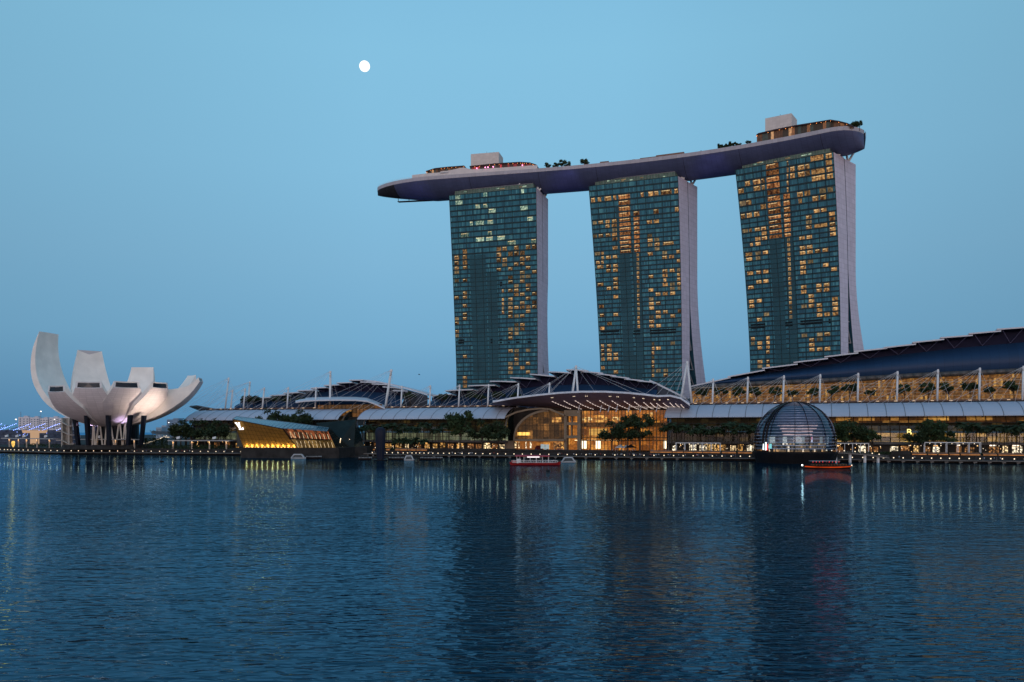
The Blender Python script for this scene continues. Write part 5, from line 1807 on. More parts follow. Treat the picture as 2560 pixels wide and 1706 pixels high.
mb.loft([fr, [p + up for p in fr], [(a + b) / 2 + V((0, 0, 1.6)) for a, b in zip(fr, bk)], [p + up * .2 for p in bk]], closed=False)
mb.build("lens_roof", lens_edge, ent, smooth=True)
def on_lens(u, v):                            # u along 0..1, v front 0..1 back
    f = u * (len(fr) - 1)
    i = min(int(f), len(fr) - 2)
    t = f - i
    r = [row[i].lerp(row[i + 1], t) for row in rows]
    g = v * 4
    j = min(int(g), 3)
    return r[j].lerp(r[j + 1], g - j) - V((0, 0, .25))
lens_lamp = E("lens strip lamp", (1, .80, .70), 1.25)
for k in range(15):
    u0 = .24 + k * .048
    mb = MB()
    for q in range(9):
        v0 = .30 + q * .075
        du = .030 * (v0 - .3) / .7 * 3
        if v0 > 1:
            break
        a, b = on_lens(min(u0 + du, .99), v0), on_lens(min(u0 + du + .006, .99), min(v0 + .045, 1))
        mb.bar(a, b, .26, .14)
    mb.build("light_strip", lens_lamp, ent)
mb = MB()
for u in (.24, .33, .38, .47, .50, .57, .62, .70, .74, .80):
    for du in (0, .006):
        mb.sphere(on_lens(u + du, .12), .2, 6, 4)
mb.build("downlight", lamp_warm, ent)
mb = MB()
for k in range(9):
    a, b = on_lens(.55 + k * .042, .62), on_lens(.55 + k * .042 + .05, .60 + .02 * (k % 3))
    mb.bar(a, b, .16, .2)
    a, b = on_lens(.40 + k * .05, .88), on_lens(.40 + k * .05 + .045, .88)
    mb.bar(a, b, .16, .2)
mb.build("soffit_rib", E("lit soffit rib", (.9, .72, .62), .55), ent)
mb = MB()
for x in (1445, 1500, 1520, 1540, 1570, 1600, 1640):
    mb.tube(W(ES(x, 41), 41, EZ(1500, 1031, 41)), Q(x + 4, 1014, 44), .3, n=6)
mb.build("canopy_strut", lens_edge, ent)
# upper floor lounge roof between the north and middle arcades
lou = empty("roof_lounge", Q(890, 1040, 58))
tag(lou, "glazed bronze roof lounge under a thin curved white roof, above the dark pavilion wing", "roof lounge")
RT = zz2([(750, 538), (850, 524), (1000, 517), (1200, 514), (1380, 516), (1500, 526), (1600, 562), (1690, 605)], 560, 880, 4.2)
rf, rb = [Q(x, y, 50) for x, y in RT], [Q(x, y, 74) + V((0, 0, 2)) for x, y in RT]
mb = MB()
mb.loft([rf, [p + V((0, 0, .9)) for p in rf], [p + V((0, 0, .9)) for p in rb], rb, rf], closed=False)
mb.build("lounge_roof", slab_white, lou, smooth=False)
mb = MB()
lw = LITROOMS("lounge interior", (4, 3), [(0, (.10, .045, .012)), (.4, (.17, .07, .018)), (.8, (.07, .035, .012)), (.95, (.4, .2, .06))], .7, seed=31)
a, b = SN(Q(795, 1040, 56)), SN(Q(955, 1040, 56))
za, zb = SN(Q(880, 1043, 56))[2], SN(Q(880, 1012, 56))[2]
mb.poly([W(a[0], 56, za), W(b[0], 56, za), W(b[0], 56, zb), W(a[0], 56, zb)], 0, [(0, 0), (45, 0), (45, 9), (0, 9)])
mb.build("lounge_wall", lw, lou)
mb = MB()
for k in range(19):
    s = a[0] + (b[0] - a[0]) * k / 18
    mb.bar(W(s, 55.6, za), W(s, 55.2, zb), .22, .25)
for f in (0, .33, .66, 1):
    mb.bar(W(a[0], 55.6, za + (zb - za) * f), W(b[0], 55.6, za + (zb - za) * f), .2, .2)
mb.build("lounge_mullion", bronze_mul, lou)
mb = MB()
mb.hexa([W(a[0], 46, za - 6), W(b[0], 46, za - 6), W(b[0], 60, za - 6), W(a[0], 60, za - 6), W(a[0], 52, za), W(b[0], 52, za), W(b[0], 60, za), W(a[0], 60, za)])
mb.build("lounge_base", M("lounge base glass", (.03, .028, .024), .25), lou)
# small pale roof plate far left of the arcade
mb = MB()
pl = [Q(474, 1018, 70), Q(492, 1016, 62), Q(545, 1026, 66), Q(505, 1030, 84)]
mb.loft([pl, [p + V((0, 0, .8)) for p in pl]], caps=True)
tag(mb.build("roof_plate", M("slate roof plate", (.20, .22, .24), .5)), "thin slanting grey roof plate above the left end of the north arcade", "roof plate")
# ------------------------------------------------------------------ masts with their stay cables
cable = M("stay cable", (.62, .60, .60), .5)
def ordinal(i):
    return ["first", "second", "third", "fourth", "fifth", "sixth", "seventh", "eighth", "ninth", "tenth", "eleventh", "twelfth"][i]
def mast(xt, yt, xb, yb, n, label, r=.55, anchors=None, fan=True, cat="mast", group="masts along the roof terraces"):
    bt, tp = Q(xb, yb, n), Q(xt, yt, n)
    bt.z = max(min(bt.z, 32.5), 31.0)
    root = empty("mast", bt)
    tag(root, label, cat, group)
    mb = MB()
    mb.tube(bt - V((0, 0, 1.5)), bt.lerp(tp, .85), r, r, n=10)
    mb.tube(bt.lerp(tp, .85), tp, r, r * .6, n=10)
    mb.build("pole", white_metal, root, smooth=True)
    mb = MB()
    mb.tube(tp - (tp - bt).normalized() * 1.2, tp + (tp - bt).normalized() * .3, r * 1.25, r * .8, n=10)
    mb.build("mast_head", white_metal, root)
    s, nn, z = SN(bt)
    h = tp.z - bt.z
    mb = MB()
    if anchors is None:
        anchors = [(s - h * k, 46 + 4 * (i % 2), 29.8) for i, k in enumerate((.35, .75, 1.2, 1.75, 2.2))] + [(s + h * .38, 56, 31.6), (s + h * .25, 70, 31.8)]
    for a in anchors:
        mb.tube(tp, W(*a), .055, n=4, caps=False)
    mb.build("stay_cables", cable, root)
    return root
ML = [(572, 945, 562, 1025), (582, 975, 576, 1024), (613, 972, 608, 1024), (661, 970, 655, 1024), (721, 969, 717, 1024), (790, 969, 788, 1023), (1005, 966, 1002, 1023), (1076, 964.5, 1073.5, 1023)]
NL = ["leaning white mast farthest left, nearest the lotus museum", "short white mast just right of the farthest left mast", "white mast third from left, before the left foot of the north hall roof", "white mast fourth from left, in front of the low end of the north hall",
      "white mast fifth from left, above the trees by the gold pavilion", "white mast just left of the tall one at the roof lounge", "white mast at the right foot of the north hall roof", "white mast between the north hall and the middle hall"]
for m_, l_ in zip(ML, NL):
    mast(*m_, 58, l_)
mast(625, 955, 619, 992, 96, "leaning white mast standing behind the left end of the north hall roof", r=.7)
mast(826, 929, 825, 1001, 66, "tall upright white mast rising behind the roof lounge", r=.75)
mast(978.5, 925, 962, 1023, 66, "tallest leaning white mast at the right end of the roof lounge", r=.85)
for m_, l_ in zip([(1149, 963, 1146, 1019), (1221.6, 962, 1219, 1021.6), (1296, 959.5, 1293, 1021), (1374, 958, 1371, 1020)], ["left of the four white masts before the middle hall, under the left hotel tower", "second of the four white masts before the middle hall, right of the big tree", "third of the four white masts before the middle hall, above the glazed arch", "fourth of the white masts before the middle hall, partly hidden by the lens canopy"]):
    mast(*m_, 58, l_)
for i, m_ in enumerate([(1783, 948, 1781, 1014), (1870, 943.6, 1867.6, 1013), (1960, 940, 1957, 1009), (2050.7, 937, 2049, 1008), (2145.6, 934, 2144, 1006.6), (2244, 929.6, 2242, 1004), (2345, 925, 2343, 1002), (2449.7, 921, 2448, 999.5), (2559, 916.5, 2556, 997)]):
    lab = "%s white mast from the left along the amber south hall" % ordinal(i) if i < 8 else "white mast at the right edge of the photo, last along the amber south hall"
    mast(*m_, 58, lab)
def aframe(apex, legs, n, label, tgt):
    tp = Q(*apex, n)
    root = empty("a_frame_mast", Q((legs[0][0] + legs[1][0]) / 2, legs[0][1], n))
    root.location.z = 31.5
    tag(root, label, "mast", "a frame masts over the entrance canopy")
    for lx, ly in legs:
        b_ = Q(lx, ly, n)
        b_.z = 31.0
        mb = MB()
        mb.tube(b_, tp, .75, .6, n=10)
        mb.build("leg", white_metal, root, smooth=True)
    mb = MB()
    mb.tube(tp - V((0, 0, 1.5)), tp + V((0, 0, .5)), .9, .6, n=10)
    mb.build("mast_head", white_metal, root)
    mb = MB()
    for t in tgt:
        mb.tube(tp, t, .065, n=4, caps=False)
    mb.build("stay_cables", cable, root)
lp = lambda u, v: on_lens(u, v) + V((0, 0, 1.2))
aframe((1440, 916), ((1427.7, 986), (1447, 986)), 62, "white A shaped mast rising from behind the middle of the lens canopy", [lp(.12, .3), lp(.22, .15), lp(.32, .1), lp(.42, .1), lp(.6, .1), lp(.7, .1), W(ES(1260), 66, 31), W(ES(1300), 66, 31)])
aframe((1718, 905), ((1700, 1010), (1730, 1014)), 62, "white A shaped mast standing right of the lens canopy, before the centre hotel tower", [lp(.62, .1), lp(.7, .12), lp(.78, .12), lp(.85, .15), lp(.92, .2), W(ES(1668), 60, 31)])

# ------------------------------------------------------------------ trees
def crown_mesh(seed, rx, rz, leaves, leaf=.42, clumps=16, h0=0.0, open_=.85):
    rr = random.Random(seed)
    mb = MB()
    cl = []
    for k in range(clumps):
        while True:
            p = V((rr.uniform(-1, 1), rr.uniform(-1, 1), rr.uniform(-.8, 1)))
            if .25 < p.length < 1:
                break
        cl.append((V((p.x * rx * open_, p.y * rx * open_, h0 + rz + p.z * rz * open_)), rr.uniform(.22, .42) * rx))
    for k in range(leaves):
        c, r_ = rr.choice(cl)
        d = V((rr.gauss(0, 1), rr.gauss(0, 1), rr.gauss(0, .8))).normalized() * r_ * rr.uniform(.35, 1.05)
        p = c + V((d.x, d.y, d.z * .75))
        a = V((rr.gauss(0, 1), rr.gauss(0, 1), rr.gauss(0, 1))).normalized()
        b = a.cross(V((rr.gauss(0, 1), rr.gauss(0, 1), rr.gauss(0, 1)))).normalized()
        s_ = leaf * rr.uniform(.6, 1.3)
        mb.poly([p - a * s_, p + b * s_ * .55, p + a * s_, p - b * s_ * .55])
    return mb, cl
def tree_proto(seed, h, rx, rz, leaves, mat, leaf=.42, clumps=16, tr=.28):
    root = empty("tree", (0, 0, 0))
    hb = h - 2 * rz
    mb, cl = crown_mesh(seed, rx, rz, leaves, leaf, clumps, hb)
    mb.build("crown", mat, root)
    mb = MB()
    mb.tube((0, 0, -.2), (.1, .05, hb + rz * .5), tr, tr * .6, n=7)
    rr = random.Random(seed + 5)
    for c, r_ in cl[:9]:
        z0 = hb * rr.uniform(.65, 1.0) + rz * .2
        mb.tube((.05, .03, z0), c, tr * .4, tr * .12, n=5)
    mb.build("trunk", bark, root)
    return root
TP = [tree_proto(1, 16, 6.2, 5.6, 2600, leaf_a, .5, 22, .34), tree_proto(2, 11, 5.4, 3.6, 2000, leaf_b, .45, 18), tree_proto(3, 8, 3.2, 2.7, 1200, leaf_a, .38, 13, .2), tree_proto(4, 6.2, 2.7, 1.5, 800, leaf_b, .34, 11, .15), tree_proto(5, 13, 4.6, 4.8, 1900, leaf_b, .46, 16, .3)]
used_t = set()
def tree(i, loc, sc, label, group, rz=None):
    a = random.uniform(0, 6.28) if rz is None else rz
    if i not in used_t:
        used_t.add(i)
        o = TP[i]
        o.location = loc
        o.rotation_euler = (0, 0, a)
        o.scale = (sc,) * 3
        tag(o, label, "tree", group)
        return o
    o = dup(TP[i], loc, a, sc, label, group)
    o["category"] = "tree"
    return o
TH = [16, 11, 8, 6.2, 13]
def tree_to(k, x, n, ytop, label, group, base=PROM_Z):    # a tree whose crown reaches the height seen at photo row ytop
    p = Q(x, ytop, n)
    tree(k, V((p.x, p.y, base)), (p.z - base) / TH[k], label, group)
def ground_at(x, n, z=PROM_Z):
    p = Q(x, 1100, n)
    return V((p.x, p.y, z))
G1 = "broadleaf trees on the promenade"
tree_to(0, 1150, 26, 1020, "tallest broad tree left of the glazed arch, in front of the middle arcade", G1)
tree_to(1, 1205, 27, 1050, "low spreading tree right of the tallest one, before the middle arcade", G1)
tree_to(1, 1247, 28, 1053, "low spreading tree next to the left end of the glazed arch", G1)
tree_to(1, 1530, 27, 1052, "smaller dark tree at the left of the group before the orange hall", G1)
tree_to(4, 1568, 26, 1032, "tall dark tree in the middle of the group before the orange hall", G1)
tree_to(4, 1600, 26, 1026, "tallest dark tree at the right of the group before the orange hall", G1)
tree_to(0, 2112, 24, 1046, "wide dark tree standing against the right side of the glass dome", G1)
tree_to(1, 2135, 26, 1052, "dark tree behind the wide one right of the dome", G1)
tree_to(2, 2182, 24, 1068, "small round dark tree before the yellow lit floor right of the dome", G1)
tree_to(0, 2330, 25, 1042, "largest dark tree before the right part of the south arcade", G1)
tree_to(1, 2300, 24, 1062, "dark tree leaning on the left of the largest one in the right part", G1)
tree_to(2, 2362, 26, 1072, "small tree tucked under the right of the largest tree at right", G1)
G2 = "trees behind the gold pavilion"
for i, (x, k, sc, l_) in enumerate([(672, 1, .95, "leftmost dark tree rising behind the roof of the gold pavilion"), (697, 1, .82, "second dark tree behind the gold pavilion roof, beside the leftmost"), (731, 0, .74, "tallest of the dark trees behind the gold pavilion roof"), (754, 1, .88, "rightmost dark tree behind the gold pavilion roof, below the lounge")]):
    p = Q(x, 1060, 20)
    tree_to(k, x, 20, 1062 - 42 * sc, l_, G2, 12.5)
mb = MB()
a_, b_ = SN(Q(650, 1060, 14)), SN(Q(800, 1060, 14))
mb.hexa([W(a_[0], 16, PROM_Z), W(b_[0], 16, PROM_Z), W(b_[0], 26, PROM_Z), W(a_[0], 26, PROM_Z), W(a_[0], 16, 12.7), W(b_[0], 16, 12.7), W(b_[0], 26, 12.7), W(a_[0], 26, 12.7)])
tag(mb.build("roof_garden_block", dark_concrete), "dark block carrying the trees behind the gold pavilion", "roof garden")
G3 = "trees at the left end of the north arcade"
for x, k, sc, n, l_ in ((452, 1, .92, 20, "leftmost dark spreading tree before the end of the north arcade"), (480, 1, 1.05, 22, "spreading tree in front of the north arcade, second from the left"), (512, 1, 1.0, 24, "spreading tree in front of the north arcade, third from the left"), (545, 1, .98, 20, "spreading tree in front of the north arcade, close to the gold pavilion")):
    tree_to(k, x, n, 1056 - 3 * (k + sc), l_, G3)
G4 = "clipped trees on the roof terrace"
tx = [(612, 3, 1.2), (634, 3, 1.25), (690, 3, 1.2), (715, 3, 1.1), (750, 3, 1.0), (1025, 3, 1.3), (1105, 3, 1.1), (1176, 3, 1.25), (1204, 3, 1.0), (1247, 3, 1.2), (1288, 3, 1.1)]
tl = ["dark clipped tree at the left end of the north hall terrace", "dark clipped tree second from the left on the north hall terrace", "dark tree on the north terrace between the fourth and fifth masts", "dark tree on the north terrace beside the fifth mast", "dark tree on the north terrace left of the roof lounge",
      "tree on the terrace right of the roof lounge and tallest leaning mast", "small terrace tree at the left foot of the middle hall", "terrace tree right of the first of four masts before the middle hall", "small terrace tree left of the second mast before the middle hall", "terrace tree between the second and third masts before the middle hall", "terrace tree left of the third mast, at the tip of the lens canopy"]
for (x, k, sc), l_ in zip(tx, tl):
    tree(k, ground_at(x, 66, 31.5), sc * 1.45, l_, G4)
sx_ = [(1755, 3, 1.3), (1803, 3, 1.35), (1850, 2, 1.15), (1892, 2, 1.15), (1935, 2, 1.1), (2028, 2, 1.0), (2078, 2, 1.12), (2124, 3, 1.5), (2262, 2, 1.12), (2322, 2, 1.18), (2372, 2, 1.2), (2425, 3, 1.45), (2475, 3, 1.1), (2535, 2, 1.22), (1982, 3, 1.1), (2175, 3, 1.0)]
names = ["left of the first south mast", "right of the first south mast", "left of the second south mast", "right of the second south mast", "left of the third south mast", "left of the fourth south mast", "right of the fourth south mast", "left of the fifth south mast",
         "right of the sixth south mast", "left of the seventh south mast", "right of the seventh south mast", "left of the eighth south mast", "right of the eighth south mast", "at the right edge of the photo", "right of the third south mast above the dome", "right of the fifth south mast, the smallest there"]
for (x, k, sc), l_ in zip(sx_, names):
    tree(k, ground_at(x, 64, 31.5), sc * 1.22, "terrace tree against the amber wall, " + l_, G4)
G5 = "trees on the sky deck"
def deck_tree(px, py, k, sc, label, off=5):
    x, z = DQ(px, py, off)
    tree(k, dk(x, off, 205.4), sc, label, G5)
deck_tree(1372, 412, 2, .95, "bushy tree on the sky deck left of the pair above the first gap", 5)
deck_tree(1386, 412, 2, .9, "bushy tree on the sky deck, second of the trees over the first gap", 6)
deck_tree(1404, 410, 2, 1.12, "taller tree on the sky deck, third of the trees over the first gap", 6)
deck_tree(1420, 408, 2, .9, "tree on the sky deck at the right of the group over the first gap", 6)
deck_tree(1461, 405, 2, 1.12, "lone tree on the sky deck left of the centre tower", 5)
for i, (px, sc) in enumerate([(1800, 1.0), (1812, .9), (1824, 1.05), (1836, .95), (1846, .8)]):
    deck_tree(px, 362, 3, sc, "%s of five low dark trees on the sky deck over the second gap" % ordinal(i), 4)
deck_tree(1872, 352, 3, .9, "small pale tree on the sky deck left of the right restaurant", 4)
for i, (px, sc, k) in enumerate([(2133, 1.2, 2), (2142, 1.1, 2), (2149, 1.0, 2)]):
    deck_tree(px, 330, k, sc * .8, "%s of three loose trees at the blunt right end of the sky deck" % ordinal(i), 12)
for i, (px, sc) in enumerate([(1530, .42), (1548, .35), (1585, .45), (1622, .4), (1660, .45), (1690, .35), (1725, .4), (1752, .45), (1775, .4)]):
    deck_tree(px, 395, 3, sc, "%s low clipped bush along the sky deck edge above the centre tower" % ordinal(i), 2)
# ------------------------------------------------------------------ palms
def palm_proto(seed, h):
    rr = random.Random(seed)
    root = empty("palm_tree", (0, 0, 0))
    mb = MB()
    p, pr_ = V((0, 0, -.2)), .22
    for k in range(5):
        q = V((rr.uniform(-.12, .12) * k, rr.uniform(-.12, .12) * k, h * (k + 1) / 5))
        mb.tube(p, q, pr_, pr_ - .015, n=6)
        p, pr_ = q, pr_ - .015
    mb.build("trunk", bark, root)
    mb = MB()
    for k in range(20):
        az = 2 * math.pi * k / 20 + rr.uniform(-.2, .2)
        el = rr.choice((1.1, .75, .35, .05)) + rr.uniform(-.12, .12)
        L_ = rr.uniform(3.2, 4.4)
        c = p.copy()
        d = V((math.cos(az) * math.cos(el), math.sin(az) * math.cos(el), math.sin(el)))
        side = V((-math.sin(az), math.cos(az), 0))
        prev = None
        for q in range(7):
            f = q / 6
            wd = .95 * math.sin(math.pi * min(.97, f * .9 + .12))
            l_, r_ = c + side * wd + V((0, 0, -wd * .5)), c - side * wd + V((0, 0, -wd * .5))
            if prev:
                if q % 2:
                    mb.poly([prev[0], prev[1], c, l_])
                    mb.poly([prev[0], c, r_, prev[2]])
                else:
                    mb.poly([prev[0], prev[1].lerp(prev[0], .2), c, l_.lerp(c, .1)])
                    mb.poly([prev[0], c, r_.lerp(c, .1), prev[2].lerp(prev[0], .2)])
            prev = (c.copy(), l_, r_)
            d = (d + V((0, 0, -.30 - .1 * f))).normalized()
            c = c + d * (L_ / 6)
    mb.build("crown", leaf_b, root)
    return root
PP = [palm_proto(41, 14.0), palm_proto(42, 15.2), palm_proto(43, 12.8), palm_proto(44, 6.2)]
used_p = set()
def palm(i, loc, sc, label, group):
    a = random.uniform(0, 6.28)
    if i not in used_p:
        used_p.add(i)
        o = PP[i]
        o.location, o.rotation_euler, o.scale = loc, (0, 0, a), (sc,) * 3
        tag(o, label, "palm", group)
        return
    dup(PP[i], loc, a, sc, label, group)["category"] = "palm"
for k in range(30):
    x = 1682 + (1895 - 1682) * k / 29 + random.uniform(-2, 2)
    palm(random.randrange(3), ground_at(x, 25 + 5 * (k % 3)), random.uniform(.9, 1.08), "slender palm in the dense row under the canopy left of the glass dome", "palms left of the glass dome")
for k in range(26):
    x = 897 + (1125 - 897) * k / 25 + random.uniform(-2, 2)
    palm(random.randrange(3), ground_at(x, 26 + 5 * (k % 3)), random.uniform(.92, 1.08), "slender palm in the row before the greenish lit middle arcade", "palms before the middle arcade")
for k in range(18):
    x = 2400 + (2570 - 2400) * k / 17 + random.uniform(-2, 2)
    palm(random.randrange(3), ground_at(x, 26 + 5 * (k % 3)), random.uniform(.9, 1.06), "slender palm in the row at the right edge before the yellow lit floor", "palms at the right edge")
for k in range(10):
    x = 985 + 8.5 * k + random.uniform(-2, 2)
    palm(3, ground_at(x, 22), random.uniform(.85, 1.1), "low young palm planted in front of the tall palms, right of the dark standing form", "young palms before the middle arcade")
for k in range(5):
    x = 1655 + 6 * k
    palm(1, ground_at(x, 27), random.uniform(.85, 1.0), "palm at the right end of the orange entrance hall", "palms by the entrance hall")
# ------------------------------------------------------------------ planting that reads as one mass
mb = MB()
rr = random.Random(77)
for (x0, x1, n0, n1, cnt, hh) in ((890, 1130, 18, 24, 1500, 1.2), (1130, 1420, 18, 22, 900, .9), (1690, 1890, 18, 23, 1200, 1.2), (2110, 2570, 18, 23, 1800, 1.3), (420, 580, 18, 40, 1600, 2.5), (60, 420, 24, 44, 2600, 2.4), (360, 420, 40, 60, 1200, 7.0)):
    for k in range(cnt):
        p = ground_at(rr.uniform(x0, x1), rr.uniform(n0, n1)) if x0 > 600 else None
        if p is None:
            xx = rr.uniform(x0, x1)
            p, _ = quay_at(xx, rr.uniform(n0, n1))
            p = zed(p, PROM_Z)
        p.z += rr.uniform(.1, hh)
        a = V((rr.gauss(0, 1), rr.gauss(0, 1), rr.gauss(0, 1))).normalized() * .42
        b = a.cross(V((rr.gauss(0, 1), rr.gauss(0, 1), rr.gauss(0, 1)))).normalized() * .28
        mb.poly([p - a, p + b, p + a, p - b])
kind(mb.build("shrubbery", leaf_b, at=(0, 500, 3)), "stuff")

# ------------------------------------------------------------------ lamps along the edge of the boardwalk
def lamp_mesh():
    mb = MB()
    mb.tube((0, 0, 0), (0, 0, .62), .10, .10, n=6, mi=0)
    mb.tube((0, 0, .60), (0, 0, .66), .30, .30, n=8, mi=0)
    mb.sphere((0, 0, .95), .29, 8, 6, mi=1)
    return mb
lamp0 = lamp_mesh().build("promenade_lamp", [dark_metal, lamp_warm], at=(0, 0, 0))
first = True
LX = [0, 11, 19, 27, 36, 47, 58, 70, 83, 97, 112, 127, 143, 160, 178, 196, 215, 234, 254, 274, 294, 315, 336, 357, 378, 399, 419, 440, 461, 481, 501, 520, 540, 560, 581, 602]
LX2 = [967, 981, 995, 1008, 1019, 1030, 1040, 1049, 1060, 1071, 1082, 1095, 1109, 1123, 1138, 1155, 1172, 1189, 1207, 1225, 1244, 1264, 1285, 1306, 1328, 1350, 1372, 1395, 1418, 1441, 1465, 1488, 1512, 1537, 1561, 1585, 1610, 1635, 1660, 1684, 1708, 1733, 1757, 1781, 1805, 1828, 1851, 1874]
LX3 = [2106, 2131, 2157, 2183, 2208, 2234, 2258, 2282, 2305, 2329, 2352, 2374, 2398, 2423, 2450, 2477, 2506, 2536, 2562]
def put_lamp(p, label, group):
    global first
    if first:
        first = False
        lamp0.location = p
        tag(lamp0, label, "lamp", group)
    else:
        o = dup(lamp0, p, label=label, group=group)
        o["category"] = "lamp"
for x in LX:
    p, _ = quay_at(x, .5)
    put_lamp(zed(p, DECK_Z), "small globe lamp on the quay edge in front of the lotus museum", "quay lamps before the museum")
for x in LX2:
    p, _ = quay_at(x, .5)
    put_lamp(zed(p, DECK_Z), "small globe lamp on the boardwalk edge between the gold pavilion and the dome", "quay lamps before the middle arcade")
for x in LX3:
    p, _ = quay_at(x, .5)
    put_lamp(zed(p, DECK_Z), "small globe lamp on the boardwalk edge right of the glass dome", "quay lamps right of the dome")
for x in (2210, 846, 861, 875, 889, 903, 917, 931):
    p, _ = quay_at(x, .5)
    put_lamp(zed(p, DECK_Z), "small globe lamp by the stairs right of the gold pavilion" if x < 1000 else "small globe lamp on the boardwalk edge right of the glass dome", "quay lamps by the stairs" if x < 1000 else "quay lamps right of the dome")
# bracket blocks under the boardwalk edge
blk = MB()
blk.box((0, 0, 0), (1.5, .8, .42), (EU, EN))
blk.box((0, .5, -.7), (.5, .5, 1.6), (EU, EN))
b0 = blk.build("pile_cap", concrete, at=(0, 0, 0))
firstb = True
for x in list(range(1085, 1720, 38)) + list(range(2150, 2570, 36)):
    p, _ = quay_at(x, .4)
    loc = zed(p, .62)
    if firstb:
        firstb = False
        b0.location = loc
        tag(b0, "pale pile cap under the boardwalk edge just above the water", "pile cap", "pile caps under the boardwalk")
    else:
        dup(b0, loc)
# benches with a glowing strip under the seat along the upper step
def bench(xa, xb, label, n=17.3, z=PROM_Z):
    a, b = Q(xa, 1124, n), Q(xb, 1124, n)
    a.z = b.z = z
    root = empty("lit_bench", (a + b) / 2)
    tag(root, label, "bench", "benches with glowing undersides")
    mb = MB()
    mb.bar(a + V((0, 0, .62)), b + V((0, 0, .62)), 1.6, .26)
    mb.bar(a + V((0, .5, 1.0)), b + V((0, .5, 1.0)), .5, .5)
    mb.build("seat", M("bench timber", (.22, .13, .09), .7), root)
    mb = MB()
    d = EN * .55
    mb.bar(a - d + V((0, 0, .22)), b - d + V((0, 0, .22)), .18, .34)
    mb.build("light_strip", strip_warm, root)
for xa, xb, l_ in ((881, 898, "leftmost lit bench, right of the pavilion stairs"), (900, 938, "lit bench just left of the dark standing form"), (966, 975, "short lit bench just right of the dark standing form"), (989, 1018, "lit bench under the left palms of the middle arcade"), (1020, 1040, "lit bench under the middle palms of the middle arcade"), (1042, 1068, "lit bench left of the long dark planter wall"),
                   (1626, 1680, "lit bench right of the orange entrance hall"), (1682, 1708, "lit bench under the left end of the white pergola"), (1710, 1732, "second lit bench under the white pergola"), (1734, 1756, "third lit bench under the white pergola"), (1758, 1800, "lit bench under the right end of the white pergola"), (1805, 1840, "lit bench left of the dome's black base"), (1845, 1880, "lit bench touching the left of the dome's base"),
                   (2280, 2316, "lit bench left of the right hand pergola"), (2320, 2342, "lit bench under the left of the right hand pergola"), (2346, 2370, "second lit bench under the right hand pergola"), (2374, 2398, "third lit bench under the right hand pergola"), (2402, 2450, "lit bench under the right end of the right hand pergola"), (2458, 2492, "lit bench right of the right hand pergola"), (2496, 2560, "lit bench at the right edge of the photo")):
    bench(xa, xb, l_)
# planter walls
for xa, xb, h, l_ in ((1072, 1290, 1.5, "long dark planter wall before the middle arcade shops"), (1292, 1530, 1.2, "long low dark wall below the entrance hall"), (2228, 2276, 1.9, "dark ramp wall right of the dome, below the amber shops")):
    a, b = Q(xa, 1124, 17.2), Q(xb, 1124, 17.2)
    a.z = b.z = PROM_Z + h / 2
    mb = MB()
    mb.bar(a, b, 1.4, h)
    tag(mb.build("planter_wall", dark_concrete), l_, "planter wall")
# ------------------------------------------------------------------ flat roofed shelters before the museum, pergolas
spot_mat = M("floodlight housing", (.75, .75, .75), .5)
def shelter(x0, x1, posts, spots, ytop, label, d=19.5):
    pa, ta = quay_at(x0, d)
    pb, tb = quay_at(x1, d)
    c = (pa + pb) / 2
    root = empty("flat_shelter", zed(c, PROM_Z))
    tag(root, label, "shelter", "flat roofed shelters on the museum quay")
    zr = CAM_H + (HOR - ytop) / F * c.y
    mb = MB()
    mb.bar(zed(pa, zr), zed(pb, zr), 4.6, .55)
    mb.build("roof", M("pale shelter roof", (.42, .40, .39), .6), root)
    for px in posts:
        p, _ = quay_at(px, d)
        mb = MB()
        mb.box((p.x, p.y, (zr + PROM_Z) / 2), (.85, .85, zr - PROM_Z))
        mb.build("post", M("shelter post", (.40, .34, .28), .7), root)
        mb = MB()
        mb.sphere((p.x, p.y - .75, zr - .75), .22, 6, 4)
        mb.build("post_lamp", lamp_warm, root)
        ld = bpy.data.lights.new("post_lamp_light", 'POINT')
        ld.energy = 70
        ld.color = (1, .55, .22)
        ld.shadow_soft_size = .3
        lo = bpy.data.objects.new("post_lamp_light", ld)
        COL.objects.link(lo)
        lo.parent = root
        lo.location = V((p.x, p.y - 1.1, zr - 1.2)) - root.location
    for px in spots:
        p, _ = quay_at(px, d)
        so = empty("floodlight", V((p.x, p.y, zr + .28)))
        tag(so, "white box floodlight on the shelter roof aimed at the lotus museum", "floodlight", "floodlights on the shelter roofs")
        mb = MB()
        mb.tube(V((p.x, p.y, zr + .25)), V((p.x, p.y, zr + .9)), .12, n=6)
        mb.build("bracket", dark_metal, so)
        mb = MB()
        lean = 1 if px < 140 or px > 400 else 0
        ax = (V((1, 0, 0)), V((0, 1, 0)))
        mb.hexa([V((p.x - 1.0, p.y - .7, zr + .9)), V((p.x + 1.0, p.y - .7, zr + .9 + .5 * lean)), V((p.x + 1.0, p.y + .7, zr + .9 + .5 * lean)), V((p.x - 1.0, p.y + .7, zr + .9)),
                 V((p.x - 1.2, p.y - .5, zr + 2.3)), V((p.x + .9, p.y - .5, zr + 2.9)), V((p.x + .9, p.y + .7, zr + 2.9)), V((p.x - 1.2, p.y + .7, zr + 2.3))])
        mb.build("housing", spot_mat, so)
shelter(10, 141, (24, 47, 67, 93, 124), (17, 43, 61, 115), 1097, "flat pale shelter at far left with a bright lit statue panel under it")
shelter(190, 346, (199, 243, 289, 336), (196, 247, 323), 1099, "flat pale shelter in front of the lotus museum's lattice columns")
shelter(424, 579, (433, 480, 524, 566), (446, 536), 1102, "flat pale shelter between the museum and the gold pavilion")
p, _ = quay_at(33, 18.5)
mb = MB()
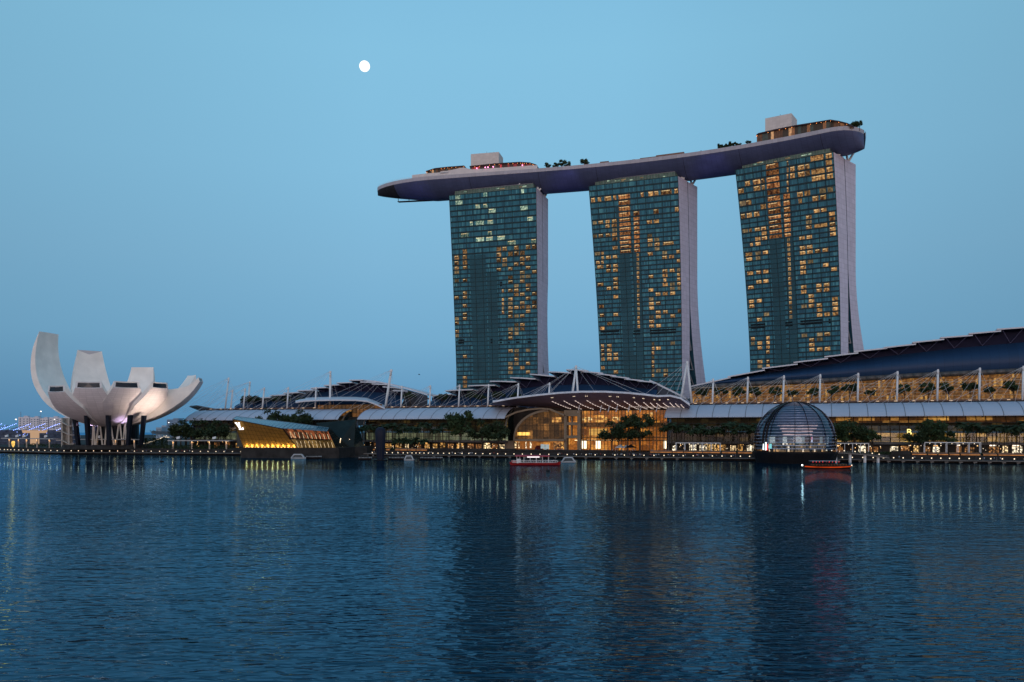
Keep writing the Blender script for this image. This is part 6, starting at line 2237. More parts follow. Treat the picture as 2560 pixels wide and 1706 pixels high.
mb.loft([[V((p.x + dx * k, p.y + dy * .4 * k, z)) for dx, dy in ((-1, -1), (1, -1), (1, 1), (-1, 1))] for z, k in ((PROM_Z, .35), (PROM_Z + 1.5, .9), (PROM_Z + 3.6, 1.1), (PROM_Z + 4.6, .8))], caps=True)
tag(mb.build("light_sculpture", E("glowing panel", (1, .60, .14), 1.1, .5, .6)), "tapering glowing yellow sculpture under the far left shelter", "light sculpture")
def pergola(x0, x1, ys, nb, n, label):
    a, b = Q(x0, ys[1], n), Q(x1, ys[1], n)
    zt = Q((x0 + x1) / 2, ys[0], n).z
    root = empty("pergola", V(((a.x + b.x) / 2, (a.y + b.y) / 2, PROM_Z)))
    tag(root, label, "pergola", "white frame pergolas on the promenade")
    mb = MB()
    for dn in (0, 3.5):
        mb.bar(zed(a, zt) + EN * dn, zed(b, zt) + EN * dn, .28, .34)
    for k in range(nb + 1):
        p = zed(a.lerp(b, k / nb), zt)
        mb.bar(p, p + EN * 3.5, .2, .25)
    mb.build("beam", white_metal, root)
    for k in range(nb + 1):
        for dn in (0, 3.5):
            p = a.lerp(b, k / nb) + EN * dn
            mb = MB()
            mb.box((p.x, p.y, (PROM_Z + zt) / 2), (.26, .26, zt - PROM_Z), (EU, EN))
            mb.build("post", white_metal, root)
    mb = MB()
    for k in range(nb):
        p = zed(a.lerp(b, (k + .5) / nb), zt - .5) + EN * 1.75
        mb.sphere(p, .22, 6, 4)
    mb.build("pendant_lamp", lamp_warm, root)
pergola(1689, 1800, (1108, 1130), 5, 19, "white frame pergola left of the glass dome")
pergola(2092, 2172, (1109, 1132), 4, 21, "white frame pergola just right of the glass dome, behind the gangway")
pergola(2312, 2452, (1107, 1132), 5, 19, "white frame pergola in the right part before the shop windows")
# market tents and screen before the hall
for x, l_ in ((1551, "left white pointed tent before the orange hall"), (1568, "right white pointed tent before the orange hall")):
    p = ground_at(x, 30)
    root = empty("tent", p)
    tag(root, l_, "tent", "white tents before the hall")
    mb = MB()
    top_ = p + V((0, 0, 4.2))
    cs = [p + EU * a + EN * b + V((0, 0, 2.6)) for a, b in ((-2.4, -2.4), (2.4, -2.4), (2.4, 2.4), (-2.4, 2.4))]
    for k in range(4):
        mb.poly([cs[k], cs[(k + 1) % 4], top_])
        mb.poly([cs[k] - V((0, 0, .35)), cs[(k + 1) % 4] - V((0, 0, .35)), cs[(k + 1) % 4], cs[k]])
    mb.build("canopy", M("tent cloth", (.55, .62, .66), .7), root)
    for c in cs:
        mb = MB()
        mb.tube(V((c.x, c.y, p.z)), c, .06, n=5)
        mb.build("leg", white_metal, root)
p = ground_at(1577, 27)
root = empty("black_tent", p)
tag(root, "black pointed tent right of the white tents, under the big trees", "tent")
mb = MB()
cs = [p + EU * a + EN * b + V((0, 0, 2.4)) for a, b in ((-3, -2.4), (3, -2.4), (3, 2.4), (-3, 2.4))]
for k in range(4):
    mb.poly([cs[k], cs[(k + 1) % 4], p + V((0, 0, 4.4))])
mb.build("canopy", black_metal, root)
for c in cs:
    mb = MB()
    mb.tube(V((c.x, c.y, p.z)), c, .06, n=5)
    mb.build("leg", dark_metal, root)
p = ground_at(1363, 23)
root = empty("information_board", p)
tag(root, "white event board of stacked panels standing before the shops under the arch", "notice board")
mb = MB()
for k, (dx, dz, w_, h_) in enumerate(((-1.8, 2.9, 1.9, 2.6), (0.0, 2.5, 1.5, 3.0), (1.6, 2.7, 1.5, 2.7))):
    mb.box(p + EU * dx + V((0, 0, dz)), (w_, .2, h_), (EU, EN))
mb.build("panel", E("backlit panel", (.55, .66, .70), .62, .15, 1.0), root)
mb = MB()
for dz in (1.9, 2.7, 3.4):
    mb.box(p + EU * 0.0 - EN * .13 + V((0, 0, dz)), (1.3, .06, .16), (EU, EN))
mb.build("text_line", dark_metal, root)
for dx in (-1.8, 1.6):
    mb = MB()
    mb.box(p + EU * dx + V((0, 0, .8)), (.2, .2, 1.6), (EU, EN))
    mb.build("leg", dark_metal, root)
p = ground_at(1347, 24)
mb = MB()
mb.loft([[p + EU * (a * k + .5 * (1 - k)) + EN * b + V((0, 0, z)) for a, b in ((-2.2, -1), (2.2, -1), (2.2, 1), (-2.2, 1))] for z, k in ((0, 1), (1.2, 1.05), (2.6, .85), (3.4, .5))], caps=True)
tag(mb.build("stage_tent", M("dark red stage cloth", (.07, .012, .012), .8, var=.4)), "low dark red covered stage left of the white event board", "stage")
# ------------------------------------------------------------------ gangway beside the dome
gw = empty("gangway", W(SN(Q(2060, 1140, -6))[0], -6, 0))
tag(gw, "raised walkway on pale piers curving from the dome's base down to the quay", "gangway")
pts = [Q(1962, 1131.5, -14), Q(2050, 1131.5, -12), Q(2110, 1133, -8), Q(2160, 1137, -4), Q(2220, 1145.5, 1.0)]
mb = MB()
for a, b in zip(pts, pts[1:]):
    mb.bar(a, b, 3.0, .45)
mb.build("deck", concrete, gw)
mb = MB()
for a, b in zip(pts, pts[1:]):
    for h in (.55, 1.05):
        mb.bar(a + V((0, -1.3, h)), b + V((0, -1.3, h)), .06, .06)
    for k in range(8):
        p = a.lerp(b, k / 8) + V((0, -1.3, 0))
        mb.box(p + V((0, 0, .6)), (.05, .05, 1.0))
mb.build("railing", grey_metal, gw)
for x in (2043, 2089, 2125, 2162, 2195):
    f = Q(x, interp([(1962, 1131.5), (2050, 1131.5), (2110, 1133), (2160, 1137), (2220, 1145.5)], x), interp([(1962, -14), (2050, -12), (2110, -8), (2160, -4), (2220, 1)], x))
    mb = MB()
    mb.tube((f.x, f.y, -2), (f.x, f.y, f.z - .2), .7, n=10)
    mb.build("pier", white_metal, gw, smooth=True)
for x in (1990, 2017, 2047, 2077, 2108, 2135, 2160, 2178, 2195):
    f = Q(x, interp([(1962, 1131.5), (2050, 1131.5), (2110, 1133), (2160, 1137), (2220, 1145.5)], x), interp([(1962, -14), (2050, -12), (2110, -8), (2160, -4), (2220, 1)], x))
    o = dup(lamp0, f + V((0, -1.2, .2)), label="small globe lamp on the raised gangway right of the dome's base", group="gangway lamps")
    o["category"] = "lamp"
# left landing stage by the pavilion
lg = empty("landing_stage", V(Q(930, 1146, -8)))
lg.location.z = 0
tag(lg, "low pier on columns right of the gold pavilion's stairs, moored pontoon below", "pier")
pA, pB = Q(850, 1134.5, -3), Q(945, 1134.5, -3)
mb = MB()
mb.bar(pA, pB, 5, .5)
mb.build("deck", concrete, lg)
for k in range(7):
    p = pA.lerp(pB, (k + .2) / 7)
    mb = MB()
    mb.tube((p.x, p.y - 1.5, -2), (p.x, p.y - 1.5, p.z), .45, n=8)
    mb.build("pier_column", concrete, lg)
qa, qb = Q(862, 1150, -16), Q(1085, 1151, -16)
pont = MB()
qa.z = qb.z = .25
pont.bar(qa, qb, 6, .9)
tag(pont.build("pontoon", dark_concrete), "long low dark pontoon floating before the boardwalk around the dark standing form", "pontoon")
# ------------------------------------------------------------------ dark standing form on a float
Yb = 430
c = A(951, 1150, Yb)
c.z = 0
sc_ = empty("standing_form", c)
tag(sc_, "tall dark rounded pillar narrowing downwards, standing on a float in the water", "sculpture")
navy_skin = M("dark blue skin", (.014, .018, .034), .45, var=.2)
prof = [(0, 1.7), (2, 1.95), (6, 2.15), (9, 2.5), (12, 2.78), (14.5, 2.85), (16, 2.55), (16.9, 1.9), (17.35, 1.0), (17.45, .05)]
mb = MB()
mb.loft([[c + V((r * math.cos(t), r * .8 * math.sin(t), z)) for t in [2 * math.pi * q / 24 for q in range(24)]] for z, r in prof])
mb.build("body", navy_skin, sc_, smooth=True)
mb = MB()
for k in range(4):
    t = k * math.pi / 2 + .4
    prev = None
    for z, r in prof[:-1]:
        p = c + V(((r + .05) * math.cos(t), (r * .8 + .05) * math.sin(t), z))
        if prev:
            mb.bar(prev, p, .14, .1)
        prev = p
mb.build("seam", dark_metal, sc_)
mb = MB()
mb.loft([[c + V((r * math.cos(t), r * .8 * math.sin(t), z)) for t in [2 * math.pi * q / 24 for q in range(24)]] for z, r in ((-.5, 3.6), (.5, 3.7), (.6, 3.3), (.62, .1))])
mb.build("float", black_metal, sc_)

# ------------------------------------------------------------------ boats
def hull_mesh(L_, B_, H, sheer=.5, bow=.55):
    mb = MB()
    rings = []
    for k in range(13):
        f = -1 + 2 * k / 12
        wdt = B_ / 2 * (1 - abs(f) ** 3.2 * (1 if f < 0 else .92)) + .06
        zt = H + sheer * abs(f) ** 2.2
        zb = -.35 + .35 * abs(f) ** 4
        rings.append([V((f * L_ / 2, -wdt, zt)), V((f * L_ / 2 * .97, -wdt * .8, .1)), V((f * L_ / 2 * .92, 0, zb)), V((f * L_ / 2 * .97, wdt * .8, .1)), V((f * L_ / 2, wdt, zt))])
    mb.loft(rings, closed=False)
    mb.poly([r[0] for r in rings] + [r[4] for r in rings][::-1])
    for r in (rings[0], rings[-1]):
        mb.poly(r)
    return mb
red_paint = M("red boat paint", (.30, .018, .020), .45, var=.15)
dark_paint = M("dark hull paint", (.020, .015, .014), .5)
timber = M("boat timber", (.16, .09, .05), .7)
def local_bm(root, mb, name, mat, smooth=False):
    for i, p in enumerate(mb.v):
        mb.v[i] = p + root.location
    return mb.build(name, mat, root, smooth=smooth)
Yr = 15 * F / (1163.5 - HOR)
r1 = empty("tour_boat", V((A(1338, 1100, Yr).x, Yr, 0)))
tag(r1, "red and white canopied tour boat carrying passengers, near the middle of the shore", "boat")
Lb = (1402 - 1274) / F * Yr
local_bm(r1, hull_mesh(Lb, 4.6, 1.0, .55), "hull", red_paint)
mb = MB()
mb.box((-.2 * Lb / 10, 0, 1.22), (Lb * .86, 4.0, .1))
for sy in (-1.9, 1.9):
    for k in range(27):
        mb.box((-Lb * .43 + k * Lb * .86 / 26, sy, 1.65), (.10, .08, .85))
    mb.bar((-Lb * .43, sy, 2.1), (Lb * .43, sy, 2.1), .12, .12)
local_bm(r1, mb, "side_rail", white_metal)
for f in (-.36, -.30, -.22, -.10, .02, .14, .26):
    for sy in (-1.85, 1.85):
        mb = MB()
        mb.box((f * Lb, sy, 2.6), (.2, .14, 2.8))
        local_bm(r1, mb, "canopy_post", white_metal)
mb = MB()
ra = [V((x, y, z)) for x, y, z in ((-.39 * Lb, -2.3, 4.0), (-.39 * Lb, 0, 4.35), (-.39 * Lb, 2.3, 4.0))]
rb_ = [V((x, y, z)) for x, y, z in ((.28 * Lb, -2.3, 3.85), (.28 * Lb, 0, 4.2), (.28 * Lb, 2.3, 3.85))]
mb.loft([[*ra, ra[2] + V((0, 0, .32)), ra[1] + V((0, 0, .32)), ra[0] + V((0, 0, .32))], [*rb_, rb_[2] + V((0, 0, .32)), rb_[1] + V((0, 0, .32)), rb_[0] + V((0, 0, .32))]], caps=True)
local_bm(r1, mb, "canopy", M("pink red canopy", (.42, .06, .08), .5))
mb = MB()
mb.box((-.04 * Lb, -2.36, 3.75), (.24 * Lb, .1, .5))
local_bm(r1, mb, "lit_banner", E("lit banner", (1, .9, .93), 1.3))
mb = MB()
mb.box((-.32 * Lb, 0, 1.9), (.08 * Lb, 3.4, 1.9))
local_bm(r1, mb, "wheelhouse", white_metal)
mb = MB()
mb.box((-.42 * Lb, 0, 1.75), (.09 * Lb, 3.0, .8))
local_bm(r1, mb, "bow_box", M("bow panel", (.55, .22, .22), .6, var=.5, scale=1.2))
mb = MB()
for k in range(9):
    for sy in (-1, 1):
        mb.box((-.2 * Lb + k * .06 * Lb, sy, 1.7), (.5, .9, .5))
        mb.box((-.2 * Lb + k * .06 * Lb + .3, sy, 2.15), (.12, .9, .6))
local_bm(r1, mb, "seat", M("blue grey seat", (.15, .2, .24), .6))
Yd = 15 * F / (1171.5 - HOR)
r2 = empty("night_boat", V((A(2068, 1100, Yd).x, Yd, 0)))
tag(r2, "dark tour boat with a glowing orange hull band before the glass dome", "boat")
Ld = (2128 - 2005) / F * Yd
local_bm(r2, hull_mesh(Ld, 4.4, 1.0, .55), "hull", dark_paint)
mb = MB()
prev = None
for k in range(13):
    f = -.93 + 1.86 * k / 12
    wdt = 4.4 / 2 * (1 - abs(f) ** 3.2) * .93 + .16
    p = V((f * Ld / 2, -wdt, .55 + .35 * abs(f) ** 2.2))
    if prev:
        mb.bar(prev, p, .1, .42)
    prev = p
local_bm(r2, mb, "light_band", E("orange light band", (1, .10, .015), .42, .4, .3))
mb = MB()
mb.box((-.06 * Ld, 0, 3.05), (.56 * Ld, 4.2, .2))
local_bm(r2, mb, "canopy", M("grey canopy", (.3, .3, .32), .5))
for f in (-.33, -.2, -.06, .08, .21):
    for sy in (-1.8, 1.8):
        mb = MB()
        mb.box((f * Ld, sy, 2.0), (.14, .14, 2.1))
        local_bm(r2, mb, "canopy_post", dark_metal)
mb = MB()
for k in range(9):
    mb.sphere((-.32 * Ld + k * .066 * Ld, -1.7, 2.7), .13, 6, 4)
local_bm(r2, mb, "red_lantern", E("red lantern", (1, .04, .05), 3))
mb = MB()
mb.sphere((-.5 * Ld - .3, -.4, 1.35), .34, 8, 6)
local_bm(r2, mb, "bow_light", E("bow light", (1, 1, .95), 4))
mb = MB()
mb.sphere((.48 * Ld, -.9, 1.3), .24, 8, 6)
local_bm(r2, mb, "stern_light", E("stern light", (1, .7, .5), 2))
mb = MB()
for k in range(12):
    mb.box((-.3 * Ld + k * .06 * Ld, 0, 1.5), (.5, 3.0, .6))
local_bm(r2, mb, "seat", timber)
def small_boat(x, y, w_px, label, open_=True):
    Yq = 15 * F / (y - HOR)
    root = empty("moored_boat", V((A(x, 1100, Yq).x, Yq, 0)))
    tag(root, label, "boat", "small moored white boats")
    L_ = w_px / F * Yq
    gel = M("white gelcoat", (.50, .56, .60), .35)
    local_bm(root, hull_mesh(L_, 2.6, .7, .2), "hull", gel)
    mb = MB()
    o = [V((-.42 * L_, -1.2, .7)), V((-.26 * L_, -1.05, 2.5)), V((.25 * L_, -1.05, 2.5)), V((.40 * L_, -1.2, .7))]
    b = [p + V((0, 2.3, 0)) for p in o]
    mb.poly([o[1], o[2], b[2], b[1]])
    mb.poly([o[0], o[1], b[1], b[0]])
    mb.poly([o[2], o[3], b[3], b[2]])
    mb.poly([b[0], b[1], b[2], b[3]])
    for q in (0, 1, 2):
        mb.bar(o[q], o[q + 1], .5, .5)
    local_bm(root, mb, "cabin", gel)
    mb = MB()
    i = [p.lerp(V((0, p.y, 1.4)), .22) + V((0, -.02, 0)) for p in o]
    mb.poly([i[0], i[3], i[2], i[1]])
    local_bm(root, mb, "window", M("boat window", (.05, .07, .08), .2))
small_boat(1421, 1157, 38, "white cabin boat moored just right of the red tour boat")
small_boat(746, 1147.5, 38, "white cabin boat moored at the gold pavilion's plinth")
small_boat(1023, 1152, 26, "white cabin boat at the pontoon right of the dark standing form")
def dark_boat(x, y, w_px, label):
    Yq = 15 * F / (y - HOR)
    root = empty("moored_dinghy", V((A(x, 1100, Yq).x, Yq, 0)))
    tag(root, label, "boat", "dark low boats along the pontoon")
    L_ = w_px / F * Yq
    local_bm(root, hull_mesh(L_, 2.2, .8, .3), "hull", dark_paint)
    mb = MB()
    for k in range(int(L_ / .8)):
        mb.box((-L_ * .4 + k * .8, 0, 1.2), (.35, 1.6, .6))
    local_bm(root, mb, "seat", M("pale seat", (.35, .38, .40), .6))
    mb = MB()
    mb.box((0, 0, 2.3), (L_ * .6, 2.0, .1))
    for f in (-.28, .28):
        for sy in (-.9, .9):
            mb.box((f * L_, sy, 1.6), (.08, .08, 1.4))
    local_bm(root, mb, "canopy", dark_metal)
for x, w_, l_ in ((783, 40, "low dark boat right of the white cabin boat at the gold pavilion"), (912, 34, "low dark boat left of the dark standing form"), (990, 40, "low dark boat between the dark standing form and the white cabin boat"), (1075, 56, "low dark boat at the right end of the pontoon")):
    dark_boat(x, 1150 if x > 800 else 1147, w_, l_)
def buoy(x, y, label, k=1.0):
    Yq = 15 * F / (y - HOR)
    root = empty("buoy", V((A(x, 1100, Yq).x, Yq, 0)))
    tag(root, label, "buoy", "dark channel buoys")
    mb = MB()
    mb.loft([[V((r * k * math.cos(t), r * k * math.sin(t), z * k)) for t in [2 * math.pi * q / 12 for q in range(12)]] for z, r in ((-.4, .9), (.25, 1.0), (.5, .8), (.55, .1))])
    local_bm(root, mb, "float", dark_paint)
    mb = MB()
    mb.tube((0, 0, .4), (0, 0, 3.4 * k), .09, n=6)
    mb.box((0, 0, 2.0 * k), (.5 * k, .1, .5 * k))
    local_bm(root, mb, "pole", dark_metal)
buoy(1370, 1178, "dark buoy with a pole in front of the red tour boat", .8)
buoy(404, 1155, "dark buoy with a pole out in front of the lotus museum", 1.1)
# ------------------------------------------------------------------ people
def person_mesh(seed, walking):
    mb_v = [(0, 0, .95), (0, 0, 1.15), (0, .01, 1.40), (0, .01, 1.52), (0, .02, 1.66)]
    st = .16 if walking else .03
    v = list(mb_v)
    e = [(0, 1), (1, 2), (2, 3), (3, 4)]
    def add(chain, start):
        p = start
        for c_ in chain:
            v.append(c_)
            e.append((p, len(v) - 1))
            p = len(v) - 1
    add([(-.10, 0, .88), (-.11, st * .7, .48), (-.11, st, .07), (-.12, st + -.12, .03)], 0)
    add([(.10, 0, .88), (.11, -st * .7, .48), (.11, -st * .6, .07), (.12, -st - .10, .03)], 0)
    add([(-.20, 0, 1.38), (-.26, st * .5, 1.10), (-.25, -st - .06, .86)], 2)
    add([(.20, 0, 1.38), (.26, -st * .5, 1.10), (.25, st - .06, .86)], 2)
    me = bpy.data.meshes.new("person_skeleton")
    me.from_pydata(v, e, [])
    o = bpy.data.objects.new("person_skeleton", me)
    COL.objects.link(o)
    sk = o.modifiers.new("skin", 'SKIN')
    rads = [.15, .14, .16, .06, .115] + [.10, .075, .05, .04] * 2 + [.065, .05, .04] * 2
    for i, d in enumerate(me.skin_vertices[0].data):
        d.radius = (rads[i], rads[i] * (.75 if i in (0, 1, 2) else 1))
        d.use_root = i == 0
    sb = o.modifiers.new("sub", 'SUBSURF')
    sb.levels = sb.render_levels = 1
    dg = bpy.context.evaluated_depsgraph_get()
    dg.update()
    me2 = bpy.data.meshes.new_from_object(o.evaluated_get(dg))
    bpy.data.objects.remove(o)
    return me2
skin_m = M("skin", (.30, .19, .13), .6)
hair_m = M("dark hair", (.02, .016, .014), .6)
cl = {k: M("cloth " + k, c_, .8) for k, c_ in dict(white=(.55, .55, .55), red=(.35, .03, .04), blue=(.05, .09, .22), black=(.02, .02, .022), grey=(.2, .2, .21), pale_blue=(.3, .4, .5), denim=(.05, .07, .12), khaki=(.22, .18, .12)).items()}
BM_ = [person_mesh(1, False), person_mesh(2, True)]
VARS = []
for i, (t_, b_, w_) in enumerate([("white", "denim", 0), ("red", "black", 0), ("blue", "khaki", 1), ("black", "denim", 1), ("grey", "black", 0), ("pale_blue", "khaki", 1), ("white", "black", 1), ("black", "black", 0)]):
    me = BM_[w_].copy()
    me.materials.clear()
    for m_ in (skin_m, cl[t_], cl[b_], hair_m):
        me.materials.append(m_)
    for f in me.polygons:
        z, x = f.center.z, abs(f.center.x)
        f.material_index = 3 if z > 1.70 or (z > 1.58 and f.center.y > .04) else 0 if z > 1.47 or (x > .22 and z < 1.08) else 1 if z > .92 else 2 if z > .10 else 3
        f.use_smooth = True
    VARS.append((me, "%s top and %s trousers" % (t_.replace("_", " "), b_)))
def person(p, where, rz=None, group="people on the waterfront"):
    me, cloth = random.choice(VARS)
    o = bpy.data.objects.new("person", me)
    COL.objects.link(o)
    o.location = p
    o.rotation_euler = (0, 0, random.uniform(0, 6.28) if rz is None else rz)
    k = random.uniform(.92, 1.06)
    o.scale = (k, k, k)
    tag(o, "person in %s %s" % (cloth, where), "person", group)
rp = random.Random(5)
random.seed(23)
for (x0, x1, n0, n1, cnt, z, where) in ((960, 1080, 2, 12, 22, DECK_Z, "on the boardwalk right of the dark pillar"), (1130, 1270, 2, 12, 18, DECK_Z, "on the boardwalk left of the red boat"), (1390, 1530, 2, 12, 20, DECK_Z, "on the boardwalk right of the red boat"), (1530, 1680, 2, 13, 40, DECK_Z, "in the crowd below the orange hall"),
                                        (1450, 1670, 19, 34, 34, PROM_Z, "in front of the orange entrance hall"), (1690, 1880, 2, 12, 22, DECK_Z, "on the boardwalk left of the dome"), (2120, 2290, 18, 30, 10, PROM_Z, "by the amber shops right of the dome"), (2240, 2550, 2, 12, 14, DECK_Z, "on the boardwalk at right"), (300, 580, 3, 14, 16, DECK_Z, "walking on the quay by the museum"), (850, 940, 2, 10, 12, DECK_Z, "near the stairs of the gold pavilion"), (1290, 1420, 19, 30, 14, PROM_Z, "before the shops under the arch")):
    for k in range(cnt):
        x, n = rp.uniform(x0, x1), rp.uniform(n0, n1)
        if x < 600:
            p, _ = quay_at(x, n)
        else:
            p = Q(x, 1100, n)
        person(V((p.x, p.y, z)), where)
for k in range(14):
    px = rp.uniform(1965, 2075)
    p = Q(px, 1100, rp.uniform(-15, -12))
    t = math.atan2(p.y - DC.y, p.x - DC.x)
    person(V((DC.x + 15.5 * math.cos(rad(200 + 11 * k)), DC.y + 15.5 * math.sin(rad(200 + 11 * k)), 5.62)), "inside the lower level of the glass dome")
for k in range(20):
    xx = -112 + k * 2.2 + rp.uniform(-.6, .6)
    person(dk(xx, HW - half_w(xx) + 1.1, ZP - 1.1), "at the sky deck's pointed end", group="visitors on the sky deck")
for k in range(16):
    person(V((r1.location.x + rp.uniform(-.2, .42) * Lb, r1.location.y + rp.uniform(-1.2, 1.2), .95)), "seated area of the red tour boat", group="boat passengers")
# ------------------------------------------------------------------ far background at left
haze_mix = lambda c_, k=.35: tuple(a * (1 - k) + b * k for a, b in zip(c_, (.20, .34, .46)))  # blends distance haze into a far wall's colour
apt = M("pale apartment wall", haze_mix((.86, .80, .84), .10), .8, var=.05, panel=(6, 3.2), line=.72)
apt_win = M("apartment window", (.16, .22, .28), .4)
for i, (x0, x1, yt, l_) in enumerate(((46, 73, 1043, "leftmost pale apartment block on the far shore"), (75, 97, 1044, "second pale apartment block on the far shore"), (99, 120, 1046, "lowest pale apartment block on the far shore"), (123, 146, 1044, "fourth pale apartment block on the far shore, before the museum"), (147, 172, 1046, "pale apartment block half hidden by the lotus museum"))):
    Yf = 1250
    a, b = A(x0, yt, Yf), A(x1, yt, Yf)
    root = empty("apartment_block", V(((a.x + b.x) / 2, Yf, PROM_Z)))
    tag(root, l_, "apartment block", "far apartment blocks")
    mb = MB()
    c = [V((a.x, Yf, 3)), V((b.x, Yf, 3)), V((b.x, Yf + 16, 3)), V((a.x, Yf + 16, 3))]
    for k in range(4):
        p, q = c[k], c[(k + 1) % 4]
        ln = (q - p).length
        mb.poly([p, q, V((q.x, q.y, a.z)), V((p.x, p.y, a.z))], 0, [(0, 0), (ln, 0), (ln, a.z), (0, a.z)])
    mb.poly([V((p.x, p.y, a.z)) for p in c])
    mb.build("wall", apt, root)
    nfl = 7
    for fl in range(nfl):
        for k in range(3):
            mb = MB()
            xw = a.x + (b.x - a.x) * (k + .3) / 3
            zz_ = a.z - 3.2 - fl * 3.3
            mb.box((xw + 1.2, Yf - .05, zz_), (2.4, .2, 1.3))
            mb.build("window", apt_win, root)
    mb = MB()
    mb.box(((a.x + b.x) / 2, Yf + 8, a.z + 1), ((b.x - a.x) * .4, 6, 2))
    mb.build("roof_house", apt, root)
for x0, x1, yt, Yf, c_, l_ in ((417, 433, 1049, 1500, (.20, .30, .42), "blue tower block seen in the gap right of the lotus museum"), (433, 446, 1046, 1450, (.22, .31, .42), "taller blue tower block beside the north arcade"), (404, 416, 1064, 1400, (.35, .42, .50), "low pale block in the gap right of the museum"), (390, 404, 1069, 1350, (.30, .38, .46), "lowest pale block seen beside the museum's columns"), (446, 457, 1051, 1500, (.32, .42, .52), "pale glass block at the left end of the north arcade")):
    a, b = A(x0, yt, Yf), A(x1, yt, Yf)
    mb = MB()
    mb.hexa([V((a.x, Yf, 3)), V((b.x, Yf, 3)), V((b.x, Yf + 20, 3)), V((a.x, Yf + 20, 3)), V((a.x, Yf, a.z)), V((b.x, Yf, a.z)), V((b.x, Yf + 20, a.z)), V((a.x, Yf + 20, a.z))])
    zz_ = a.z - 3
    while zz_ > 8:
        mb.box(((a.x + b.x) / 2, Yf - .1, zz_), (abs(b.x - a.x) * .9, .4, 1.2), mi=1)
        zz_ -= 4.2
    tag(mb.build("tower_block", [M("far block", c_, .7, var=.05), M("far glazing", tuple(v * .6 for v in c_), .3)]), l_, "tower block")
# grandstand with strings of blue lights
gs = empty("grandstand", A(60, 1090, 760))
gs.location.z = PROM_Z
tag(gs, "dark grandstand strung with rows of blue lights behind the far left shelter", "grandstand")
mb = MB()
for k in range(7):
    y0, z0 = 745 + k * 5, 3.5 + k * 2.2
    a, b = A(-140, 1090, y0), A(185, 1090, y0)
    mb.hexa([V((a.x, y0, 3)), V((b.x, y0, 3)), V((b.x, y0 + 5, 3)), V((a.x, y0 + 5, 3)), V((a.x, y0, z0)), V((b.x, y0, z0)), V((b.x, y0 + 5, z0)), V((a.x, y0 + 5, z0))])
mb.build("tier", M("grandstand tier", (.07, .085, .12), .8, var=.5, scale=.3), gs)
mb = MB()
for k in range(5):
    a, b = A(-40 + 45 * k, 1078, 800), A(20 + 45 * k, 1064, 800)
    mb.bar(a, b, .6, .6)
    mb.bar(A(-40 + 45 * k, 1078, 800), A(-40 + 45 * k, 1092, 795), .6, .6)
mb.bar(A(-140, 1083, 790), A(185, 1083, 790), 1.0, 1.0)
mb.build("roof_truss", M("truss grey", (.16, .19, .24), .6), gs)
mb = MB()
for k in range(6):
    for q in range(11):
        p = A(-38 + 36 * k + 4.2 * q, 1076 - 1.6 * q + random.uniform(-.4, .4), 770)
        mb.sphere(p, .30, 6, 4)
for k in range(40):
    mb.sphere(A(random.uniform(0, 180), random.uniform(1062, 1090), 765), .2, 5, 3)
mb.build("light_string", lamp_blue, gs)
pb = MB()
a, b = A(57, 1083, 735), A(107, 1076, 735)
pb.hexa([V((a.x, 735, a.z)), V((b.x, 735, a.z)), V((b.x, 741, a.z)), V((a.x, 741, a.z)), V((a.x - 1, 735, b.z)), V((b.x + 1, 735, b.z)), V((b.x + 1, 741, b.z)), V((a.x - 1, 741, b.z))])
pb.hexa([V((a.x + 6, 736, 3)), V((a.x + 8, 736, 3)), V((a.x + 8, 740, 3)), V((a.x + 6, 740, 3)), V((a.x + 6, 736, a.z)), V((a.x + 8, 736, a.z)), V((a.x + 8, 740, a.z)), V((a.x + 6, 740, a.z))])
pb.hexa([V((b.x - 8, 736, 3)), V((b.x - 6, 736, 3)), V((b.x - 6, 740, 3)), V((b.x - 8, 740, 3)), V((b.x - 8, 736, a.z)), V((b.x - 6, 736, a.z)), V((b.x - 6, 740, a.z)), V((b.x - 8, 740, a.z))])
tag(pb.build("lit_stage_box", LITROOMS("stage box", (2, 2), [(0, (.5, .28, .16)), (.5, (.8, .5, .3))], .6)), "amber lit box raised in the middle of the dark grandstand", "stage box")
def far_lamp(x, y, Yq, label, r=.55):
    p = A(x, y, Yq)
    root = empty("lamp_mast", V((p.x, p.y, PROM_Z)))
    tag(root, label, "lamp mast", "tall lamp masts on the far shore")
    mb = MB()
    mb.tube((p.x, p.y, 3), p, .22, .14, n=6)
    mb.build("pole", grey_metal, root)
    mb = MB()
    mb.sphere(p, r, 8, 5, sz=.6)
    mb.build("lamp_head", lamp_white, root)
far_lamp(102, 1029, 780, "tall lamp mast left of the museum's lowest petals", .7)
far_lamp(40, 1049, 780, "lamp mast before the leftmost far apartment block", .8)
far_lamp(136, 1049, 780, "lamp mast before the fourth far apartment block", .55)
far_lamp(422, 1057, 700, "lamp mast in the gap right of the lotus museum", .5)
mb = MB()
mb.tube(A(52, 1084, 780), A(52, 1030, 780), .2, n=6)
tag(mb.build("flag_pole", grey_metal), "bare thin pole above the far left apartment block", "pole")
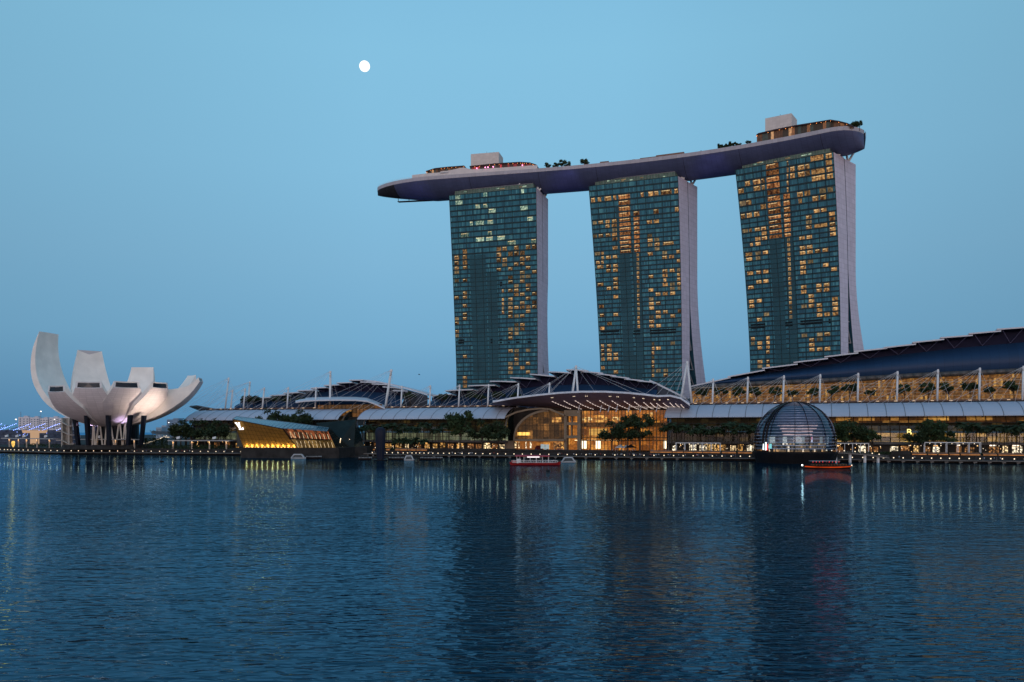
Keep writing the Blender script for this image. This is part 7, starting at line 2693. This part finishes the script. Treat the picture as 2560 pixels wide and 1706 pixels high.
# line of bright lamps on the sloping bridge right of the museum, with its white tube frame
br = empty("foot_bridge", A(395, 1105, 600))
br.location.z = PROM_Z
tag(br, "sloping foot bridge edged with a string of warm lamps right of the lotus museum", "bridge")
mb = MB()
for (x, y) in ((360, 1109), (365, 1109), (370, 1107.6), (373, 1106), (377, 1104.5), (382, 1104.3), (386, 1102.2), (392, 1099), (396, 1099), (400, 1097), (402, 1096), (405, 1094), (410, 1091), (414, 1093), (418, 1093.5), (422, 1093.4), (416, 1090)):
    mb.sphere(A(x, y, 600), .30, 6, 4)
mb.build("bridge_lamp", lamp_warm, br)
bst = M("bridge steel", (.30, .33, .36), .5)
mb = MB()
mb.bar(A(355, 1112, 602), A(412, 1094, 602), 4, .6)
mb.bar(A(412, 1094, 602), A(470, 1094, 602), 4, .6)
mb.build("bridge_deck", bst, br)
mb = MB()
mb.bar(A(380, 1081, 640), A(432, 1084, 640), 1.2, 2.4)
mb.build("bridge_beam", bst, br)
for k in range(7):
    mb = MB()
    x = 375 + k * 9
    mb.tube(A(x, 1076, 630), A(x + 14, 1096, 630), .25, n=5)
    mb.build("bridge_brace", bst, br)
for x in (365, 385, 405, 440, 465):
    mb = MB()
    mb.box(A(x, 1112, 603), (1.2, 1.2, 10))
    mb.build("bridge_pier", dark_concrete, br)
# ------------------------------------------------------------------ lit letter signs on the arcade glass
def sign(x, y, n, w_, h_, col, s_, label):
    p = Q(x, y, n)
    root = empty("wall_sign", p)
    tag(root, label, "sign")
    return root, p
sg, p = sign(2266, 1088, 40, 4, 5, None, 1, "glowing letter B sign on the yellow lit arcade floor right of the dome")
cu = bpy.data.curves.new("sign_letter", 'FONT')
cu.body = "B"
cu.size = 4.6
cu.extrude = .15
to = bpy.data.objects.new("sign_letter", cu)
COL.objects.link(to)
to.parent = sg
to.rotation_euler = (rad(90), 0, math.atan2(EU.y, EU.x))
to.data.materials.append(E("sign letter light", (1, .78, .25), 2.0))
bpy.context.view_layer.update()
sign_me = bpy.data.meshes.new_from_object(to.evaluated_get(bpy.context.evaluated_depsgraph_get()))
so_ = bpy.data.objects.new("letter", sign_me)
COL.objects.link(so_)
so_.parent = sg
so_.rotation_euler = to.rotation_euler
bpy.data.objects.remove(to)
bpy.data.curves.remove(cu)
# ------------------------------------------------------------------ coloured floodlighting that the building's own fittings give
def spot(loc, target, energy, col, size, name, parent=None):
    ld = bpy.data.lights.new(name, 'SPOT')
    ld.energy = energy
    ld.color = col
    ld.spot_size = rad(size)
    ld.spot_blend = 1.0
    ld.shadow_soft_size = 1.0
    o = bpy.data.objects.new(name, ld)
    COL.objects.link(o)
    o.location = loc
    d = V(target) - V(loc)
    o.rotation_euler = d.to_track_quat('-Z', 'Y').to_euler()
    return o
for x, e in ((60, 1.4), (222, .55), (323, .55), (446, 1.1)):
    p, _ = quay_at(x, 19.5)
    p.z = 12
    spot(p, V((LC.x + (p.x - LC.x) * .25, LC.y - 10, 50)), 80000 * e, (.82, .62, 1.0) if x < 400 else (1.0, .78, .62), 60, "museum_floodlight")
p, _ = quay_at(536, 19.5)
p.z = 11
spot(p, V((LC.x + 45, LC.y - 8, 38)), 70000, (1.0, .76, .60), 60, "museum_floodlight")
for xx, e in ((-76, 1.0), (37, 1.0), (134, 1.0)):
    spot(dk(xx, -20, 160), dk(xx, 14, 201), 11000 * e, (.22, .20, 1.0), 42, "hull_floodlight")
# a bird on the wing
Yb_ = 300
p = A(1048, 937, Yb_)
mb = MB()
mb.loft([[p + V((x, r * math.cos(t), r * math.sin(t))) for t in [2 * math.pi * q / 8 for q in range(8)]] for x, r in ((-.38, .01), (-.2, .09), (0, .12), (.2, .08), (.3, .06), (.42, .01))])
mb.poly([p + V((-.1, -.05, .05)), p + V((.15, -.05, .05)), p + V((.05, -.5, .3)), p + V((-.2, -.75, .2))])
mb.poly([p + V((-.1, .05, .05)), p + V((.15, .05, .05)), p + V((.05, .5, .3)), p + V((-.2, .75, .2))])
tag(mb.build("bird", black_metal), "small dark bird in flight right of the north hall roof", "bird")
# ------------------------------------------------------------------ moon
Ym = 40000
mb = MB()
c = A(911.5, 166, Ym)
mb.sphere(c, 13.2 / F * Ym, 48, 24)
mo = mb.build("moon", E("moonlit surface", (1, .98, .94), 1.35, .08, .0006), smooth=True)
tag(mo, "full white moon in the clear dusk sky left of the towers", "moon")
